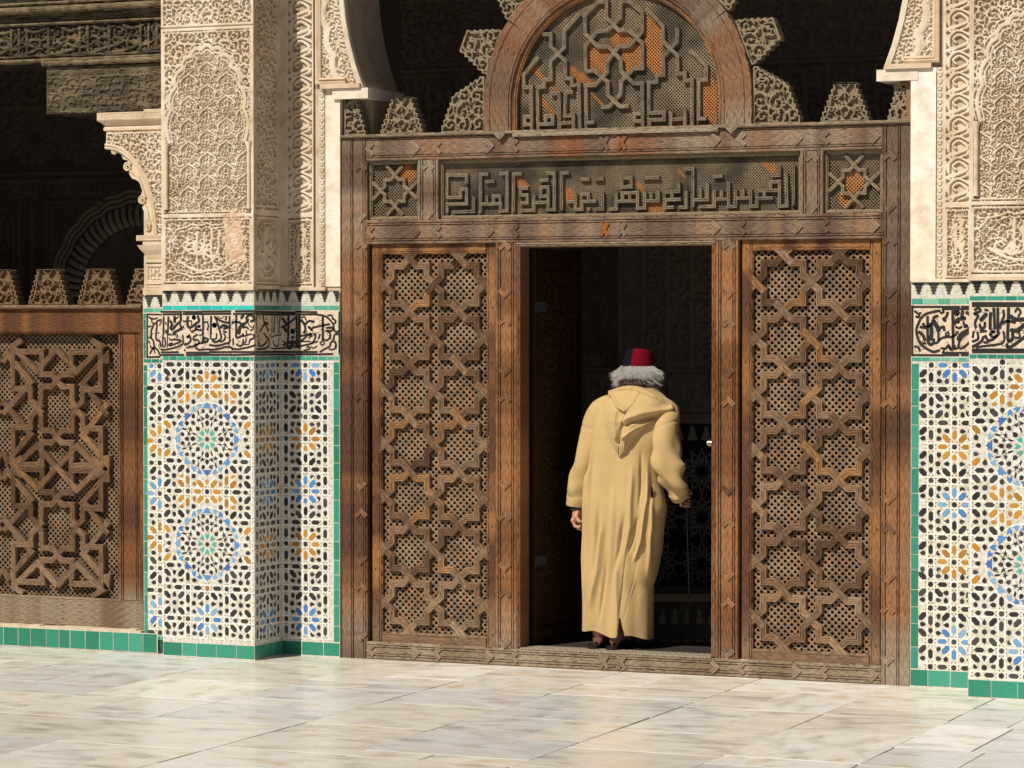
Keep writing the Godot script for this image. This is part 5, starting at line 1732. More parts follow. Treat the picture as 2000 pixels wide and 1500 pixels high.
func recess_carving(owner: Node, off: Vector3, side: float, y0: float) -> void:
	# side -1: from the pier at -2.085 to the screen; +1: the mirror of it
	var a := 1.875 if side > 0 else 1.868
	var b := 2.098 if side > 0 else 2.0845
	var x0 := minf(a * side, b * side)
	var x1 := maxf(a * side, b * side)
	var c := Carve.new(x0, y0, x1, 3.86, 320.0, -0.022)
	c.rect(x0 - 1, 0, x0 + (0.016 if side > 0 else 0.05), 9, 0.0, true)
	c.rect(x1 - (0.075 if side > 0 else 0.012), 0, x1 + 1, 9, 0.0, true)
	c.rect(x0 - 1, 0, x1 + 1, y0 + 0.012, 0.0, true)
	c.rect(x0 - 1, 2.555, x1 + 1, 2.585, 0.0, true)
	var k := 0
	var l := x0 + (0.016 if side > 0 else 0.05)
	var r := x1 - (0.075 if side > 0 else 0.012)
	cartouche(c, l - 0.006, y0 + 0.01, r + 0.006, 2.552, 0.0, 77)
	c.vines(l, y0 + 0.02, r, 2.55, 0.05, 0.0034, -0.003, rng)
	# running scroll: one hook, bars and ring per step
	var m := (l + r) * 0.5
	var w := r - l
	var y := 2.60
	while y < 3.86:
		c.stroke(smooth_line_static(PackedVector2Array([Vector2(l, y), Vector2(m - w * 0.05, y + 0.018), Vector2(r - w * 0.12, y + 0.045), Vector2(m + w * 0.05, y + 0.085), Vector2(m - w * 0.22, y + 0.065), Vector2(m - w * 0.12, y + 0.045)])), w * 0.075, w * 0.05, -0.001)
		c.stroke(smooth_line_static(PackedVector2Array([Vector2(l + w * 0.1, y + 0.03), Vector2(l + w * 0.14, y + 0.08), Vector2(m, y + 0.108), Vector2(r, y + 0.075)])), w * 0.07, w * 0.045, -0.0005)
		c.stroke(PackedVector2Array([Vector2(m, y - 0.006), Vector2(r - w * 0.06, y + 0.016)]), w * 0.05, w * 0.05, -0.001)
		c.ring(Vector2(l + w * 0.2, y + 0.004), w * 0.11, w * 0.045, -0.0005)
		c.stroke(PackedVector2Array([Vector2(r - w * 0.06, y + 0.03), Vector2(r - w * 0.2, y + 0.01)]), w * 0.06, w * 0.03, -0.001)
		c.stroke(PackedVector2Array([Vector2(l + w * 0.03, y + 0.045), Vector2(l + w * 0.03, y + 0.085)]), w * 0.045, w * 0.03, -0.002)
		y += 0.112
	c.weather(patches, 0.001)
	add_mesh("carved_band", c.mesh(stucco_tint), M["stucco"], owner, off + Vector3(0, 0, 0.020))
	# beaded strip
	var xb := 1.857 if side > 0 else 1.815
	var s := Carve.new(xb * side - 0.018, 2.16, xb * side + 0.018, 3.30, 400.0, -0.006)
	y = 2.18
	while y < 3.30:
		for q in [-0.009, -0.003, 0.003, 0.009]:
			s.stroke(PackedVector2Array([Vector2(xb * side + q * 0.5, y - 0.010), Vector2(xb * side + q * 1.3, y + 0.006), Vector2(xb * side + q, y + 0.013)]), 0.0022, 0.0028, 0.0)
		y += 0.036
	add_mesh("beaded_strip", s.mesh(stucco_tint), M["stucco"], owner, off + Vector3(0, 0, 0.024))
	# plain plaster against the screen
	var p := 1.838 if side > 0 else 1.796
	var g := Geo.new()
	var cells := 26
	for i in cells:
		var ya := lerpf(y0 + 0.004, 3.30, float(i) / cells)
		var yb := lerpf(y0 + 0.004, 3.30, float(i + 1) / cells)
		var ca := (Color(0.84, 0.81, 0.77) if side > 0 else Color(0.80, 0.74, 0.66)).lerp(Color(0.78, 0.69, 0.57), clampf(0.35 + 1.2 * patches.get_noise_2d(side * 5, ya * 2), 0, 1))
		g.quad(Vector3(minf(p * side, 1.7 * side), ya, 0), Vector3(maxf(p * side, 1.7 * side), ya, 0), Vector3(maxf(p * side, 1.7 * side), yb, 0), Vector3(minf(p * side, 1.7 * side), yb, 0), ca, ca, Vector2(0, 0), Vector2(1, 0), Vector2(1, 1), Vector2(0, 1))
	add_mesh("plain_plaster", g.mesh(), M["stucco"], owner, off + Vector3(0, 0, 0.012 if side < 0 else 0.026))

# the bracket that carries the beam, with its little column
func corbel(owner: Node, off: Vector3) -> void:
	var tone := Color(0.66, 0.54, 0.40)
	# outline of the bracket: straight top, hollow curve to the left
	var curve := smooth_line(PackedVector2Array([Vector2(-3.148, 2.985), Vector2(-3.06, 2.968), Vector2(-2.965, 2.905), Vector2(-2.885, 2.80), Vector2(-2.835, 2.66), Vector2(-2.812, 2.46)]), 5)
	var lobes := PackedVector2Array()
	for q in [[-3.148, 2.985], [-3.118, 2.968], [-3.10, 2.948], [-3.075, 2.952], [-3.045, 2.935], [-3.035, 2.91], [-3.0, 2.90], [-2.985, 2.86], [-2.995, 2.825], [-2.975, 2.795], [-2.945, 2.785], [-2.915, 2.765], [-2.905, 2.72], [-2.915, 2.69], [-2.895, 2.66], [-2.905, 2.62], [-2.885, 2.585], [-2.870, 2.57], [-2.868, 2.53], [-2.885, 2.50], [-2.882, 2.46]]:
		lobes.push_back(Vector2(q[0], q[1]))
	var shape := PackedVector2Array(lobes)
	shape.append_array(PackedVector2Array([Vector2(-2.692, 2.46), Vector2(-2.692, 3.075), Vector2(-3.148, 3.075)]))
	var g := Geo.new()
	g.prism(shape, -0.25, 0.0, 0.0, tone)
	var body := add_mesh("bracket", g.mesh(), M["stucco"], owner, off + Vector3(0, 0, 0.205))
	# carved spandrel of the bracket
	var above := func(x: float, y: float) -> bool:
		var best := -1.0
		for i in curve.size() - 1:
			if x >= curve[i].x and x <= curve[i + 1].x:
				best = curve[i].lerp(curve[i + 1], (x - curve[i].x) / maxf(1e-5, curve[i + 1].x - curve[i].x)).y
		return y > best - 0.002 if best > 0 else x > -2.815
	var c := Carve.new(-3.146, 2.45, -2.695, 3.072, 330.0, -0.018)
	c.vines(-3.146, 2.45, -2.695, 3.07, 0.060, 0.0048, 0.001, rng)
	c.border(-3.135, 2.44, -2.70, 3.062, 0.006, 0.002)
	add_mesh("carved_spandrel", c.mesh(stucco_tint, func(x: float, y: float) -> bool: return not above.call(x, y)), M["stucco"], body, Vector3(0, 0, 0.014))
	g = Geo.new()
	g.sweep(curve, false, profile([[0.020, 0.0], [0.018, 0.020], [0.008, 0.024], [0.003, 0.016], [-0.004, 0.020], [-0.012, 0.018], [-0.016, 0.0]]), tone)
	add_mesh("rib", g.mesh(), M["stucco"], body)
	# rolled volutes along the hollow
	for q in [[-3.00, 2.862, 0.024], [-2.900, 2.665, 0.024], [-2.862, 2.505, 0.020], [-3.09, 2.955, 0.016]]:
		g = Geo.new()
		var spiral := PackedVector2Array()
		for k in 26:
			spiral.push_back(Vector2(q[0], q[1]) + Vector2.from_angle(k * 0.42 + 0.6) * q[2] * lerpf(1.15, 0.25, k / 25.0))
		g.sweep(spiral, false, profile([[0.006, 0.0], [0.005, 0.010], [0.0, 0.013], [-0.005, 0.010], [-0.006, 0.0]]), tone)
		add_mesh("volute", g.mesh(), M["stucco"], body)
	g = Geo.new()
	g.sweep(smooth_line(PackedVector2Array([Vector2(-2.985, 2.84), Vector2(-2.93, 2.80), Vector2(-2.895, 2.72), Vector2(-2.885, 2.69)]), 5), false, profile([[0.007, 0.0], [0.005, 0.008], [-0.005, 0.008], [-0.007, 0.0]]), tone)
	g.sweep(smooth_line(PackedVector2Array([Vector2(-2.885, 2.64), Vector2(-2.868, 2.60), Vector2(-2.862, 2.56), Vector2(-2.845, 2.52)]), 5), false, profile([[0.007, 0.0], [0.005, 0.008], [-0.005, 0.008], [-0.007, 0.0]]), tone)
	add_mesh("tendril", g.mesh(), M["stucco"], body)
	# slab on top: fillet with a plaited band over a hollow moulding
	g = Geo.new()
	var prof := [[3.075, 0.0], [3.080, 0.012], [3.095, 0.012], [3.105, 0.004], [3.125, 0.022], [3.133, 0.036], [3.138, 0.040], [3.184, 0.040], [3.186, 0.0]]
	for i in prof.size() - 1:
		var ya: float = prof[i][0]
		var yb: float = prof[i + 1][0]
		var za: float = prof[i][1]
		var zb: float = prof[i + 1][1]
		g.flat(Vector3(-3.148 - za, ya, za), Vector3(-2.692, ya, za), Vector3(-2.692, yb, zb), Vector3(-3.148 - zb, yb, zb), tone)
		g.flat(Vector3(-3.148 - za, ya, -0.25), Vector3(-3.148 - za, ya, za), Vector3(-3.148 - zb, yb, zb), Vector3(-3.148 - zb, yb, -0.25), tone)
	g.flat(Vector3(-3.148, 3.0755, -0.25), Vector3(-2.692, 3.0755, -0.25), Vector3(-2.692, 3.0755, 0.0), Vector3(-3.148, 3.0755, 0.0), tone)
	add_mesh("abacus", g.mesh(), M["stucco"], owner, off + Vector3(0, 0, 0.205))
	plait(owner, off + Vector3(0, 0, 0.245), -3.185, -2.694, 3.142, 3.181, tone)
	# capital and little column
	g = Geo.new()
	for q in [[2.40, 2.425, -2.885, 0.235], [2.425, 2.458, -2.925, 0.240]]:
		g.box(Vector3(q[2], q[0], 0.0), Vector3(-2.692, q[1], q[3]), tone)
	var hollow := [[2.320, -2.872, 0.208], [2.345, -2.880, 0.214], [2.372, -2.905, 0.228], [2.400, -2.922, 0.238]]
	for i in hollow.size() - 1:
		var a: Array = hollow[i]
		var b: Array = hollow[i + 1]
		g.flat(Vector3(a[1], a[0], a[2]), Vector3(-2.692, a[0], a[2]), Vector3(-2.692, b[0], b[2]), Vector3(b[1], b[0], b[2]), tone)
		g.flat(Vector3(a[1], a[0], 0), Vector3(a[1], a[0], a[2]), Vector3(b[1], b[0], b[2]), Vector3(b[1], b[0], 0), tone)
	add_mesh("capital", g.mesh(), M["stucco"], owner, off)
	plait(owner, off + Vector3(0, 0, 0.2405), -2.922, -2.694, 2.428, 2.456, tone)
	g = Geo.new()
	for q in [[2.108, 2.150, 0.022], [2.152, 2.168, 0.010], [2.170, 2.186, 0.016], [2.298, 2.318, 0.016], [2.276, 2.290, 0.008]]:
		g.box(Vector3(-2.868 - q[2], q[0], 0.0), Vector3(-2.692, q[1], 0.206 + q[2]), tone)
	add_mesh("column_rings", g.mesh(), M["stucco"], owner, off)
	c = Carve.new(-2.870, 2.186, -2.692, 2.278, 380.0, -0.008)
	c.border(-2.866, 2.188, -2.70, 2.276, 0.004, 0.0)
	for k in 6:
		var x := -2.845 + k * 0.026
		c.stroke(PackedVector2Array([Vector2(x, 2.265), Vector2(x, 2.205), Vector2(x + 0.018, 2.198)]), 0.0042, 0.0036, 0.0)
		c.ring(Vector2(x + 0.012, 2.232 + (k % 2) * 0.02), 0.006, 0.003, -0.001)
	add_mesh("column_block", c.mesh(stucco_tint), M["stucco"], owner, off + Vector3(0, 0, 0.214))

func plait(owner: Node, at: Vector3, x0: float, x1: float, y0: float, y1: float, tone: Color) -> void:
	var c := Carve.new(x0, y0, x1, y1, 420.0, -0.004)
	c.rect(x0 - 1, y0 - 1, x1 + 1, y0 + 0.004, 0.002)
	c.rect(x0 - 1, y1 - 0.004, x1 + 1, y1 + 1, 0.002)
	var x := x0
	var d := y1 - y0
	while x < x1:
		c.stroke(PackedVector2Array([Vector2(x, y0), Vector2(x + d, y1)]), 0.0026, 0.0026, 0.002)
		c.stroke(PackedVector2Array([Vector2(x + d, y0), Vector2(x, y1)]), 0.0026, 0.0026, 0.002)
		x += d * 0.5
	add_mesh("plaited_band", c.mesh(tone), M["stucco"], owner, at)

# ------------------------------------------------------------------ turned lattice
var lattice_cells := {}

func lattice_cell(side: float) -> ArrayMesh:
	# one square of the diagonal net with a round hole; corners stand proud
	if lattice_cells.has(side):
		return lattice_cells[side]
	var g := Geo.new()
	var d := side * 0.7071
	var hole := 0.355 if side > 0.02 else 0.39
	var outer := []
	var inner := []
	var deep := []
	for k in 8:
		var a := TAU * k / 8.0
		var r := d if k % 2 == 0 else side * 0.5
		outer.push_back(Vector3(cos(a) * r, sin(a) * r, 0.0 if k % 2 == 0 else -side * 0.16))
		inner.push_back(Vector3(cos(a) * side * hole, sin(a) * side * hole, -side * 0.15))
		deep.push_back(Vector3(cos(a) * side * hole, sin(a) * side * hole, -side * 0.62))
	for k in 8:
		var j := (k + 1) % 8
		g.flat(inner[k], outer[k], outer[j], inner[j], WHITE)
		g.flat(deep[k], inner[k], inner[j], deep[j], WHITE)
	lattice_cells[side] = g.mesh()
	return lattice_cells[side]

func lattice(parent: Node, x0: float, y0: float, x1: float, y1: float, z: float, side: float, tint: Callable, inside: Variant = null, stretch := 1.0) -> void:
	var hx := side * 0.7071
	var hy := side * 0.7071 * stretch
	var where := []
	var colors := []
	var nx := int((x1 - x0) / hx)
	var ny := int((y1 - y0) / hy)
	var b := Basis.from_scale(Vector3(1, stretch, 1))
	for i in range(0, nx + 1):
		for j in range(0, ny + 1):
			if (i + j) % 2 == 1:
				continue
			var p := Vector2(x0 + i * hx, y0 + j * hy)
			if p.x - hx * 0.3 < x0 - hx or p.x > x1 or p.y > y1:
				continue
			if inside is Callable and not inside.call(p):
				continue
			where.push_back(Transform3D(b, Vector3(p.x, p.y, z)))
			colors.push_back(tint.call(p.x, p.y))
	copies("turned_lattice", lattice_cell(side), M["lattice_wood"], parent, where, colors)

func chevron(parent: Node, at: Vector2, dir: Vector2, z: float, reach: float, tint: Variant) -> void:
	var side := Vector2(-dir.y, dir.x)
	var g := Geo.new()
	var tip := dir * reach * 0.55
	var jig := rng.randf_range(0.92, 1.08)
	g.sweep(PackedVector2Array([side * reach * jig - dir * reach * 0.45 * jig, tip, -side * reach - dir * reach * 0.45]), false, ridged(0.0135, -0.003, 0.0065, 3, 0.0045), (tint.call(at.x, at.y) if tint is Callable else tint) * 1.28)
	add_mesh("chevron", g.mesh(), M["wood_old"], parent, Vector3(at.x, at.y, z))

func cross_inlay(parent: Node, at: Vector2, z: float, tint: Variant) -> void:
	for s in [-1.0, 1.0]:
		var g := Geo.new()
		var lift := 0.0 if s < 0 else 0.0014
		g.sweep(PackedVector2Array([Vector2(-0.022 * s, -0.036), Vector2(0, 0), Vector2(0.022 * s, 0.036)]), false, ridged(0.0115, -0.003, 0.0060 + lift, 3, 0.0040), (tint.call(at.x, at.y) if tint is Callable else tint) * 1.25)
		add_mesh("cross_inlay", g.mesh(), M["wood_old"], parent, Vector3(at.x, at.y, z))

func board_profile(w: float, depth: float) -> PackedVector2Array:
	var h := w * 0.5
	var list := [[h, -depth], [h, -0.004], [h - 0.004, 0.0], [h - 0.015, 0.0], [h - 0.0180, -0.011], [h - 0.021, -0.0005], [h - 0.0275, 0.0005], [h - 0.031, -0.011], [h - 0.034, -0.0025]]
	var p := profile(list)
	for k in range(list.size() - 1, -1, -1):
		p.push_back(Vector2(-list[k][0], list[k][1]))
	return p

func board(parent: Node, called: String, a: Vector2, b: Vector2, w: float, depth: float, tint: Callable, off: Vector3, mat := "wood", prof: Variant = null) -> MeshInstance3D:
	var g := Geo.new()
	var o := Vector2(off.x, off.y)
	var pts := split_line(a + o, b + o, 0.05)
	var t := func(x: float, y: float) -> Color: return tint.call(x - o.x, y - o.y)
	g.sweep(pts, false, prof if prof is PackedVector2Array else board_profile(w, depth), t, rng.randf() * 3.0)
	return add_mesh(called, g.mesh(), M[mat], parent, Vector3(0, 0, off.z))

var ridge_mesh := {}

# an eight-pointed star of grooved straps, as four identical angle pieces and crossings
func star_straps(parent: Node, at: Vector2, hx: float, hy: float, z: float, tint: Callable, half: float) -> void:
	var key := "%.4f %.4f" % [hx, hy]
	if not ridge_mesh.has(key):
		var list := []
		for q in [Vector2(1, 1), Vector2(-1, 1), Vector2(-1, -1), Vector2(1, -1)]:
			var g := Geo.new()
			# from the top tip round the square corner to the side tip
			var p := PackedVector2Array([Vector2(0, hy), Vector2(q.x * hx * 0.293, q.y * hy * 0.707), Vector2(q.x * hx * 0.707, q.y * hy * 0.707), Vector2(q.x * hx * 0.707, q.y * hy * 0.293), Vector2(q.x * hx, 0)])
			p[0] = Vector2(0, q.y * hy)
			if q.x * q.y < 0:
				p.reverse()
			g.sweep(p, false, ridged(half, -0.016, 0.014, 4, 0.0055), WHITE)
			list.push_back(g.mesh())
		ridge_mesh[key] = list
	for m in ridge_mesh[key]:
		var o := add_mesh("strap", m, strap_material(tint.call(at.x + rng.randf_range(-0.4, 0.4), at.y + rng.randf_range(-0.2, 0.2) * (1.0 if at.y > 0.6 else 0.2)) * rng.randf_range(0.72, 1.18)), parent, Vector3(at.x, at.y, z))
		o.position.z += rng.randf_range(-0.0006, 0.0006)

var strap_mats := {}

func strap_material(c: Color) -> StandardMaterial3D:
	# a few shades only
	var k := clampi(int(c.get_luminance() * 60.0), 0, 30) * 4 + clampi(int((c.r / maxf(c.b, 0.01)) * 0.6), 0, 3)
	if not strap_mats.has(k):
		var m: StandardMaterial3D = M["wood_old"].duplicate()
		m.resource_name = "strap_wood"
		m.albedo_color = c.linear_to_srgb()
		strap_mats[k] = m
	return strap_mats[k]

func strap_cross(parent: Node, at: Vector2, dx: float, dy: float, z: float, tint: Callable, half: float, flip: bool) -> void:
	var key := "x%.4f %.4f" % [dx, dy] + str(flip)
	if not ridge_mesh.has(key):
		var g := Geo.new()
		var s := -1.0 if flip else 1.0
		g.sweep(PackedVector2Array([Vector2(-dx, -dy * s), Vector2(dx, dy * s)]), false, ridged(half, -0.016, 0.0155, 4, 0.0055), WHITE)
		ridge_mesh[key] = g.mesh()
	add_mesh("strap", ridge_mesh[key], strap_material(tint.call(at.x + 3.0, at.y) * rng.randf_range(0.8, 1.25)), parent, Vector3(at.x, at.y, z))

func strap_tint(x: float, y: float) -> Color:
	var t := patches.get_noise_2d(x * 7.0 + 3.0, y * 6.0)
	var c := Color(0.36, 0.22, 0.125).lerp(Color(0.18, 0.105, 0.062), clampf(0.4 + t * 1.8, 0, 1))
	var s := patches.get_noise_2d(x * 13.0 + 30.0, y * 11.0)
	if s > 0.30:
		c = Color(0.46, 0.23, 0.09)
	return c.lerp(Color(0.40, 0.295, 0.19), clampf(smoothstep(0.55, 0.15, y) + s * 0.4, 0, 0.9))

func net_tint(x: float, y: float) -> Color:
	var t := patches.get_noise_2d(x * 5.0, y * 5.0 + 9.0)
	var c := Color(0.25, 0.185, 0.12).lerp(Color(0.15, 0.108, 0.072), clampf(0.5 + t * 1.4, 0, 1))
	if rng.randf() < 0.22:
		c = c.lerp(Color(0.29, 0.15, 0.07), 0.7)
	return c * rng.randf_range(0.85, 1.12)

# fixed panel with two columns of stars
func star_panel(t: Node, off: Vector3, x0: float, x1: float, y0: float, y1: float) -> void:
	# frame stiles x0..x1, y0..y1 outside; lattice inside
	var s := 0.062
	var p := pivot("star_panel", t, Transform3D(Basis(), off))
	var prof := profile([[0.031, -0.05], [0.031, -0.001], [0.028, 0.001], [-0.012, 0.001], [-0.014, -0.004], [-0.017, 0.0], [-0.023, 0.0], [-0.0255, -0.005], [-0.031, -0.010], [-0.031, -0.05]])
	for q in [[Vector2(x0 + s / 2, y1), Vector2(x0 + s / 2, y0), 0], [Vector2(x1 - s / 2, y0), Vector2(x1 - s / 2, y1), 0], [Vector2(x1 - s, y1 - s / 2), Vector2(x0 + s, y1 - s / 2), 0], [Vector2(x0 + s, y0 + s / 2), Vector2(x1 - s, y0 + s / 2), 0]]:
		var flipped := PackedVector2Array()
		# the moulded edge faces the lattice, which lies left of the direction of travel
		for k in prof.size():
			flipped.push_back(Vector2(-prof[prof.size() - 1 - k].x, prof[prof.size() - 1 - k].y))
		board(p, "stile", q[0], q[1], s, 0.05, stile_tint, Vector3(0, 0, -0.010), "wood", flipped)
	for i in 8:
		for x in [x0 + 0.022, x1 - 0.022]:
			var g := Geo.new()
			var disc := PackedVector2Array()
			for k in 8:
				disc.push_back(Vector2.from_angle(TAU * k / 8) * 0.0055)
			g.prism(disc, -0.002, 0.0025, 0.001, Color(0.05, 0.035, 0.03))
			add_mesh("nail", g.mesh(), M["dull"], p, Vector3(x + rng.randf_range(-0.004, 0.004), lerpf(y0 + 0.1, y1 - 0.06, i / 7.0) + rng.randf_range(-0.03, 0.03), -0.009))
	var ix0 := x0 + s
	var ix1 := x1 - s
	var iy0 := y0 + s
	var iy1 := y1 - s
	lattice(p, ix0 + 0.004, iy0 + 0.004, ix1, iy1, -0.035, 0.0272, net_tint)
	# an added dark board behind keeps the sky out of the net
	var hx := (ix1 - ix0 - 0.028) / 4.0
	var hy := (iy1 - iy0 - 0.040) / 14.0
	var half := 0.0205
	for i in 2:
		for j in 7:
			var c := Vector2(ix0 + 0.014 + hx * (1 + 2 * i), iy0 + 0.020 + hy * (1 + 2 * j))
			star_straps(p, c, hx, hy, -0.026, strap_tint, half)
	var d := 0.047
	for i in 3:
		for j in 7:
			var c := Vector2(ix0 + 0.014 + hx * 2 * i, iy0 + 0.020 + hy * (1 + 2 * j))
			strap_cross(p, c, d * hx / hy, d, -0.026, strap_tint, half, (i + j) % 2 == 0)
			if i != 1:
				strap_cross(p, c, d * hx / hy * 0.72, d * 0.72, -0.0275, strap_tint, half, (i + j) % 2 == 1)
	for i in 2:
		for j in 8:
			var c := Vector2(ix0 + 0.014 + hx * (1 + 2 * i), iy0 + 0.020 + hy * 2 * j)
			strap_cross(p, c, d * hx / hy, d, -0.026, strap_tint, half, true)
			if j == 0 or j == 7:
				strap_cross(p, c, d * hx / hy * 0.8, d * 0.8, -0.0275, strap_tint, half, false)

# ------------------------------------------------------------------ stepped battlement boards
func fret(outline: PackedVector2Array, called: String, parent: Node, at: Vector3, seed_: int, motif: Callable, tone: Color, depth := 0.075) -> Node3D:
	var g := Geo.new()
	g.prism(outline, -depth, -0.024, 0.0, tone * 0.9)
	var ring := outline.duplicate()
	g.sweep(ring, true, PackedVector2Array([Vector2(0.008, -0.024), Vector2(0.008, 0.0), Vector2(0.0, 0.0), Vector2(0.0, -0.024)]), tone, 0.0, false)
	var o := add_mesh(called, g.mesh(), M["wood_old"], parent, at)
	var r := Rect2(outline[0], Vector2.ZERO)
	for p in outline:
		r = r.expand(p)
	var c := Carve.new(r.position.x, r.position.y, r.end.x, r.end.y, 330.0, -0.022)
	motif.call(c, r)
	var skip := func(x: float, y: float) -> bool: return not Geometry2D.is_point_in_polygon(Vector2(x, y), outline)
	add_mesh("carving", c.mesh(tone, skip), M["wood_old"], o)
	return o

func upright_motif(c: Carve, r: Rect2) -> void:
	var cx := r.get_center().x
	var y := r.position.y
	var h := r.size.y
	var w := r.size.x
	c.rect(r.position.x, y, r.end.x, y + 0.012, 0.0)
	for s in [-1.0, 1.0]:
		c.stroke(smooth_line(PackedVector2Array([Vector2(cx + s * w * 0.26, y + 0.01), Vector2(cx + s * w * 0.14, y + h * 0.10), Vector2(cx + s * w * 0.20, y + h * 0.24), Vector2(cx + s * w * 0.04, y + h * 0.42), Vector2(cx + s * w * 0.14, y + h * 0.58), Vector2(cx + s * w * 0.02, y + h * 0.78), Vector2(cx + s * w * 0.10, y + h * 0.95)]), 5), 0.0060, 0.0050, 0.0)
		c.stroke(smooth_line(PackedVector2Array([Vector2(cx, y + h * 0.40), Vector2(cx + s * w * 0.09, y + h * 0.30), Vector2(cx + s * w * 0.04, y + h * 0.16), Vector2(cx, y + h * 0.12)]), 5), 0.0050, 0.0030, -0.001)
		c.ring(Vector2(cx + s * w * 0.27, y + h * 0.33), 0.012, 0.0045, 0.0)
		c.stamp(cx + s * w * 0.27, y + h * 0.33, 0.005, 0.0)
		c.ring(Vector2(cx + s * w * 0.20, y + h * 0.62), 0.010, 0.0042, 0.0)
		c.stroke(PackedVector2Array([Vector2(cx + s * w * 0.44, y + 0.01), Vector2(cx + s * w * 0.36, y + h * 0.20), Vector2(cx + s * w * 0.30, y + h * 0.50), Vector2(cx + s * w * 0.22, y + h * 0.95)]), 0.0062, 0.0055, 0.0)
		c.stroke(smooth_line(PackedVector2Array([Vector2(cx + s * w * 0.30, y + h * 0.06), Vector2(cx + s * w * 0.38, y + h * 0.13), Vector2(cx + s * w * 0.30, y + h * 0.22)]), 4), 0.0046, 0.0030, -0.001)
	c.stroke(PackedVector2Array([Vector2(cx, y + h * 0.62), Vector2(cx, y + h * 0.72), Vector2(cx, y + h * 0.9)]), 0.006, 0.004, -0.002)
	c.rect(r.position.x, r.end.y - 0.010, r.end.x, r.end.y, 0.0)

# a stepped outline: wide foot, seven toothed steps a side
func stepped_outline(w0: float, w1: float, h: float, steps: int, left: bool, right: bool) -> PackedVector2Array:
	var p := PackedVector2Array()
	var rgt := PackedVector2Array()
	for k in steps:
		var y := h * k / steps
		var y2 := h * (k + 1) / steps
		var a := lerpf(w0, w1, float(k) / (steps - 1)) * 0.5
		rgt.push_back(Vector2(a + (0.005 if k > 0 else 0.0), y2 - h / steps * 0.20))
		rgt.push_back(Vector2(a - 0.012, y2 - h / steps * 0.02))
	p.push_back(Vector2(-w0 * 0.5 if left else 0.0, 0))
	p.push_back(Vector2(w0 * 0.5 if right else 0.0, 0))
	if right:
		for q in rgt:
			p.push_back(q)
		p[p.size() - 1] = Vector2(w1 * 0.5, h)
	else:
		p.push_back(Vector2(0.0, h))
	if left:
		p.push_back(Vector2(-w1 * 0.5, h))
		for k in range(rgt.size() - 2, -1, -1):
			p.push_back(Vector2(-rgt[k].x, rgt[k].y))
	else:
		p.push_back(Vector2(0.0, h))
	# drop doubled points
	var out := PackedVector2Array()
	for q in p:
		if out.is_empty() or q.distance_to(out[out.size() - 1]) > 0.0008:
			out.push_back(q)
	if out[0].distance_to(out[out.size() - 1]) < 0.0008:
		out.remove_at(out.size() - 1)
	return out

func toothed_line(a: Vector2, b: Vector2, n: int, depth: float) -> PackedVector2Array:
	# saw teeth on the right-hand side of the way from a to b, without the end point
	var p := PackedVector2Array()
	var d := (b - a) / n
	var nrm := Vector2(d.y, -d.x).normalized()
	for k in n:
		p.push_back(a + d * k)
		p.push_back(a + d * (k + 0.72) + nrm * depth)
	return p

func fan_motif(seed_: int) -> Callable:
	return func(c: Carve, r: Rect2) -> void:
		var rr := RandomNumberGenerator.new()
		rr.seed = seed_
		c.vines(r.position.x, r.position.y, r.end.x, r.end.y, 0.088, 0.0066, 0.0, rr)

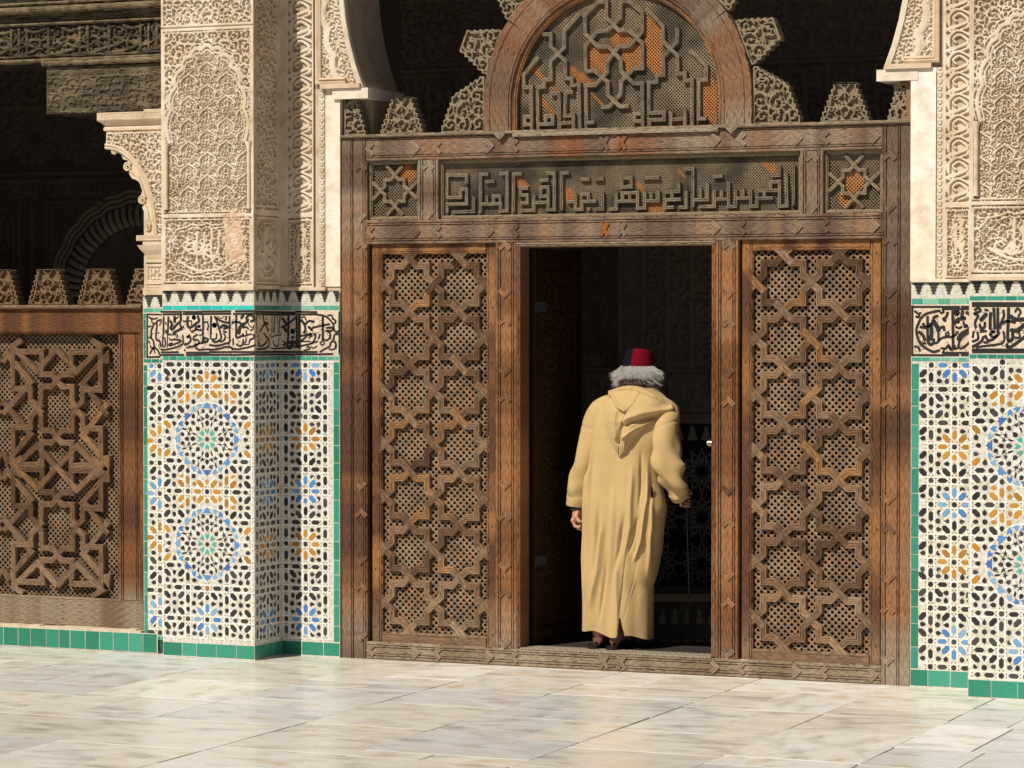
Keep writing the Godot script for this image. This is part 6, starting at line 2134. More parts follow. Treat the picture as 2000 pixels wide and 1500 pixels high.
func build_screen() -> void:
	var t := thing("wooden_screen", "tall carved cedar screen with star lattice panels, arched top and open doorway", "screen", Vector3(0, 0, 0))
	var o := Vector3.ZERO
	# outer posts: a flat outer strip, then the grooved panel
	for s in [-1.0, 1.0]:
		var list := [[0.0825, -0.13], [0.0825, -0.006], [0.078, 0.0], [0.022, 0.0], [0.0195, -0.010], [0.016, 0.001], [0.010, 0.001], [0.007, -0.011], [0.004, -0.0025], [-0.055, -0.0025], [-0.058, -0.011], [-0.061, 0.0], [-0.069, 0.0005], [-0.072, -0.006], [-0.076, -0.002], [-0.0825, -0.006], [-0.0825, -0.13]]
		# left post is drawn upwards: its left is the outside
		var post := board(t, "post", Vector2(-1.6175, 0.0) if s < 0 else Vector2(1.6175, 3.027), Vector2(-1.6175, 3.027) if s < 0 else Vector2(1.6175, 0.0), 0.165, 0.13, post_tint, o, "wood", profile(list))
		var k := 0
		for y in [2.837, 2.560, 2.386, 2.117, 1.954, 1.673, 1.513, 1.280, 1.150, 1.009, 0.840, 0.573, 0.404, 0.137]:
			if y != 1.280 and y != 1.150:
				var up: bool = y in [2.837, 2.386, 1.954, 1.513, 0.840, 0.404]
				chevron(post, Vector2(1.5745 * s, y + rng.randf_range(-0.006, 0.006)), Vector2(0, 1.0 if up else -1.0), -0.001, 0.034, post_tint)
	# inner posts beside the doorway
	for s in [-1.0, 1.0]:
		var post := board(t, "post", Vector2(0.6595 * s, 0.098), Vector2(0.6595 * s, 2.396), 0.131, 0.13, func(x: float, y: float) -> Color: return post_tint(x * 1.3 + 2.0, y).lerp(Color(0.42, 0.165, 0.04), 0.30), o)
		for y in [2.371, 2.113, 1.945, 1.673, 1.511, 1.029, 0.838, 0.567, 0.408, 0.131]:
			var up: bool = y in [2.371, 1.945, 1.511, 0.838, 0.408]
			chevron(post, Vector2(0.668 * s, y + rng.randf_range(-0.006, 0.006)), Vector2(0, 1.0 if up else -1.0), -0.001, 0.033, post_tint)
		# beaded jamb lining of the doorway
		var g := Geo.new()
		var pr := profile([[0.011, -0.13], [0.011, -0.003], [0.008, 0.002], [0.003, 0.002], [0.001, -0.003], [-0.002, 0.0], [-0.007, 0.0], [-0.011, -0.006], [-0.011, -0.13]])
		g.sweep(split_line(Vector2(0.5825 * s, 0.108), Vector2(0.5825 * s, 2.372), 0.08), false, pr, func(x: float, y: float) -> Color: return post_tint(x, y).lerp(Color(0.40, 0.17, 0.05), 0.35))
		add_mesh("jamb_bead", g.mesh(), M["wood"], t, Vector3(0, 0, 0.001))
	# short posts of the frieze
	for x in [-1.146, 1.142]:
		var post := board(t, "post", Vector2(x, 2.534), Vector2(x, 2.878), 0.128, 0.10, post_tint, Vector3(0, 0, -0.001))
		chevron(post, Vector2(x, 2.838), Vector2(0, 1), -0.001, 0.033, post_tint)
		chevron(post, Vector2(x, 2.568), Vector2(0, -1), -0.001, 0.033, post_tint)
	# rails
	var top := board(t, "rail", Vector2(-1.535, 2.950), Vector2(1.535, 2.950), 0.150, 0.13, func(x: float, y: float) -> Color: return wood_tint(x, y).lerp(Color(0.33, 0.115, 0.045), clampf(0.15 + 1.6 * patches.get_noise_2d(x * 1.6 + 40, 3.0), 0, 0.85)), Vector3(0, 0, 0.0012), "wood_old")
	for q in [[-1.509, -1], [-1.229, 1], [-1.083, -1], [-0.767, 1], [-0.603, -1], [0.588, 1], [0.747, -1], [1.057, 1], [1.219, -1], [1.49, 1]]:
		chevron(top, Vector2(q[0], 2.945), Vector2(q[1], 0), 0.0005, 0.034, wood_tint)
	cross_inlay(top, Vector2(-0.062, 2.945), 0.0005, wood_tint)
	cross_inlay(top, Vector2(0.042, 2.945), 0.0005, func(_x: float, _y: float) -> Color: return Color(0.33, 0.13, 0.06))
	var lip := Geo.new()
	lip.sweep(split_line(Vector2(-1.70, 3.019), Vector2(1.70, 3.019), 0.1), false, profile([[0.010, -0.13], [0.010, 0.010], [0.006, 0.016], [-0.004, 0.016], [-0.010, 0.004], [-0.010, -0.13]]), func(x: float, y: float) -> Color: return Color(0.34, 0.26, 0.18) * (1.0 + 0.4 * patches.get_noise_2d(x * 5, 1)))
	add_mesh("cornice_lip", lip.mesh(), M["wood_old"], t, Vector3(0, 0, 0.001))
	var mid := board(t, "rail", Vector2(-1.535, 2.4655), Vector2(1.535, 2.4655), 0.139, 0.13, wood_tint, Vector3(0, 0, 0.0012), "wood_old")
	for q in [[-1.509, -1], [-1.229, 1], [-1.083, -1], [-0.767, 1], [-0.603, -1], [0.588, 1], [0.747, -1], [1.057, 1], [1.219, -1], [1.49, 1]]:
		chevron(mid, Vector2(q[0], 2.4655), Vector2(q[1], 0), 0.0005, 0.034, wood_tint)
	cross_inlay(mid, Vector2(-0.062, 2.4655), 0.0005, func(_x: float, _y: float) -> Color: return Color(0.40, 0.15, 0.05))
	cross_inlay(mid, Vector2(0.042, 2.4655), 0.0005, wood_tint)
	var door_head := Geo.new()
	door_head.sweep(split_line(Vector2(-0.594, 2.384), Vector2(0.594, 2.384), 0.1), false, profile([[0.012, -0.13], [0.012, 0.004], [0.004, 0.006], [0.0, 0.0], [-0.004, 0.003], [-0.012, -0.004], [-0.012, -0.13]]), Color(0.36, 0.27, 0.18))
	add_mesh("door_head", door_head.mesh(), M["wood_old"], t, Vector3(0, 0, 0.002))
	var sill := board(t, "sill", Vector2(-1.535, 0.051), Vector2(1.535, 0.051), 0.098, 0.13, func(x: float, y: float) -> Color: return Color(0.44, 0.355, 0.255).lerp(Color(0.28, 0.205, 0.135), clampf(0.5 + 1.6 * patches.get_noise_2d(x * 3, y * 20), 0, 1)), Vector3(0, 0, 0.0012), "wood_old")
	for q in [[-1.509, -1], [-1.229, 1], [-1.083, -1], [-0.767, 1], [-0.603, -1], [0.588, 1], [0.747, -1], [1.057, 1], [1.219, -1], [1.49, 1]]:
		chevron(sill, Vector2(q[0], 0.05), Vector2(q[1], 0), 0.0005, 0.030, Color(0.35, 0.26, 0.18))
	cross_inlay(sill, Vector2(-0.062, 0.051), 0.0005, Color(0.33, 0.25, 0.17))
	cross_inlay(sill, Vector2(0.042, 0.051), 0.0005, Color(0.33, 0.25, 0.17))
	var g := Geo.new()
	g.box(Vector3(-0.571, 0.098, -0.14), Vector3(0.571, 0.1068, 0.004), Color(0.42, 0.35, 0.27))
	g.box(Vector3(-0.571, 0.03, -0.52), Vector3(0.571, 0.100, -0.14), Color(0.06, 0.05, 0.045))
	add_mesh("threshold", g.mesh(), M["wood_old"], t)
	# light mouldings under and beside the frieze panels
	var bead := profile([[0.012, -0.05], [0.012, -0.004], [0.008, 0.0], [-0.003, 0.0], [-0.006, -0.006], [-0.010, -0.010], [-0.012, -0.03]])
	for q in [[-1.535, -1.21], [-1.082, 1.078], [1.206, 1.535]]:
		g = Geo.new()
		# clockwise, so that the outer edge of the profile is outside
		g.sweep(PackedVector2Array([Vector2(q[0] + 0.010, 2.546), Vector2(q[0] + 0.010, 2.866), Vector2(q[1] - 0.010, 2.866), Vector2(q[1] - 0.010, 2.546)]), true, bead, Color(0.31, 0.24, 0.15))
		add_mesh("panel_moulding", g.mesh(), M["wood_old"], t, Vector3(0, 0, -0.026))
	# frieze lattice with its square letters
	var news := strokes(NEW_FRIEZE)
	var frieze_tint := func(x: float, y: float) -> Color:
		for n in news:
			if Geometry2D.is_point_in_polygon(Vector2(x, y), n[1]):
				return Color(0.43, 0.185, 0.068) * rng.randf_range(0.85, 1.15)
		var k := clampf(0.5 + 1.5 * patches.get_noise_2d(x * 3.0, y * 3.0), 0, 1)
		return Color(0.215, 0.165, 0.11).lerp(Color(0.085, 0.068, 0.052), k) * rng.randf_range(0.85, 1.15)
	var fp := pivot("inscribed_panel", t, Transform3D(Basis(), Vector3(0, 0, 0)))
	lattice(fp, -1.058, 2.560, 1.056, 2.850, -0.050, 0.0118, frieze_tint, null, 1.04)
	for s in strokes(FRIEZE):
		g = Geo.new()
		g.sweep(s[1], false, ridged(0.0104, -0.008, 0.018, 2, 0.006), Color(0.265, 0.21, 0.145) * rng.randf_range(0.85, 1.2))
		add_mesh("letter", g.mesh(), M["wood_old"], fp, Vector3(0, 0, -0.046 + rng.randf_range(-0.0006, 0.0006)))
	# the two small star windows
	for q in [[-1.515, -1.23, [Vector2(-1.30, 2.80)]], [1.226, 1.515, [Vector2(1.33, 2.62), Vector2(1.37, 2.71)]]]:
		var sp := pivot("small_star_panel", t, Transform3D(Basis(), Vector3(0, 0, 0)))
		var cx: float = (q[0] + q[1]) * 0.5
		var fresh: Array = q[2]
		lattice(sp, q[0], 2.560, q[1], 2.850, -0.050, 0.0140, func(x: float, y: float) -> Color:
			for f in fresh:
				if f.distance_to(Vector2(x, y)) < 0.055:
					return Color(0.43, 0.185, 0.068) * rng.randf_range(0.85, 1.15)
			return Color(0.155, 0.12, 0.08) * rng.randf_range(0.8, 1.2))
		var hx := 0.062
		for k in 4:
			var a := k * PI / 2
			g = Geo.new()
			var corner := PackedVector2Array()
			for p in [Vector2(0.0, 0.088), Vector2(0.026, 0.062), Vector2(0.062, 0.062), Vector2(0.062, 0.026), Vector2(0.088, 0.0)]:
				corner.push_back(p.rotated(-a))
			g.sweep(corner, false, ridged(0.010, -0.006, 0.014, 2, 0.004), Color(0.36, 0.28, 0.19))
			add_mesh("strap", g.mesh(), M["wood_old"], sp, Vector3(cx, 2.705, -0.042))
			for s in [-1.0, 1.0]:
				g = Geo.new()
				var d := Vector2(0, 1).rotated(-a)
				var n: Vector2 = Vector2(d.y, -d.x) * s
				g.sweep(PackedVector2Array([d * 0.076 - n * 0.012, d * 0.142 + n * 0.050]), false, ridged(0.010, -0.006, 0.0135, 2, 0.004), Color(0.34, 0.265, 0.18))
				add_mesh("strap", g.mesh(), M["wood_old"], sp, Vector3(cx, 2.705, -0.0425 - 0.0008 * s))
	# arched head
	var arc := PackedVector2Array([Vector2(-0.702, 3.028), Vector2(-0.702, 3.18)])
	for k in range(1, 40):
		var a := PI - PI * k / 40.0
		arc.push_back(Vector2(cos(a) * 0.702, 3.18 + sin(a) * 0.702))
	arc.append_array(PackedVector2Array([Vector2(0.702, 3.18), Vector2(0.702, 3.028)]))
	var ring := profile([[0.098, -0.11], [0.098, -0.004], [0.094, 0.0], [0.060, 0.0], [0.057, -0.005], [0.054, 0.0], [-0.055, 0.0005], [-0.058, -0.006], [-0.062, 0.0], [-0.070, 0.0], [-0.074, -0.012], [-0.080, -0.016], [-0.084, -0.05]])
	# four boards with hair joints
	for q in [[0, 9], [9, 20], [20, 33], [33, 42]]:
		var part := PackedVector2Array()
		for k in range(q[0], q[1] + 1):
			if k < arc.size():
				part.push_back(arc[k])
		part[0] = part[0].lerp(part[1], 0.02)
		g = Geo.new()
		g.sweep(part, false, ring, func(x: float, y: float) -> Color: return wood_tint(x * 1.4 + 5, y).lerp(Color(0.30, 0.125, 0.055), clampf(0.25 + 1.5 * patches.get_noise_2d(x * 2 + 60, y * 2), 0, 0.7)), rng.randf() * 3)
		add_mesh("arch_board", g.mesh(), M["wood_old"], t, Vector3(0, 0, 0.0012))
	var bead_arc := PackedVector2Array([Vector2(-0.612, 3.03), Vector2(-0.612, 3.18)])
	for k in range(1, 40):
		var a := PI - PI * k / 40.0
		bead_arc.push_back(Vector2(cos(a) * 0.612, 3.18 + sin(a) * 0.612))
	bead_arc.append_array(PackedVector2Array([Vector2(0.612, 3.18), Vector2(0.612, 3.03)]))
	g = Geo.new()
	g.sweep(bead_arc, false, profile([[0.010, -0.06], [0.009, 0.004], [0.004, 0.010], [-0.002, 0.008], [-0.004, 0.002], [-0.010, 0.002], [-0.012, -0.02]]), func(x: float, y: float) -> Color: return Color(0.42, 0.18, 0.075).lerp(Color(0.22, 0.13, 0.08), clampf(0.5 + 1.5 * patches.get_noise_2d(x * 4, y * 4), 0, 1)))
	add_mesh("arch_bead", g.mesh(), M["wood"], t, Vector3(0, 0, -0.022))
	var chev := pivot("arch_foot", t, Transform3D())
	for s in [-1.0, 1.0]:
		chevron(chev, Vector2(0.690 * s, 3.010), Vector2(0, -1), 0.0195, 0.032, Color(0.30, 0.24, 0.17))
	g = Geo.new()
	g.sweep(split_line(Vector2(-0.612, 3.010), Vector2(0.612, 3.010), 0.1), false, profile([[0.017, -0.05], [0.017, -0.008], [0.010, 0.0], [-0.008, 0.004], [-0.017, 0.004], [-0.017, -0.05]]), Color(0.36, 0.30, 0.215))
	add_mesh("tympanum_base", g.mesh(), M["wood_old"], t, Vector3(0, 0, 0.016))
	var tp := pivot("tympanum_panel", t, Transform3D(Basis(), Vector3(0, 0, 0)))
	var fresh2 := strokes(NEW_TYMP)
	lattice(tp, -0.606, 3.022, 0.606, 3.80, -0.048, 0.0136, func(x: float, y: float) -> Color:
		for n in fresh2:
			if Geometry2D.is_point_in_polygon(Vector2(x, y), n[1]):
				return Color(0.43, 0.185, 0.068) * rng.randf_range(0.85, 1.15)
		var k := clampf(0.5 + 1.6 * patches.get_noise_2d(x * 2.6, y * 2.6 + 7), 0, 1)
		return Color(0.25, 0.195, 0.13).lerp(Color(0.10, 0.08, 0.06), k) * rng.randf_range(0.85, 1.15),
		func(p: Vector2) -> bool: return p.y < 3.18 and absf(p.x) < 0.604 or p.y >= 3.18 and p.distance_to(Vector2(0, 3.18)) < 0.604)
	for s in strokes(TYMP):
		g = Geo.new()
		var tone := Color(0.32, 0.25, 0.18) * rng.randf_range(0.85, 1.2)
		g.sweep(s[1], false, ridged(0.0114, -0.008, 0.018, 3, 0.005), tone)
		add_mesh("letter", g.mesh(), M["wood_old"], tp, Vector3(0, 0, -0.042 + rng.randf_range(-0.0008, 0.0008)))
	# top part of the arch lies above the picture: plain straps carry the knot on
	# fixed star panels
	star_panel(t, Vector3(0, 0, -0.014), -1.512, -0.732, 0.096, 2.397)
	star_panel(t, Vector3(0, 0, -0.014), 0.740, 1.524, 0.096, 2.397)
	# dark boards added behind the nets to keep light out of the holes
	g = Geo.new()
	g.box(Vector3(-1.53, 0.1, -0.128), Vector3(-0.73, 2.40, -0.10), Color(0.035, 0.022, 0.014))
	add_mesh("added_backing_board", g.mesh(), M["dull"], t)
	g = Geo.new()
	g.box(Vector3(0.73, 0.1, -0.128), Vector3(1.53, 2.40, -0.10), Color(0.035, 0.022, 0.014))
	add_mesh("added_backing_board", g.mesh(), M["dull"], t)
	# battlements
	var tone := Color(0.36, 0.285, 0.195)
	var whole := stepped_outline(0.268, 0.120, 0.210, 7, true, true)
	var first := fret(whole, "merlon", t, Vector3(-1.323, 3.029, -0.020), 1, upright_motif, tone)
	var twin := first.duplicate()
	twin.name = "merlon"
	twin.position = Vector3(1.320, 3.029, -0.020)
	put(twin, t)
	fret(stepped_outline(0.268, 0.150, 0.215, 7, false, true), "merlon", t, Vector3(-1.688, 3.029, -0.020), 2, fan_motif(8), tone)
	fret(stepped_outline(0.268, 0.150, 0.225, 7, true, false), "merlon", t, Vector3(1.694, 3.029, -0.020), 3, fan_motif(9), tone)
	g = Geo.new()
	g.box(Vector3(1.664, 3.029, -0.10), Vector3(1.700, 3.262, -0.012), Color(0.36, 0.21, 0.12))
	add_mesh("merlon_edge", g.mesh(), M["wood"], t)
	for s in [-1.0, 1.0]:
		# quarter fan in the corner between rail and arch
		var p := PackedVector2Array([Vector2(0.0, 0.0), Vector2(0.268, 0.0)])
		p.append_array(toothed_line(Vector2(0.266, 0.012), Vector2(0.190, 0.205), 6, 0.012))
		p.append_array(toothed_line(Vector2(0.190, 0.205), Vector2(0.012, 0.310), 6, 0.012))
		p.push_back(Vector2(0.0, 0.312))
		if s < 0:
			var m := PackedVector2Array()
			for k in range(p.size() - 1, -1, -1):
				m.push_back(Vector2(-p[k].x, p[k].y))
			p = m
		fret(p, "merlon", t, Vector3(0.802 * s, 3.029, -0.020), 4, fan_motif(21), tone)
		# tilted ones that stand on the arch
		for q in [[21.5, 0.80], [45.0, 0.80], [68.5, 0.80]]:
			var ol := stepped_outline(0.262, 0.125, 0.205, 6, true, true)
			var a := deg_to_rad(q[0])
			var at := Vector2(cos(a) * q[1] * s, 3.18 + sin(a) * q[1])
			var m := fret(ol, "merlon", t, Vector3(at.x, at.y, -0.022), 5, fan_motif(30 + int(q[0])), tone)
			m.rotation.z = (a - PI / 2) * s
	# the open leaves of the door, folded back into the gallery
	for s in [-1.0, 1.0]:
		var leaf := pivot("door_leaf", t, Transform3D(Basis(Vector3.UP, deg_to_rad(83.0 if s < 0 else 90.0) * (-s if s < 0 else 1.0)), Vector3(0.572 * s, 0.108, -0.136)))
		# local x runs along the leaf
		var h := 2.255
		var w := 0.56
		g = Geo.new()
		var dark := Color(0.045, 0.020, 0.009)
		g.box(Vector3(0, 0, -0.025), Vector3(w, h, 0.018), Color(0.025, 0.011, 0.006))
		add_mesh("leaf_board", g.mesh(), M["wood"], leaf)
		for side in [-1.0, 1.0]:
			var z := 0.018 if side > 0 else -0.025
			g = Geo.new()
			for q in [[0.002, 0.002, 0.075, h - 0.002], [w - 0.085, 0.002, w - 0.002, h - 0.002], [0.077, 0.002, w - 0.087, 0.09], [0.077, h - 0.10, w - 0.087, h - 0.002], [0.077, 1.08, w - 0.087, 1.16]]:
				if side > 0:
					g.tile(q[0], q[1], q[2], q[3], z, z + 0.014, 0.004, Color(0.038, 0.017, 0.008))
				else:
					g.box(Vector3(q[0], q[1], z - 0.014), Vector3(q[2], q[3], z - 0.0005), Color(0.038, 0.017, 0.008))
			add_mesh("leaf_frame", g.mesh(), M["wood"], leaf)
		var c := Carve.new(0.08, 0.10, w - 0.09, h - 0.11, 150.0, 0.0)
		c.vines(0.08, 0.10, w - 0.09, h - 0.11, 0.09, 0.008, 0.010, rng)
		add_mesh("leaf_carving", c.mesh(dark), M["wood"], leaf, Vector3(0, 0, 0.0185))
		# iron strap and knob
		g = Geo.new()
		g.box(Vector3(0.0, 1.90, 0.0325), Vector3(0.14, 1.955, 0.036), Color(0.03, 0.03, 0.03))
		g.box(Vector3(0.0, 0.45, 0.0325), Vector3(0.14, 0.505, 0.036), Color(0.03, 0.03, 0.03))
		add_mesh("hinge_strap", g.mesh(), M["dull"], leaf)
		if s > 0:
			g = Geo.new()
			var pts := PackedVector3Array()
			var rad := PackedFloat32Array()
			for q in [[0.0, 0.008], [0.030, 0.008], [0.032, 0.012], [0.040, 0.020], [0.050, 0.0235], [0.060, 0.020], [0.067, 0.012], [0.070, 0.003]]:
				pts.push_back(Vector3(0.07, 1.165, -0.030 - q[0]))
				rad.push_back(q[1])
			g.tube(pts, rad, 14, Color(0.30, 0.20, 0.16))
			add_mesh("door_knob", g.mesh(), M["brass"], leaf)

# ------------------------------------------------------------------ the lattice barrier on the left
func build_barrier() -> void:
	var plinth := thing("tiled_plinth", "low plinth faced with green glazed tiles under the left lattice barrier", "plinth", Vector3(-4.0, 0, 0.1))
	var off := -plinth.position
	slab_box("plinth_body", Vector3(-5.9, 0, -0.3), Vector3(-2.896, 0.128, 0.250), Color(0.62, 0.53, 0.42), "stucco", plinth)
	var g := Geo.new()
	g.flat(Vector3(-5.9, 0.001, 0), Vector3(-2.78, 0.001, 0), Vector3(-2.78, 0.118, 0), Vector3(-5.9, 0.118, 0), Color(0.6, 0.54, 0.45))
	var face := add_mesh("tile_bed", g.mesh(), M["stucco"], plinth, off + Vector3(0, 0, 0.253))
	tile_row(plinth, face, "base_tile", -4.9, 0.004, -2.785, 0.114, 0.095, green_tones)
	g = Geo.new()
	for k in 40:
		var x := lerpf(-5.9, -2.93, k / 40.0)
		var x2 := lerpf(-5.9, -2.93, (k + 1) / 40.0)
		var y := 0.131 + 0.006 * patches.get_noise_2d(k * 1.7, 3.0)
		g.box(Vector3(x, 0.127, 0.12), Vector3(x2, y, 0.243 + 0.006 * patches.get_noise_2d(k * 1.3, 8.0)), Color(0.60, 0.50, 0.38))
	add_mesh("mortar", g.mesh(), M["stucco"], plinth, off)
	var t := thing("lattice_barrier", "carved cedar lattice barrier with stepped crest at left, on a green tiled plinth", "screen", Vector3(-4.0, 0.13, 0.18))
	off = -t.position
	var tint := func(x: float, y: float) -> Color:
		var k := patches.get_noise_2d(x * 6.0 + 11, y * 1.2)
		var c := Color(0.26, 0.112, 0.046).lerp(Color(0.125, 0.055, 0.028), clampf(0.5 + 1.5 * k, 0, 1))
		return c.lerp(Color(0.36, 0.28, 0.195), smoothstep(0.45, 0.16, y + 0.2 * k))
	var z := 0.18
	var plain := profile([[0.085, -0.12], [0.085, -0.004], [0.081, 0.0], [-0.070, 0.0], [-0.073, -0.005], [-0.076, -0.001], [-0.085, -0.012], [-0.085, -0.12]])
	board(t, "rail", Vector2(-5.8, 1.960), Vector2(-2.936, 1.960), 0.17, 0.12, tint, off + Vector3(0, 0, z), "wood", plain)
	g = Geo.new()
	g.sweep(split_line(Vector2(-5.8, 2.037), Vector2(-2.916, 2.037), 0.1), false, profile([[0.012, -0.12], [0.012, 0.020], [0.006, 0.030], [-0.004, 0.028], [-0.012, 0.006], [-0.012, -0.12]]), Color(0.30, 0.20, 0.13))
	add_mesh("crest_moulding", g.mesh(), M["wood_old"], t, off + Vector3(0, 0, z))
	board(t, "rail", Vector2(-2.936, 0.215), Vector2(-5.8, 0.215), 0.17, 0.12, tint, off + Vector3(0, 0, z), "wood_old", plain)
	board(t, "stile", Vector2(-3.012, 0.30), Vector2(-3.012, 1.875), 0.15, 0.12, tint, off + Vector3(0, 0, z), "wood")
	board(t, "edge_board", Vector2(-2.928, 0.132), Vector2(-2.928, 2.024), 0.018, 0.12, tint, off + Vector3(0, 0, z + 0.002), "wood", profile([[0.009, -0.12], [0.009, 0.0], [-0.009, 0.0], [-0.009, -0.12]]))
	var p := pivot("star_panel", t, Transform3D(Basis(), off))
	lattice(p, -4.75, 0.302, -3.09, 1.874, z - 0.058, 0.0240, func(x: float, y: float) -> Color: return net_tint(x, y) * 0.8)
	g = Geo.new()
	g.box(Vector3(-5.8, 0.2, z - 0.118), Vector3(-3.0, 1.95, z - 0.09), Color(0.035, 0.022, 0.014))  # added dark board that shuts light out of the lattice holes
	add_mesh("added_backing_board", g.mesh(), M["dull"], p)
	# the knot: mirrored left-right and up-down about each star; spacing 0.775 by 0.707
	var cy := [1.428, 0.720]
	var cx := [-3.531, -4.306]
	var q1 := [
		[Vector2(0, 620), Vector2(220, 385), Vector2(490, 645), Vector2(385, 715)],
		[Vector2(0, 295), Vector2(55, 355), Vector2(170, 355), Vector2(160, 590), Vector2(487, 590), Vector2(487, 200), Vector2(288, 200), Vector2(288, 85), Vector2(210, 5), Vector2(160, -55)],
		[Vector2(0, 295), Vector2(-58, 228), Vector2(-172, 228), Vector2(-172, 80), Vector2(-212, 0)],
		[Vector2(600, 475), Vector2(552, 560), Vector2(292, 272), Vector2(600, -62)]]
	for x in cx:
		for y in cy:
			for sx in [-1.0, 1.0]:
				for sy in [-1.0, 1.0]:
					for k in q1.size():
						var pts := PackedVector2Array()
						for v in q1[k]:
							pts.push_back(Vector2(v.x * sx / 1582.0, v.y * sy / 1733.0))
						# the middle post clips what would pass under it
						if x > -3.6 and sx > 0:
							for i in pts.size():
								pts[i].x = minf(pts[i].x, 0.352)
						if sx * sy < 0:
							pts.reverse()
						g = Geo.new()
						g.sweep(pts, false, ridged(0.0180, -0.018, 0.020 - 0.0013 * k + 0.0006 * sx + 0.0004 * sy, 4, 0.0045), strap_tint(x + sx * 0.3 + k, y + sy * 0.4).lerp(Color(0.24, 0.145, 0.085), 0.4) * rng.randf_range(0.75, 1.15))
						add_mesh("strap", g.mesh(), M["wood_old"], p, Vector3(x, y, z - 0.042))
	# crest
	var tone := Color(0.26, 0.165, 0.095)
	var ol := stepped_outline(0.275, 0.150, 0.215, 7, true, true)
	var first := fret(ol, "merlon", t, off + Vector3(-3.240, 2.049, z - 0.02), 6, upright_motif, tone)
	for x in [-3.585, -3.930, -4.275]:
		var m := first.duplicate()
		m.name = "merlon"
		m.position = off + Vector3(x, 2.049, z - 0.02)
		put(m, t)
	fret(stepped_outline(0.275, 0.150, 0.215, 7, true, false), "merlon", t, off + Vector3(-2.905, 2.049, z - 0.02), 7, fan_motif(12), tone)

# ------------------------------------------------------------------ the old man in the doorway
# bones: [from, to, radius from, radius to]; meshed together as surface nets
func capsule_field(bones: Array, p: Vector3, k: float) -> float:
	var d := 1e9
	for b in bones:
		var pa: Vector3 = p - b[0]
		var ba: Vector3 = b[1] - b[0]
		var h := clampf(pa.dot(ba) / maxf(ba.length_squared(), 1e-9), 0.0, 1.0)
		var e := (pa - ba * h).length() - lerpf(b[2], b[3], h)
		if e > d + k:
			continue
		var t := clampf(0.5 + 0.5 * (d - e) / k, 0.0, 1.0)
		d = lerpf(d, e, t) - k * t * (1.0 - t)
	return d

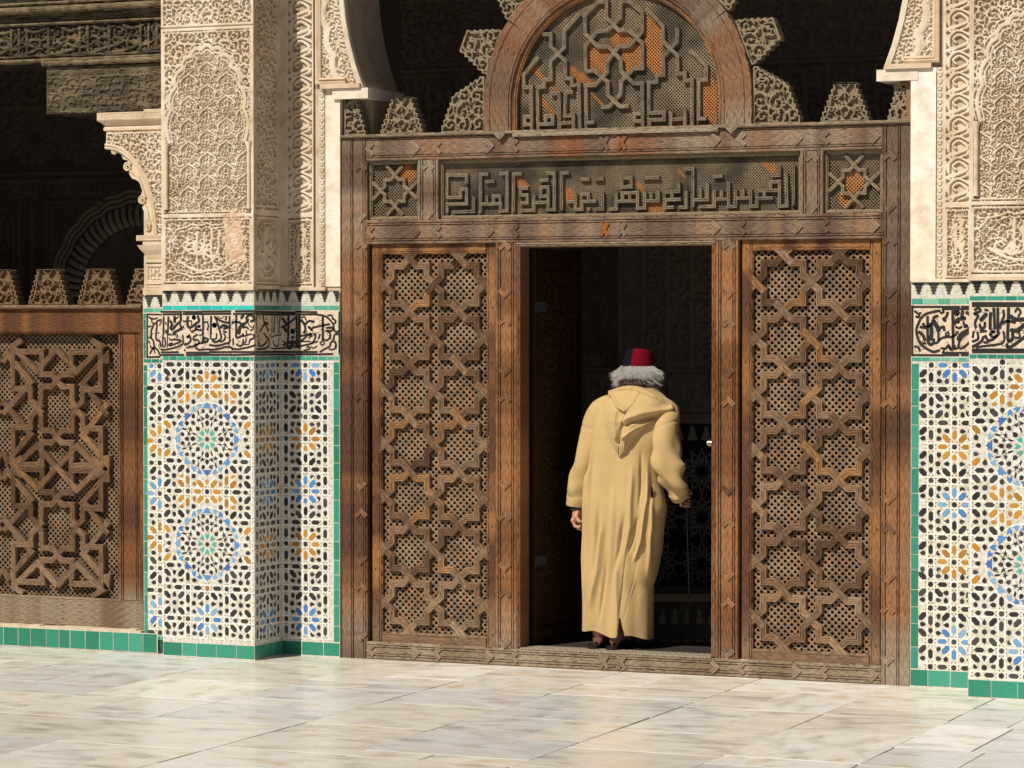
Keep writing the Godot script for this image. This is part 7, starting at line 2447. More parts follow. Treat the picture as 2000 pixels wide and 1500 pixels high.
func surface_nets(g: Geo, bones: Array, cell: float, k: float, tint: Callable) -> void:
	var lo := Vector3(1e9, 1e9, 1e9)
	var hi := -lo
	for b in bones:
		for e in 2:
			var r: float = b[2 + e] + cell * 2.0 + k * 0.3
			lo = lo.min(b[e] - Vector3(r, r, r))
			hi = hi.max(b[e] + Vector3(r, r, r))
	var n: Vector3i = Vector3i(((hi - lo) / cell).ceil()) + Vector3i.ONE
	var f := PackedFloat32Array()
	f.resize(n.x * n.y * n.z)
	f.fill(1.0)
	# only cells near some bone are worked out
	for b in bones:
		var r := maxf(b[2], b[3]) + cell * 2.5 + k * 0.5
		var a0: Vector3i = Vector3i(((b[0].min(b[1]) - Vector3(r, r, r) - lo) / cell).floor()).clamp(Vector3i.ZERO, n - Vector3i.ONE)
		var a1: Vector3i = Vector3i(((b[0].max(b[1]) + Vector3(r, r, r) - lo) / cell).ceil()).clamp(Vector3i.ZERO, n - Vector3i.ONE)
		for z in range(a0.z, a1.z + 1):
			for y in range(a0.y, a1.y + 1):
				for x in range(a0.x, a1.x + 1):
					var i := (z * n.y + y) * n.x + x
					if f[i] == 1.0:
						f[i] = capsule_field(bones, lo + Vector3(x, y, z) * cell, k)
	var index := {}
	var base := g.v.size()
	var step := [1, n.x, n.x * n.y]
	for z in n.z - 1:
		for y in n.y - 1:
			for x in n.x - 1:
				var i := (z * n.y + y) * n.x + x
				var neg := 0
				for c in 8:
					if f[i + (c & 1) + ((c >> 1) & 1) * step[1] + ((c >> 2) & 1) * step[2]] < 0.0:
						neg += 1
				if neg == 0 or neg == 8:
					continue
				var sum := Vector3.ZERO
				var cnt := 0
				for c in 8:
					for ax in 3:
						if (c >> ax) & 1:
							continue
						var c2 := c | (1 << ax)
						var fa := f[i + (c & 1) + ((c >> 1) & 1) * step[1] + ((c >> 2) & 1) * step[2]]
						var fb := f[i + (c2 & 1) + ((c2 >> 1) & 1) * step[1] + ((c2 >> 2) & 1) * step[2]]
						if (fa < 0.0) != (fb < 0.0):
							var t := fa / (fa - fb)
							var pa := Vector3(c & 1, (c >> 1) & 1, (c >> 2) & 1)
							var pb := Vector3(c2 & 1, (c2 >> 1) & 1, (c2 >> 2) & 1)
							sum += pa.lerp(pb, t)
							cnt += 1
				var p := lo + (Vector3(x, y, z) + sum / cnt) * cell
				index[i] = g.v.size()
				var e := cell * 0.5
				var nn := Vector3(capsule_field(bones, p + Vector3(e, 0, 0), k) - capsule_field(bones, p - Vector3(e, 0, 0), k), capsule_field(bones, p + Vector3(0, e, 0), k) - capsule_field(bones, p - Vector3(0, e, 0), k), capsule_field(bones, p + Vector3(0, 0, e), k) - capsule_field(bones, p - Vector3(0, 0, e), k))
				g.v.push_back(p)
				g.n.push_back(nn.normalized())
				g.c.push_back(tint.call(p))
				g.uv.push_back(Vector2(p.x, p.y))
	for i in index:
		var x: int = i % n.x
		var y: int = (i / n.x) % n.y
		var z: int = i / (n.x * n.y)
		for ax in 3:
			var u := (ax + 1) % 3
			var w := (ax + 2) % 3
			var at := [x, y, z]
			if at[u] == 0 or at[w] == 0:
				continue
			var fa := f[i]
			var fb := f[i + step[ax]]
			if (fa < 0.0) == (fb < 0.0):
				continue
			var q0: int = i
			var q1: int = i - step[u]
			var q2: int = i - step[u] - step[w]
			var q3: int = i - step[w]
			if not (index.has(q1) and index.has(q2) and index.has(q3)):
				continue
			var a: int = index[q0]
			var b: int = index[q1]
			var c: int = index[q2]
			var d: int = index[q3]
			if fa < 0.0:
				g.ix.push_back(a); g.ix.push_back(c); g.ix.push_back(b)
				g.ix.push_back(a); g.ix.push_back(d); g.ix.push_back(c)
			else:
				g.ix.push_back(a); g.ix.push_back(b); g.ix.push_back(c)
				g.ix.push_back(a); g.ix.push_back(c); g.ix.push_back(d)

func ridge(p: Vector2, line: PackedVector2Array, width: float) -> float:
	var d := 1e9
	for i in line.size() - 1:
		d = minf(d, p.distance_to(Geometry2D.get_closest_point_to_segment(p, line[i], line[i + 1])))
	return exp(-d * d / (width * width))

func lookup(list: Array, y: float, col: int) -> float:
	if y <= list[0][0]:
		return list[0][col]
	for i in list.size() - 1:
		if y <= list[i + 1][0]:
			var t: float = (y - list[i][0]) / (list[i + 1][0] - list[i][0])
			t = t * t * (3.0 - 2.0 * t) * 0.5 + t * 0.5
			return lerpf(list[i][col], list[i + 1][col], t)
	return list[list.size() - 1][col]

# half outline of the robe: height, left, right, depth
var robe := [
	[0.185, -0.305, 0.114, 0.165, -0.285], [0.45, -0.303, 0.116, 0.160, -0.285], [0.58, -0.298, 0.146, 0.158, -0.285], [0.75, -0.288, 0.180, 0.155, -0.285],
	[0.90, -0.290, 0.198, 0.152, -0.285], [1.05, -0.284, 0.170, 0.145, -0.29], [1.20, -0.268, 0.175, 0.140, -0.295], [1.30, -0.258, 0.215, 0.138, -0.30],
	[1.38, -0.256, 0.245, 0.132, -0.305], [1.44, -0.246, 0.252, 0.124, -0.31], [1.49, -0.218, 0.226, 0.112, -0.315], [1.53, -0.165, 0.175, 0.100, -0.32], [1.56, -0.110, 0.140, 0.090, -0.32], [1.585, -0.075, 0.118, 0.080, -0.325]]

func folds(x: float, y: float) -> float:
	var low := smoothstep(1.15, 0.45, y)
	var z := 0.0
	# hanging pleats, wider towards the hem, drifting to the left as the cloth falls
	var drift := x + (1.2 - y) * 0.045 + 0.016 * patches.get_noise_2d(x * 2.0, y * 1.6)
	z += low * 0.0125 * (1.0 - 2.0 * pow(absf(sin(drift * 19.0 + 0.8 * patches.get_noise_2d(x * 5.0, y * 1.2))), 0.7)) + low * 0.0 * sin(drift * 38.0 + 1.0 + 1.6 * patches.get_noise_2d(x * 5.0, y * 1.2)) + low * 0.0022 * sin(drift * 81.0 + 2.4 + 2.0 * y)
	z += (1.0 - low) * 0.0045 * sin(drift * 30.0) * smoothstep(1.5, 1.25, y)
	for q in [
		[[-0.262, 1.30], [-0.270, 0.90], [-0.282, 0.30], 0.016, 0.012],
		[[-0.205, 1.38], [-0.225, 0.85], [-0.255, 0.25], 0.018, 0.011],
		[[-0.150, 0.95], [-0.165, 0.70], [-0.190, 0.45], 0.014, -0.012],
		[[-0.120, 0.90], [-0.150, 0.55], [-0.205, 0.30], 0.018, 0.014],
		[[-0.060, 1.10], [-0.065, 0.75], [-0.110, 0.28], 0.022, 0.014],
		[[0.010, 0.90], [-0.020, 0.70], [-0.055, 0.50], 0.012, -0.013],
		[[0.045, 1.20], [0.040, 0.80], [-0.010, 0.55], 0.016, 0.014],
		[[0.080, 0.88], [0.060, 0.74], [0.020, 0.62], 0.008, -0.010],
		[[0.105, 0.80], [0.095, 0.72], [0.050, 0.58], 0.009, 0.012],
		[[0.120, 1.22], [0.125, 0.95], [0.075, 0.60], 0.014, 0.013],
		[[0.090, 1.26], [0.092, 1.0], [0.085, 0.85], 0.010, -0.010],
		[[0.150, 1.05], [0.150, 0.80], [0.110, 0.45], 0.012, 0.010],
		[[-0.235, 0.80], [-0.245, 0.55], [-0.270, 0.22], 0.010, -0.010],
		[[-0.090, 0.70], [-0.110, 0.50], [-0.150, 0.22], 0.010, -0.011],
		[[-0.180, 1.42], [-0.205, 1.20], [-0.225, 0.95], 0.012, 0.006]]:
		var fade := smoothstep(0.0, 0.35, (q[0][1] - y) / (q[0][1] - q[2][1])) * smoothstep(0.0, 0.35, (y - q[2][1]) / (q[0][1] - q[2][1]))
		if fade > 0.0:
			var at := lerpf(q[0][0], q[1][0], (q[0][1] - y) / (q[0][1] - q[1][1])) if y > q[1][1] else lerpf(q[1][0], q[2][0], (q[1][1] - y) / (q[1][1] - q[2][1]))
			z += 1.5 * fade * q[4] * exp(-pow((x - at) / (q[3] * 0.75), 2.0))
	# seam of the right-hand gore
	z -= 0.004 * ridge(Vector2(x, y), PackedVector2Array([Vector2(0.083, 0.85), Vector2(0.015, 0.656), Vector2(-0.032, 0.20)]), 0.004)
	z -= 0.003 * ridge(Vector2(x, y), PackedVector2Array([Vector2(0.120, 0.80), Vector2(0.055, 0.50), Vector2(0.004, 0.29)]), 0.004)
	return z

func robe_z(x: float, y: float) -> float:
	var l := lookup(robe, y, 1)
	var r := lookup(robe, y, 2)
	var t := clampf((x - (l + r) * 0.5) / ((r - l) * 0.5), -0.98, 0.98)
	return lookup(robe, y, 4) + lookup(robe, y, 3) * pow(1.0 - pow(absf(t), 2.4), 0.5)

func build_person() -> void:
	var t := thing("person", "old man in beige hooded robe and red fez seen from behind in the doorway", "person", Vector3(-0.09, 0.106, -0.28))
	var off := -t.position
	var cloth := Color(0.52, 0.362, 0.168)
	var skin := Color(0.46, 0.235, 0.155)
	# --- body: one surface, with head, arms and hands
	var g := Geo.new()
	var body := [
		[Vector3(0.0, 1.02, -0.30), Vector3(0.0, 1.30, -0.31), 0.125, 0.14], [Vector3(-0.12, 1.40, -0.31), Vector3(0.13, 1.40, -0.31), 0.075, 0.075],
		[Vector3(0.015, 1.42, -0.315), Vector3(0.028, 1.60, -0.34), 0.075, 0.062], [Vector3(-0.01, 0.95, -0.30), Vector3(-0.01, 1.05, -0.30), 0.12, 0.12],
		[Vector3(-0.08, 0.92, -0.29), Vector3(-0.13, 0.55, -0.27), 0.085, 0.062], [Vector3(-0.13, 0.55, -0.27), Vector3(-0.17, 0.19, -0.20), 0.060, 0.040],
		[Vector3(0.07, 0.92, -0.30), Vector3(0.02, 0.55, -0.30), 0.085, 0.062], [Vector3(0.02, 0.55, -0.30), Vector3(-0.055, 0.19, -0.22), 0.060, 0.040],
		[Vector3(-0.17, 1.40, -0.31), Vector3(-0.275, 1.17, -0.28), 0.052, 0.042], [Vector3(-0.275, 1.17, -0.28), Vector3(-0.338, 0.93, -0.28), 0.040, 0.030],
		[Vector3(0.18, 1.40, -0.31), Vector3(0.245, 1.16, -0.28), 0.052, 0.042], [Vector3(0.245, 1.16, -0.28), Vector3(0.280, 1.00, -0.37), 0.040, 0.030]]
	var flesh := func(_p: Vector3) -> Color: return skin
	for b in body:
		b[0] += off
		b[1] += off
	surface_nets(g, body, 0.014, 0.03, flesh)
	# head, bowed and turned a little to the right
	var head := [
		[Vector3(0.030, 1.672, -0.346), Vector3(0.034, 1.70, -0.372), 0.080, 0.078], [Vector3(0.034, 1.66, -0.37), Vector3(0.040, 1.62, -0.42), 0.066, 0.046],
		[Vector3(0.040, 1.645, -0.44), Vector3(0.043, 1.632, -0.468), 0.012, 0.015], [Vector3(0.010, 1.68, -0.44), Vector3(0.070, 1.68, -0.44), 0.014, 0.014],
		[Vector3(0.020, 1.598, -0.445), Vector3(0.062, 1.598, -0.442), 0.010, 0.010], [Vector3(0.028, 1.64, -0.335), Vector3(0.026, 1.57, -0.325), 0.062, 0.060],
		[Vector3(-0.056, 1.665, -0.350), Vector3(-0.058, 1.640, -0.345), 0.014, 0.009], [Vector3(0.118, 1.665, -0.362), Vector3(0.118, 1.640, -0.355), 0.014, 0.009],
		[Vector3(0.012, 1.655, -0.437), Vector3(0.022, 1.655, -0.440), 0.010, 0.010], [Vector3(0.058, 1.655, -0.440), Vector3(0.068, 1.655, -0.437), 0.010, 0.010]]
	for b in head:
		b[0] += off + Vector3(-0.022, 0, 0)
		b[1] += off + Vector3(-0.022, 0, 0)
	surface_nets(g, head, 0.005, 0.014, flesh)
	# left hand, loosely closed; the right one closes on the stick inside its cuff
	var w := Vector3(-0.338, 0.915, -0.28)
	var left := [[w, w + Vector3(0.004, -0.04, 0.0), 0.027, 0.026],
		[w + Vector3(0.0, -0.045, 0.012), w + Vector3(-0.006, -0.095, 0.014), 0.022, 0.019], [w + Vector3(0.012, -0.045, -0.010), w + Vector3(0.010, -0.098, -0.014), 0.022, 0.018]]
	var knuckle := [Vector3(-0.016, -0.098, 0.030), Vector3(-0.010, -0.106, 0.010), Vector3(-0.002, -0.106, -0.010), Vector3(0.006, -0.100, -0.028)]
	for k in 4:
		var a: Vector3 = w + knuckle[k]
		var l: float = [0.038, 0.042, 0.039, 0.032][k]
		var b := a + Vector3(0.016, -l * 0.85, 0.000)
		var c := b + Vector3(0.026, -0.006 - 0.002 * k, 0.002)
		var d := c + Vector3(0.010, 0.017, 0.003)
		left.push_back([w + Vector3(0.002, -0.06, knuckle[k].z * 0.6), a, 0.012, 0.0105])
		left.push_back([a, b, 0.0100, 0.0090])
		left.push_back([b, c, 0.0088, 0.0080])
		left.push_back([c, d, 0.0080, 0.0068])
	left.push_back([w + Vector3(0.014, -0.035, 0.016), w + Vector3(0.010, -0.075, 0.040), 0.014, 0.0110])
	left.push_back([w + Vector3(0.010, -0.075, 0.040), w + Vector3(0.030, -0.100, 0.046), 0.0105, 0.0092])
	left.push_back([w + Vector3(0.030, -0.100, 0.046), w + Vector3(0.050, -0.104, 0.038), 0.0092, 0.0075])
	for b in left:
		b[0] += off
		b[1] += off
	surface_nets(g, left, 0.0036, 0.006, flesh)
	w = Vector3(0.246, 0.990, -0.420)
	var right := [[Vector3(0.262, 1.00, -0.37), w, 0.027, 0.024], [w, w + Vector3(0.002, -0.035, -0.045), 0.024, 0.020]]
	for k in 4:
		var a := w + Vector3(-0.026 + k * 0.004, -0.030 - k * 0.017, -0.052 + k * 0.010)
		var b := a + Vector3(0.006, -0.006, -0.028)
		var c := b + Vector3(0.030, -0.002, -0.006)
		var d := c + Vector3(0.012, 0.0, 0.018)
		right.push_back([w + Vector3(-0.008, -0.022, -0.034), a, 0.013, 0.011])
		right.push_back([a, b, 0.010, 0.009])
		right.push_back([b, c, 0.009, 0.008])
		right.push_back([c, d, 0.008, 0.007])
	right.push_back([w + Vector3(0.012, -0.015, -0.015), w + Vector3(0.034, -0.010, -0.045), 0.012, 0.010])
	right.push_back([w + Vector3(0.034, -0.010, -0.045), w + Vector3(0.030, -0.020, -0.072), 0.010, 0.008])
	for b in right:
		b[0] += off
		b[1] += off
	surface_nets(g, right, 0.004, 0.006, flesh)
	add_mesh("body", g.mesh(), M["skin"], t)
	# --- robe
	g = Geo.new()
	var rows := []
	var ny := 190
	var na := 230
	for j in ny + 1:
		var y := lerpf(0.185, 1.585, float(j) / ny)
		var l := lookup(robe, y, 1)
		var r := lookup(robe, y, 2)
		var d := lookup(robe, y, 3)
		var cz := lookup(robe, y, 4)
		var row := PackedVector3Array()
		for i in na:
			var a := TAU * i / na
			var ca := cos(a)
			var sa := sin(a)
			var x := (l + r) * 0.5 + (r - l) * 0.5 * signf(ca) * pow(absf(ca), 0.86)
			var z := cz + d * signf(sa) * pow(absf(sa), 0.90)
			var f := folds(x, y)
			var hem := 0.0
			if j < 14:
				hem = (1.0 - j / 14.0) * (0.012 * sin(x * 30.0 + 0.6) - 0.11 * (x + 0.09)) * 0.9
			var push := f * clampf(sa * 2.0 + 0.25, -0.4, 1.0)
			row.push_back(Vector3(x + ca * f * 0.6, y + hem, z + push) + off)
		rows.push_back(row)
	g.grid(rows, true, func(p: Vector3) -> Color: return cloth * (1.0 + 0.05 * patches.get_noise_2d(p.x * 3.0, p.y * 3.0)), true)
	# open vent at the hem on the right: take out the faces of a narrow wedge
	var keep := PackedInt32Array()
	for k in range(0, g.ix.size(), 3):
		var m := (g.v[g.ix[k]] + g.v[g.ix[k + 1]] + g.v[g.ix[k + 2]]) / 3.0 - off
		var vent := m.z > -0.28 and m.y < 0.285 and m.x > -0.022 - (0.285 - m.y) * 0.10 and m.x < -0.018 + (0.285 - m.y) * 0.26
		if not vent:
			keep.push_back(g.ix[k]); keep.push_back(g.ix[k + 1]); keep.push_back(g.ix[k + 2])
	g.ix = keep
	add_mesh("robe", g.mesh(), M["robe_cloth"], t)
	# seams: fine darker lines along the back gore and the hem
	var thread := cloth * 0.45
	for q in [[[0.083, 0.86], [0.015, 0.656], [-0.030, 0.30]], [[0.130, 0.86], [0.058, 0.50], [0.006, 0.30]]]:
		g = Geo.new()
		var pts := PackedVector3Array()
		var rad := PackedFloat32Array()
		for v in smooth_line(PackedVector2Array([Vector2(q[0][0], q[0][1]), Vector2(q[1][0], q[1][1]), Vector2(q[2][0], q[2][1])]), 14):
			pts.push_back(Vector3(v.x, v.y, robe_z(v.x, v.y) + folds(v.x, v.y) + 0.0006) + off)
			rad.push_back(0.0011)
		g.tube(pts, rad, 5, thread)
		add_mesh("seam", g.mesh(), M["robe_cloth"], t)
	# --- sleeves with turned-up cuffs
	for s in [-1, 1]:
		g = Geo.new()
		var path: Array
		if s < 0:
			path = [[Vector3(-0.120, 1.475, -0.315), 0.072], [Vector3(-0.178, 1.430, -0.305), 0.094], [Vector3(-0.215, 1.36, -0.295), 0.090], [Vector3(-0.252, 1.25, -0.285), 0.082], [Vector3(-0.290, 1.12, -0.278), 0.074], [Vector3(-0.322, 1.01, -0.278), 0.064], [Vector3(-0.340, 0.935, -0.280), 0.053]]
		else:
			path = [[Vector3(0.130, 1.470, -0.315), 0.070], [Vector3(0.185, 1.425, -0.295), 0.090], [Vector3(0.205, 1.36, -0.268), 0.088], [Vector3(0.224, 1.25, -0.232), 0.080], [Vector3(0.238, 1.15, -0.215), 0.076], [Vector3(0.258, 1.07, -0.235), 0.066], [Vector3(0.270, 0.990, -0.300), 0.057]]
		rows = []
		var n := 72
		var m := 56
		for j in n + 1:
			var ft := float(j) / n * (path.size() - 1)
			var i0 := mini(int(ft), path.size() - 2)
			var q := ft - i0
			var pm := maxi(i0 - 1, 0)
			var pn := mini(i0 + 2, path.size() - 1)
			var c: Vector3 = path[i0][0].cubic_interpolate(path[i0 + 1][0], path[pm][0], path[pn][0], q)
			var c2: Vector3 = path[i0][0].cubic_interpolate(path[i0 + 1][0], path[pm][0], path[pn][0], minf(q + 0.02, 1.0)) if q < 0.97 else path[i0 + 1][0] + (path[i0 + 1][0] - path[i0][0]) * 0.02
			var r: float = lerpf(path[i0][1], path[i0 + 1][1], q)
			var axis := (c2 - c).normalized()
			var side := axis.cross(Vector3(0, 0, 1)).normalized()
			var front := side.cross(axis).normalized()
			var row := PackedVector3Array()
			var tt := float(j) / n
			for i in m:
				var a := TAU * i / m
				var wr := 0.0
				# slanting drag folds from shoulder to elbow, crumples above the cuff
				var more := 1.0 if s < 0 else 1.8
				wr += 0.0065 * more * sin(a * 2.0 + tt * 9.0 + s) * smoothstep(0.1, 0.4, tt)
				wr += 0.0050 * more * sin(a * 3.0 - tt * 22.0 + 1.3 * s) * smoothstep(0.35, 0.7, tt)
				wr += 0.0034 * more * sin(tt * 30.0 + 2.2 * sin(a + s)) * smoothstep(0.5, 0.85, tt) * smoothstep(1.02, 0.9, tt)
				wr -= 0.005 * exp(-pow((tt - 0.34 - 0.05 * sin(a + 0.8)) / 0.008, 2.0))
				row.push_back(c + (side * cos(a) + front * sin(a) * 0.92) * (r + wr) + off)
			rows.push_back(row)
		g.grid(rows, true, cloth)
		var sleeve := add_mesh("sleeve", g.mesh(), M["robe_cloth"], t)
		g = Geo.new()
		var end: Vector3 = path[path.size() - 1][0]
		var axis2: Vector3 = (end - path[path.size() - 2][0]).normalized()
		var side2 := axis2.cross(Vector3(0, 0, 1)).normalized()
		var front2 := side2.cross(axis2).normalized()
		rows = []
		for q in [[-0.012, 0.046], [-0.014, 0.0565], [-0.010, 0.0595], [0.010, 0.0585], [0.034, 0.0560], [0.040, 0.0530], [0.038, 0.0490], [0.0, 0.0480]]:
			var row := PackedVector3Array()
			for i in m:
				var a := TAU * i / m
				row.push_back(end + axis2 * (q[0] + 0.004 * sin(a * 2.0)) + (side2 * cos(a) + front2 * sin(a) * 0.92) * (q[1] * (0.98 if s < 0 else 1.0) + 0.0012 * sin(a * 5.0)) + off)
			rows.push_back(row)
		g.grid(rows, true, cloth * 0.98)
		add_mesh("cuff", g.mesh(), M["robe_cloth"], sleeve)
	# side slit under the right arm, its shaded gap painted as a dark lens
	g = Geo.new()
	var slit := PackedVector2Array()
	for k in 16:
		var a := TAU * k / 16
		slit.push_back(Vector2(cos(a) * 0.008 * (1.0 - 0.3 * sin(a)), sin(a) * 0.062))
	g.prism(slit, -0.002, 0.002, 0.0, Color(0.02, 0.014, 0.010))
	var so := add_mesh("dark_slit_lens", g.mesh(), M["felt"], t, Vector3(0.150, 0.965, robe_z(0.150, 0.965) + folds(0.150, 0.965) + 0.003) + off)
	so.rotation.y = deg_to_rad(42)
	# dark undersleeve below the left cuff
	g = Geo.new()
	g.tube(PackedVector3Array([Vector3(-0.336, 0.95, -0.28) + off, Vector3(-0.338, 0.895, -0.28) + off, Vector3(-0.337, 0.876, -0.28) + off]), PackedFloat32Array([0.040, 0.041, 0.040]), 20, Color(0.030, 0.027, 0.026), false)
	add_mesh("undersleeve", g.mesh(), M["felt"], t)
	# --- hood hanging on the back
	g = Geo.new()
	var left_edge := smooth_line(PackedVector2Array([Vector2(-0.118, 1.560), Vector2(-0.135, 1.515), Vector2(-0.140, 1.455), Vector2(-0.130, 1.385), Vector2(-0.100, 1.305), Vector2(-0.062, 1.240), Vector2(-0.032, 1.196)]), 10)
	var right_edge := smooth_line(PackedVector2Array([Vector2(0.246, 1.492), Vector2(0.262, 1.462), Vector2(0.205, 1.430), Vector2(0.130, 1.372), Vector2(0.070, 1.305), Vector2(0.020, 1.235), Vector2(-0.026, 1.194)]), 10)
	var top_edge := smooth_line(PackedVector2Array([Vector2(-0.118, 1.560), Vector2(-0.050, 1.580), Vector2(0.030, 1.584), Vector2(0.110, 1.566), Vector2(0.185, 1.530), Vector2(0.246, 1.492)]), 10)
	rows = []
	var nv := 90
	var nu := 90
	for j in nv + 1:
		var fv := float(j) / nv
		var row := PackedVector3Array()
		for i in nu + 1:
			var fu := float(i) / nu
			# blend of the three edges
			var lv := left_edge[mini(int(fv * (left_edge.size() - 1)), left_edge.size() - 1)]
			var li := mini(int(fv * (left_edge.size() - 1)), left_edge.size() - 2)
			lv = left_edge[li].lerp(left_edge[li + 1], fv * (left_edge.size() - 1) - li)
			var ri := mini(int(fv * (right_edge.size() - 1)), right_edge.size() - 2)
			var rv := right_edge[ri].lerp(right_edge[ri + 1], fv * (right_edge.size() - 1) - ri)
			var ti := mini(int(fu * (top_edge.size() - 1)), top_edge.size() - 2)
			var tv := top_edge[ti].lerp(top_edge[ti + 1], fu * (top_edge.size() - 1) - ti)
			var chord := top_edge[0].lerp(top_edge[top_edge.size() - 1], fu)
			var p := lv.lerp(rv, fu) + (tv - chord) * pow(1.0 - fv, 2.0)
			var z := robe_z(clampf(p.x, -0.2, 0.2), minf(p.y, 1.47))
			if p.y > 1.47:
				z = lerpf(z, -0.262, clampf((p.y - 1.47) / 0.12, 0, 1))
			if p.x > 0.2:
				z -= (p.x - 0.2) * 0.55
			var rim := minf(minf(fu, 1.0 - fu), 1.0 - fv)
			z += 0.014 + 0.044 * smoothstep(0.0, 0.30, rim) * (0.5 + 0.5 * sin(PI * clampf(fv * 0.9 + 0.1, 0, 1)))
			z += 0.028 * ridge(p, PackedVector2Array([Vector2(0.262, 1.466), Vector2(0.205, 1.452), Vector2(0.120, 1.436), Vector2(0.050, 1.418), Vector2(0.012, 1.392)]), 0.020)
			z -= 0.024 * ridge(p, PackedVector2Array([Vector2(0.200, 1.424), Vector2(0.120, 1.408), Vector2(0.050, 1.388), Vector2(0.020, 1.368)]), 0.012)
			z += 0.025 * ridge(p, PackedVector2Array([Vector2(-0.115, 1.556), Vector2(-0.085, 1.516), Vector2(-0.030, 1.468), Vector2(0.012, 1.452)]), 0.015)
			z -= 0.018 * ridge(p, PackedVector2Array([Vector2(-0.105, 1.520), Vector2(-0.045, 1.462), Vector2(0.0, 1.438)]), 0.010)
			z += 0.014 * ridge(p, PackedVector2Array([Vector2(-0.115, 1.570), Vector2(0.03, 1.582), Vector2(0.185, 1.528), Vector2(0.255, 1.48)]), 0.012)
			z += 0.016 * ridge(p, PackedVector2Array([Vector2(0.150, 1.390), Vector2(0.080, 1.350), Vector2(0.010, 1.300)]), 0.012)
			z -= 0.015 * ridge(p, PackedVector2Array([Vector2(0.010, 1.392), Vector2(-0.010, 1.34), Vector2(-0.022, 1.27)]), 0.010)
			z += 0.014 * ridge(p, PackedVector2Array([Vector2(-0.045, 1.44), Vector2(-0.045, 1.36), Vector2(-0.035, 1.30)]), 0.014)
			z -= 0.0045 * ridge(p, PackedVector2Array([Vector2(0.078, 1.572), Vector2(0.055, 1.500), Vector2(0.012, 1.430), Vector2(-0.008, 1.34), Vector2(-0.030, 1.198)]), 0.0035)
			z += 0.0022 * patches.get_noise_2d(p.x * 14.0, p.y * 14.0)
			row.push_back(Vector3(p.x, p.y, z) + off)
		rows.push_back(row)
	# roll the top over into the neck, and turn the rim under
	var neck := PackedVector3Array()
	var under := PackedVector3Array()
	for i in nu + 1:
		var q: Vector3 = rows[0][i]
		neck.push_back(q + Vector3((0.06 + off.x - q.x) * 0.16, -0.012, -0.055))
		under.push_back(q + Vector3((0.06 + off.x - q.x) * 0.06, 0.006, -0.022))
	rows.push_front(under)
	rows.push_front(neck)
	for j in rows.size():
		var row: PackedVector3Array = rows[j]
		var a := row[0]
		var b := row[row.size() - 1]
		row.insert(0, a + Vector3(0.006, 0, -0.030))
		row.push_back(b + Vector3(-0.006, 0.004, -0.030))
		rows[j] = row
	var last: PackedVector3Array = rows[rows.size() - 1]
	var tail := PackedVector3Array()
	for q in last:
		tail.push_back(q + Vector3(0, 0.006, -0.025))
	rows.push_back(tail)
	g.grid(rows, false, cloth * 1.01, false)
	add_mesh("hood", g.mesh(), M["robe_cloth"], t)
	# seam down the middle of the hood
	g = Geo.new()
	var hp := PackedVector3Array()
	var hrad := PackedFloat32Array()
	for v in smooth_line(PackedVector2Array([Vector2(0.078, 1.560), Vector2(0.055, 1.500), Vector2(0.012, 1.430), Vector2(-0.008, 1.34), Vector2(-0.030, 1.205)]), 10):
		var best := 1e9
		var hit := Vector3.ZERO
		for row in rows:
			for q in row:
				var d2 := Vector2(q.x - off.x, q.y - off.y).distance_squared_to(v)
				if d2 < best:
					best = d2
					hit = q
		hp.push_back(Vector3(v.x + off.x, v.y + off.y, hit.z + 0.0004))
		hrad.push_back(0.0012)
	g.tube(hp, hrad, 5, thread)
	add_mesh("seam", g.mesh(), M["robe_cloth"], t)
	# --- scarf
	g = Geo.new()
	rows = []
	for j in 17:
		var fy := j / 16.0
		var row := PackedVector3Array()
		for i in 64:
			var a := TAU * i / 64
			var bulge := sin(PI * fy)
			var r := 0.068 + 0.040 * bulge + 0.004 * sin(a * 5.0 + fy * 7.0) + 0.004 * sin(fy * 19.0 + a)
			row.push_back(Vector3(0.012 + cos(a) * r * 1.08, lerpf(1.555, 1.640, fy) + 0.010 * sin(a), -0.322 + sin(a) * r * 0.92) + off)
		rows.push_back(row)
	g.grid(rows, true, Color(0.050, 0.028, 0.026), true)
	add_mesh("scarf", g.mesh(), M["felt"], t)
	# --- fez: dark red, with a black panel on the left
	for part in 2:
		g = Geo.new()
		rows = []
		var tiltb := Basis(Vector3(1, 0, 0), deg_to_rad(-13)) * Basis(Vector3(0, 0, 1), deg_to_rad(-2))
		var prof := [[0.000, 0.0845], [0.002, 0.0875], [0.02, 0.0868], [0.06, 0.0820], [0.085, 0.0765], [0.096, 0.0715], [0.101, 0.064], [0.103, 0.045], [0.104, 0.02], [0.104, 0.0008]]
		var from := 0.0
		var to := TAU
		if part == 1:
			from = deg_to_rad(96)
			to = deg_to_rad(146)
			prof = [[0.001, 0.0862], [0.002, 0.0888], [0.02, 0.0880], [0.06, 0.0832], [0.085, 0.0778], [0.096, 0.0726], [0.101, 0.064]]
		for q in prof:
			var row := PackedVector3Array()
			var n := 72 if part == 0 else 24
			for i in n + (0 if part == 0 else 1):
				var a := lerpf(from, to, float(i) / n)
				row.push_back(Vector3(0.006, 1.678, -0.345) + tiltb * Vector3(cos(a) * q[1] * 1.05, q[0] * 1.08, sin(a) * q[1] * 1.05) + off)
			rows.push_back(row)
		g.grid(rows, part == 0, Color(0.135, 0.0075, 0.012) if part == 0 else Color(0.009, 0.009, 0.013), true)
		add_mesh("fez" if part == 0 else "fez_panel", g.mesh(), M["felt"], t)
	# --- white hair, in loose strands below the fez
	g = Geo.new()
	var hr := RandomNumberGenerator.new()
	hr.seed = 77
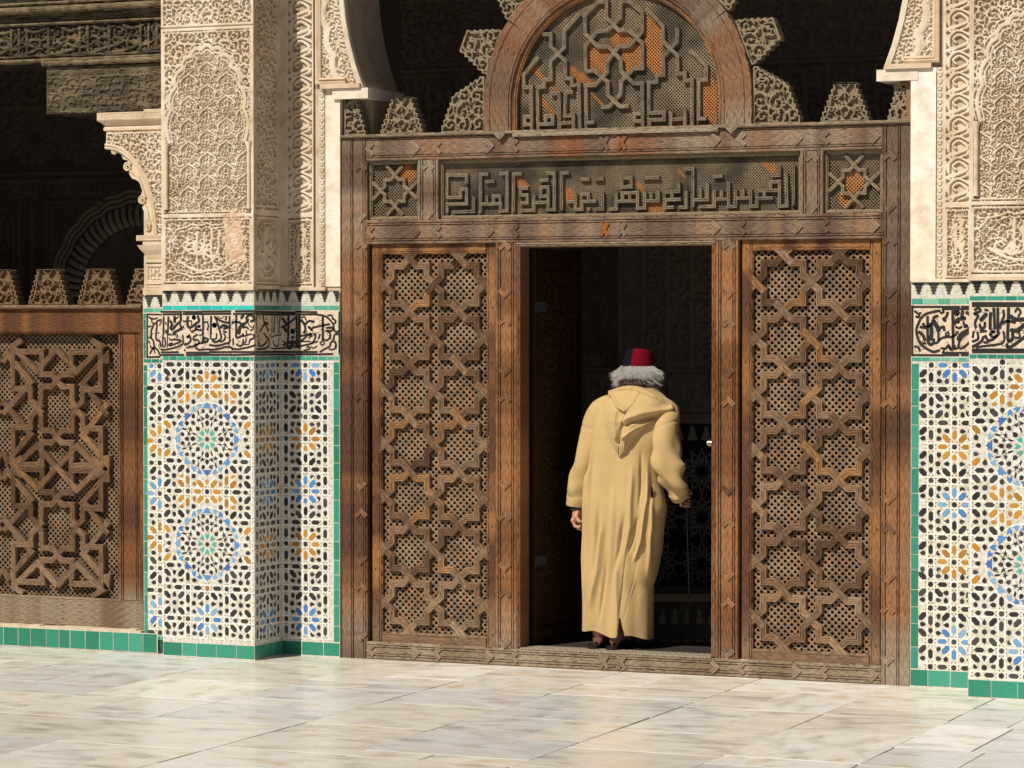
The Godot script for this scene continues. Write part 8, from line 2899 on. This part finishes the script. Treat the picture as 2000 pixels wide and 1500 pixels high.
	for k in 2000:
		# angle round the head; 90 degrees is straight at the viewer
		var a := deg_to_rad(hr.randf_range(-28, 208))
		var side := cos(a)
		var y := 1.700 - hr.randf() * 0.070
		var r := 0.0945 - (1.70 - y) * 0.12
		var p := Vector3(0.008 + cos(a) * r, y, -0.336 + sin(a) * r * 0.98)
		var out := Vector3(cos(a), 0, sin(a))
		var close := k % 3 == 0
		if close:
			p.y = 1.702 - hr.randf() * 0.025
		var bald := exp(-pow((a - deg_to_rad(100)) / 0.30, 2.0)) * exp(-pow((y - 1.675) / 0.022, 2.0))
		if hr.randf() < bald * 0.45:
			continue
		var len := hr.randf_range(0.034, 0.088) * (0.80 + 0.22 * absf(side))
		var curl := hr.randf_range(-1.0, 1.0)
		var pts := PackedVector3Array([p])
		var rad := PackedFloat32Array([0.0012])
		var dir := (out * (0.12 if close else hr.randf_range(0.10, 0.55)) + Vector3(side * 0.35 + curl * 0.25, -0.85, 0)).normalized()
		for s in 5:
			p += dir * len / 5.0
			dir = (dir + Vector3(side * 0.22 + curl * 0.18 + hr.randf_range(-0.22, 0.22), hr.randf_range(-0.24, 0.12), hr.randf_range(-0.1, 0.1))).normalized()
			pts.push_back(p)
			rad.push_back(lerpf(0.0012, 0.0004, (s + 1) / 5.0))
		for i in pts.size():
			pts[i] += off
		var v := hr.randf_range(0.25, 0.66)
		g.tube(pts, rad, 4, Color(v, v * 0.95, v * 0.89), false)
	add_mesh("hair", g.mesh(), M["hair"], t)
	# --- trousers and shoes
	g = Geo.new()
	for q in [[Vector3(-0.13, 0.56, -0.27), Vector3(-0.168, 0.285, -0.215)], [Vector3(0.02, 0.56, -0.30), Vector3(-0.056, 0.285, -0.205)]]:
		g.tube(PackedVector3Array([q[0] + off, q[0].lerp(q[1], 0.5) + off, q[1] + off]), PackedFloat32Array([0.078, 0.066, 0.056]), 20, Color(0.022, 0.018, 0.016), false)
	add_mesh("trousers", g.mesh(), M["felt"], t)
	for q in [[Vector3(-0.172, 0.1085, -0.165), -4.0], [Vector3(-0.060, 0.1085, -0.150), 7.0]]:
		g = Geo.new()
		rows = []
		# cross sections from heel to toe: distance, half width, height
		for c in [[0.0, 0.010, 0.020], [0.004, 0.026, 0.060], [0.016, 0.034, 0.088], [0.05, 0.037, 0.098], [0.09, 0.038, 0.094], [0.13, 0.042, 0.070], [0.18, 0.047, 0.052], [0.23, 0.043, 0.042], [0.265, 0.028, 0.030], [0.275, 0.010, 0.016]]:
			var row := PackedVector3Array()
			for i in 28:
				var a := TAU * i / 28
				row.push_back(Vector3(cos(a) * c[1], 0.012 + (0.5 + 0.5 * sin(a)) * c[2], -c[0]))
			rows.push_back(row)
		g.grid(rows, true, Color(0.15, 0.066, 0.040), true)
		g.tube(PackedVector3Array([Vector3(0, 0.05, -0.045), Vector3(0, 0.10, -0.045), Vector3(0, 0.190, -0.052)]), PackedFloat32Array([0.044, 0.047, 0.055]), 24, Color(0.15, 0.066, 0.040), false)
		var shoe := add_mesh("shoe", g.mesh(), M["leather"], t, q[0] + off)
		shoe.rotation.y = deg_to_rad(q[1])
		g = Geo.new()
		var sole := PackedVector2Array()
		for k in 20:
			var a := TAU * k / 20
			sole.push_back(Vector2(cos(a) * 0.040, sin(a) * 0.040 - 0.036))
		var heel := Geo.new()
		heel.prism(sole, 0.0, 0.022, 0.002, Color(0.012, 0.011, 0.011))
		var ho := add_mesh("heel", heel.mesh(), M["leather"], shoe, Vector3(0, 0, 0))
		ho.rotation.x = -PI / 2
		ho.scale = Vector3(0.92, 1.0, 1.0)
		ho.position = Vector3(0, -0.0015, 0)
	# --- walking stick, held in the right hand
	var st := thing("walking_stick", "thin dark walking stick held in the man's right hand", "walking stick", Vector3(0.226, -0.24, -0.655))
	g = Geo.new()
	g.tube(PackedVector3Array([Vector3(0, 0.001, 0), Vector3(0.003, 0.02, 0.004), Vector3(0.026, 1.20, 0.178)]), PackedFloat32Array([0.008, 0.0062, 0.0072]), 10, Color(0.018, 0.011, 0.008))
	add_mesh("shaft", g.mesh(), M["leather"], st)
	g = Geo.new()
	g.tube(PackedVector3Array([Vector3(0.026, 1.20, 0.178), Vector3(0.030, 1.235, 0.190), Vector3(0.018, 1.25, 0.215), Vector3(0.0, 1.245, 0.235)]), PackedFloat32Array([0.0105, 0.012, 0.0125, 0.011]), 10, Color(0.02, 0.012, 0.009))
	add_mesh("handle", g.mesh(), M["leather"], st)
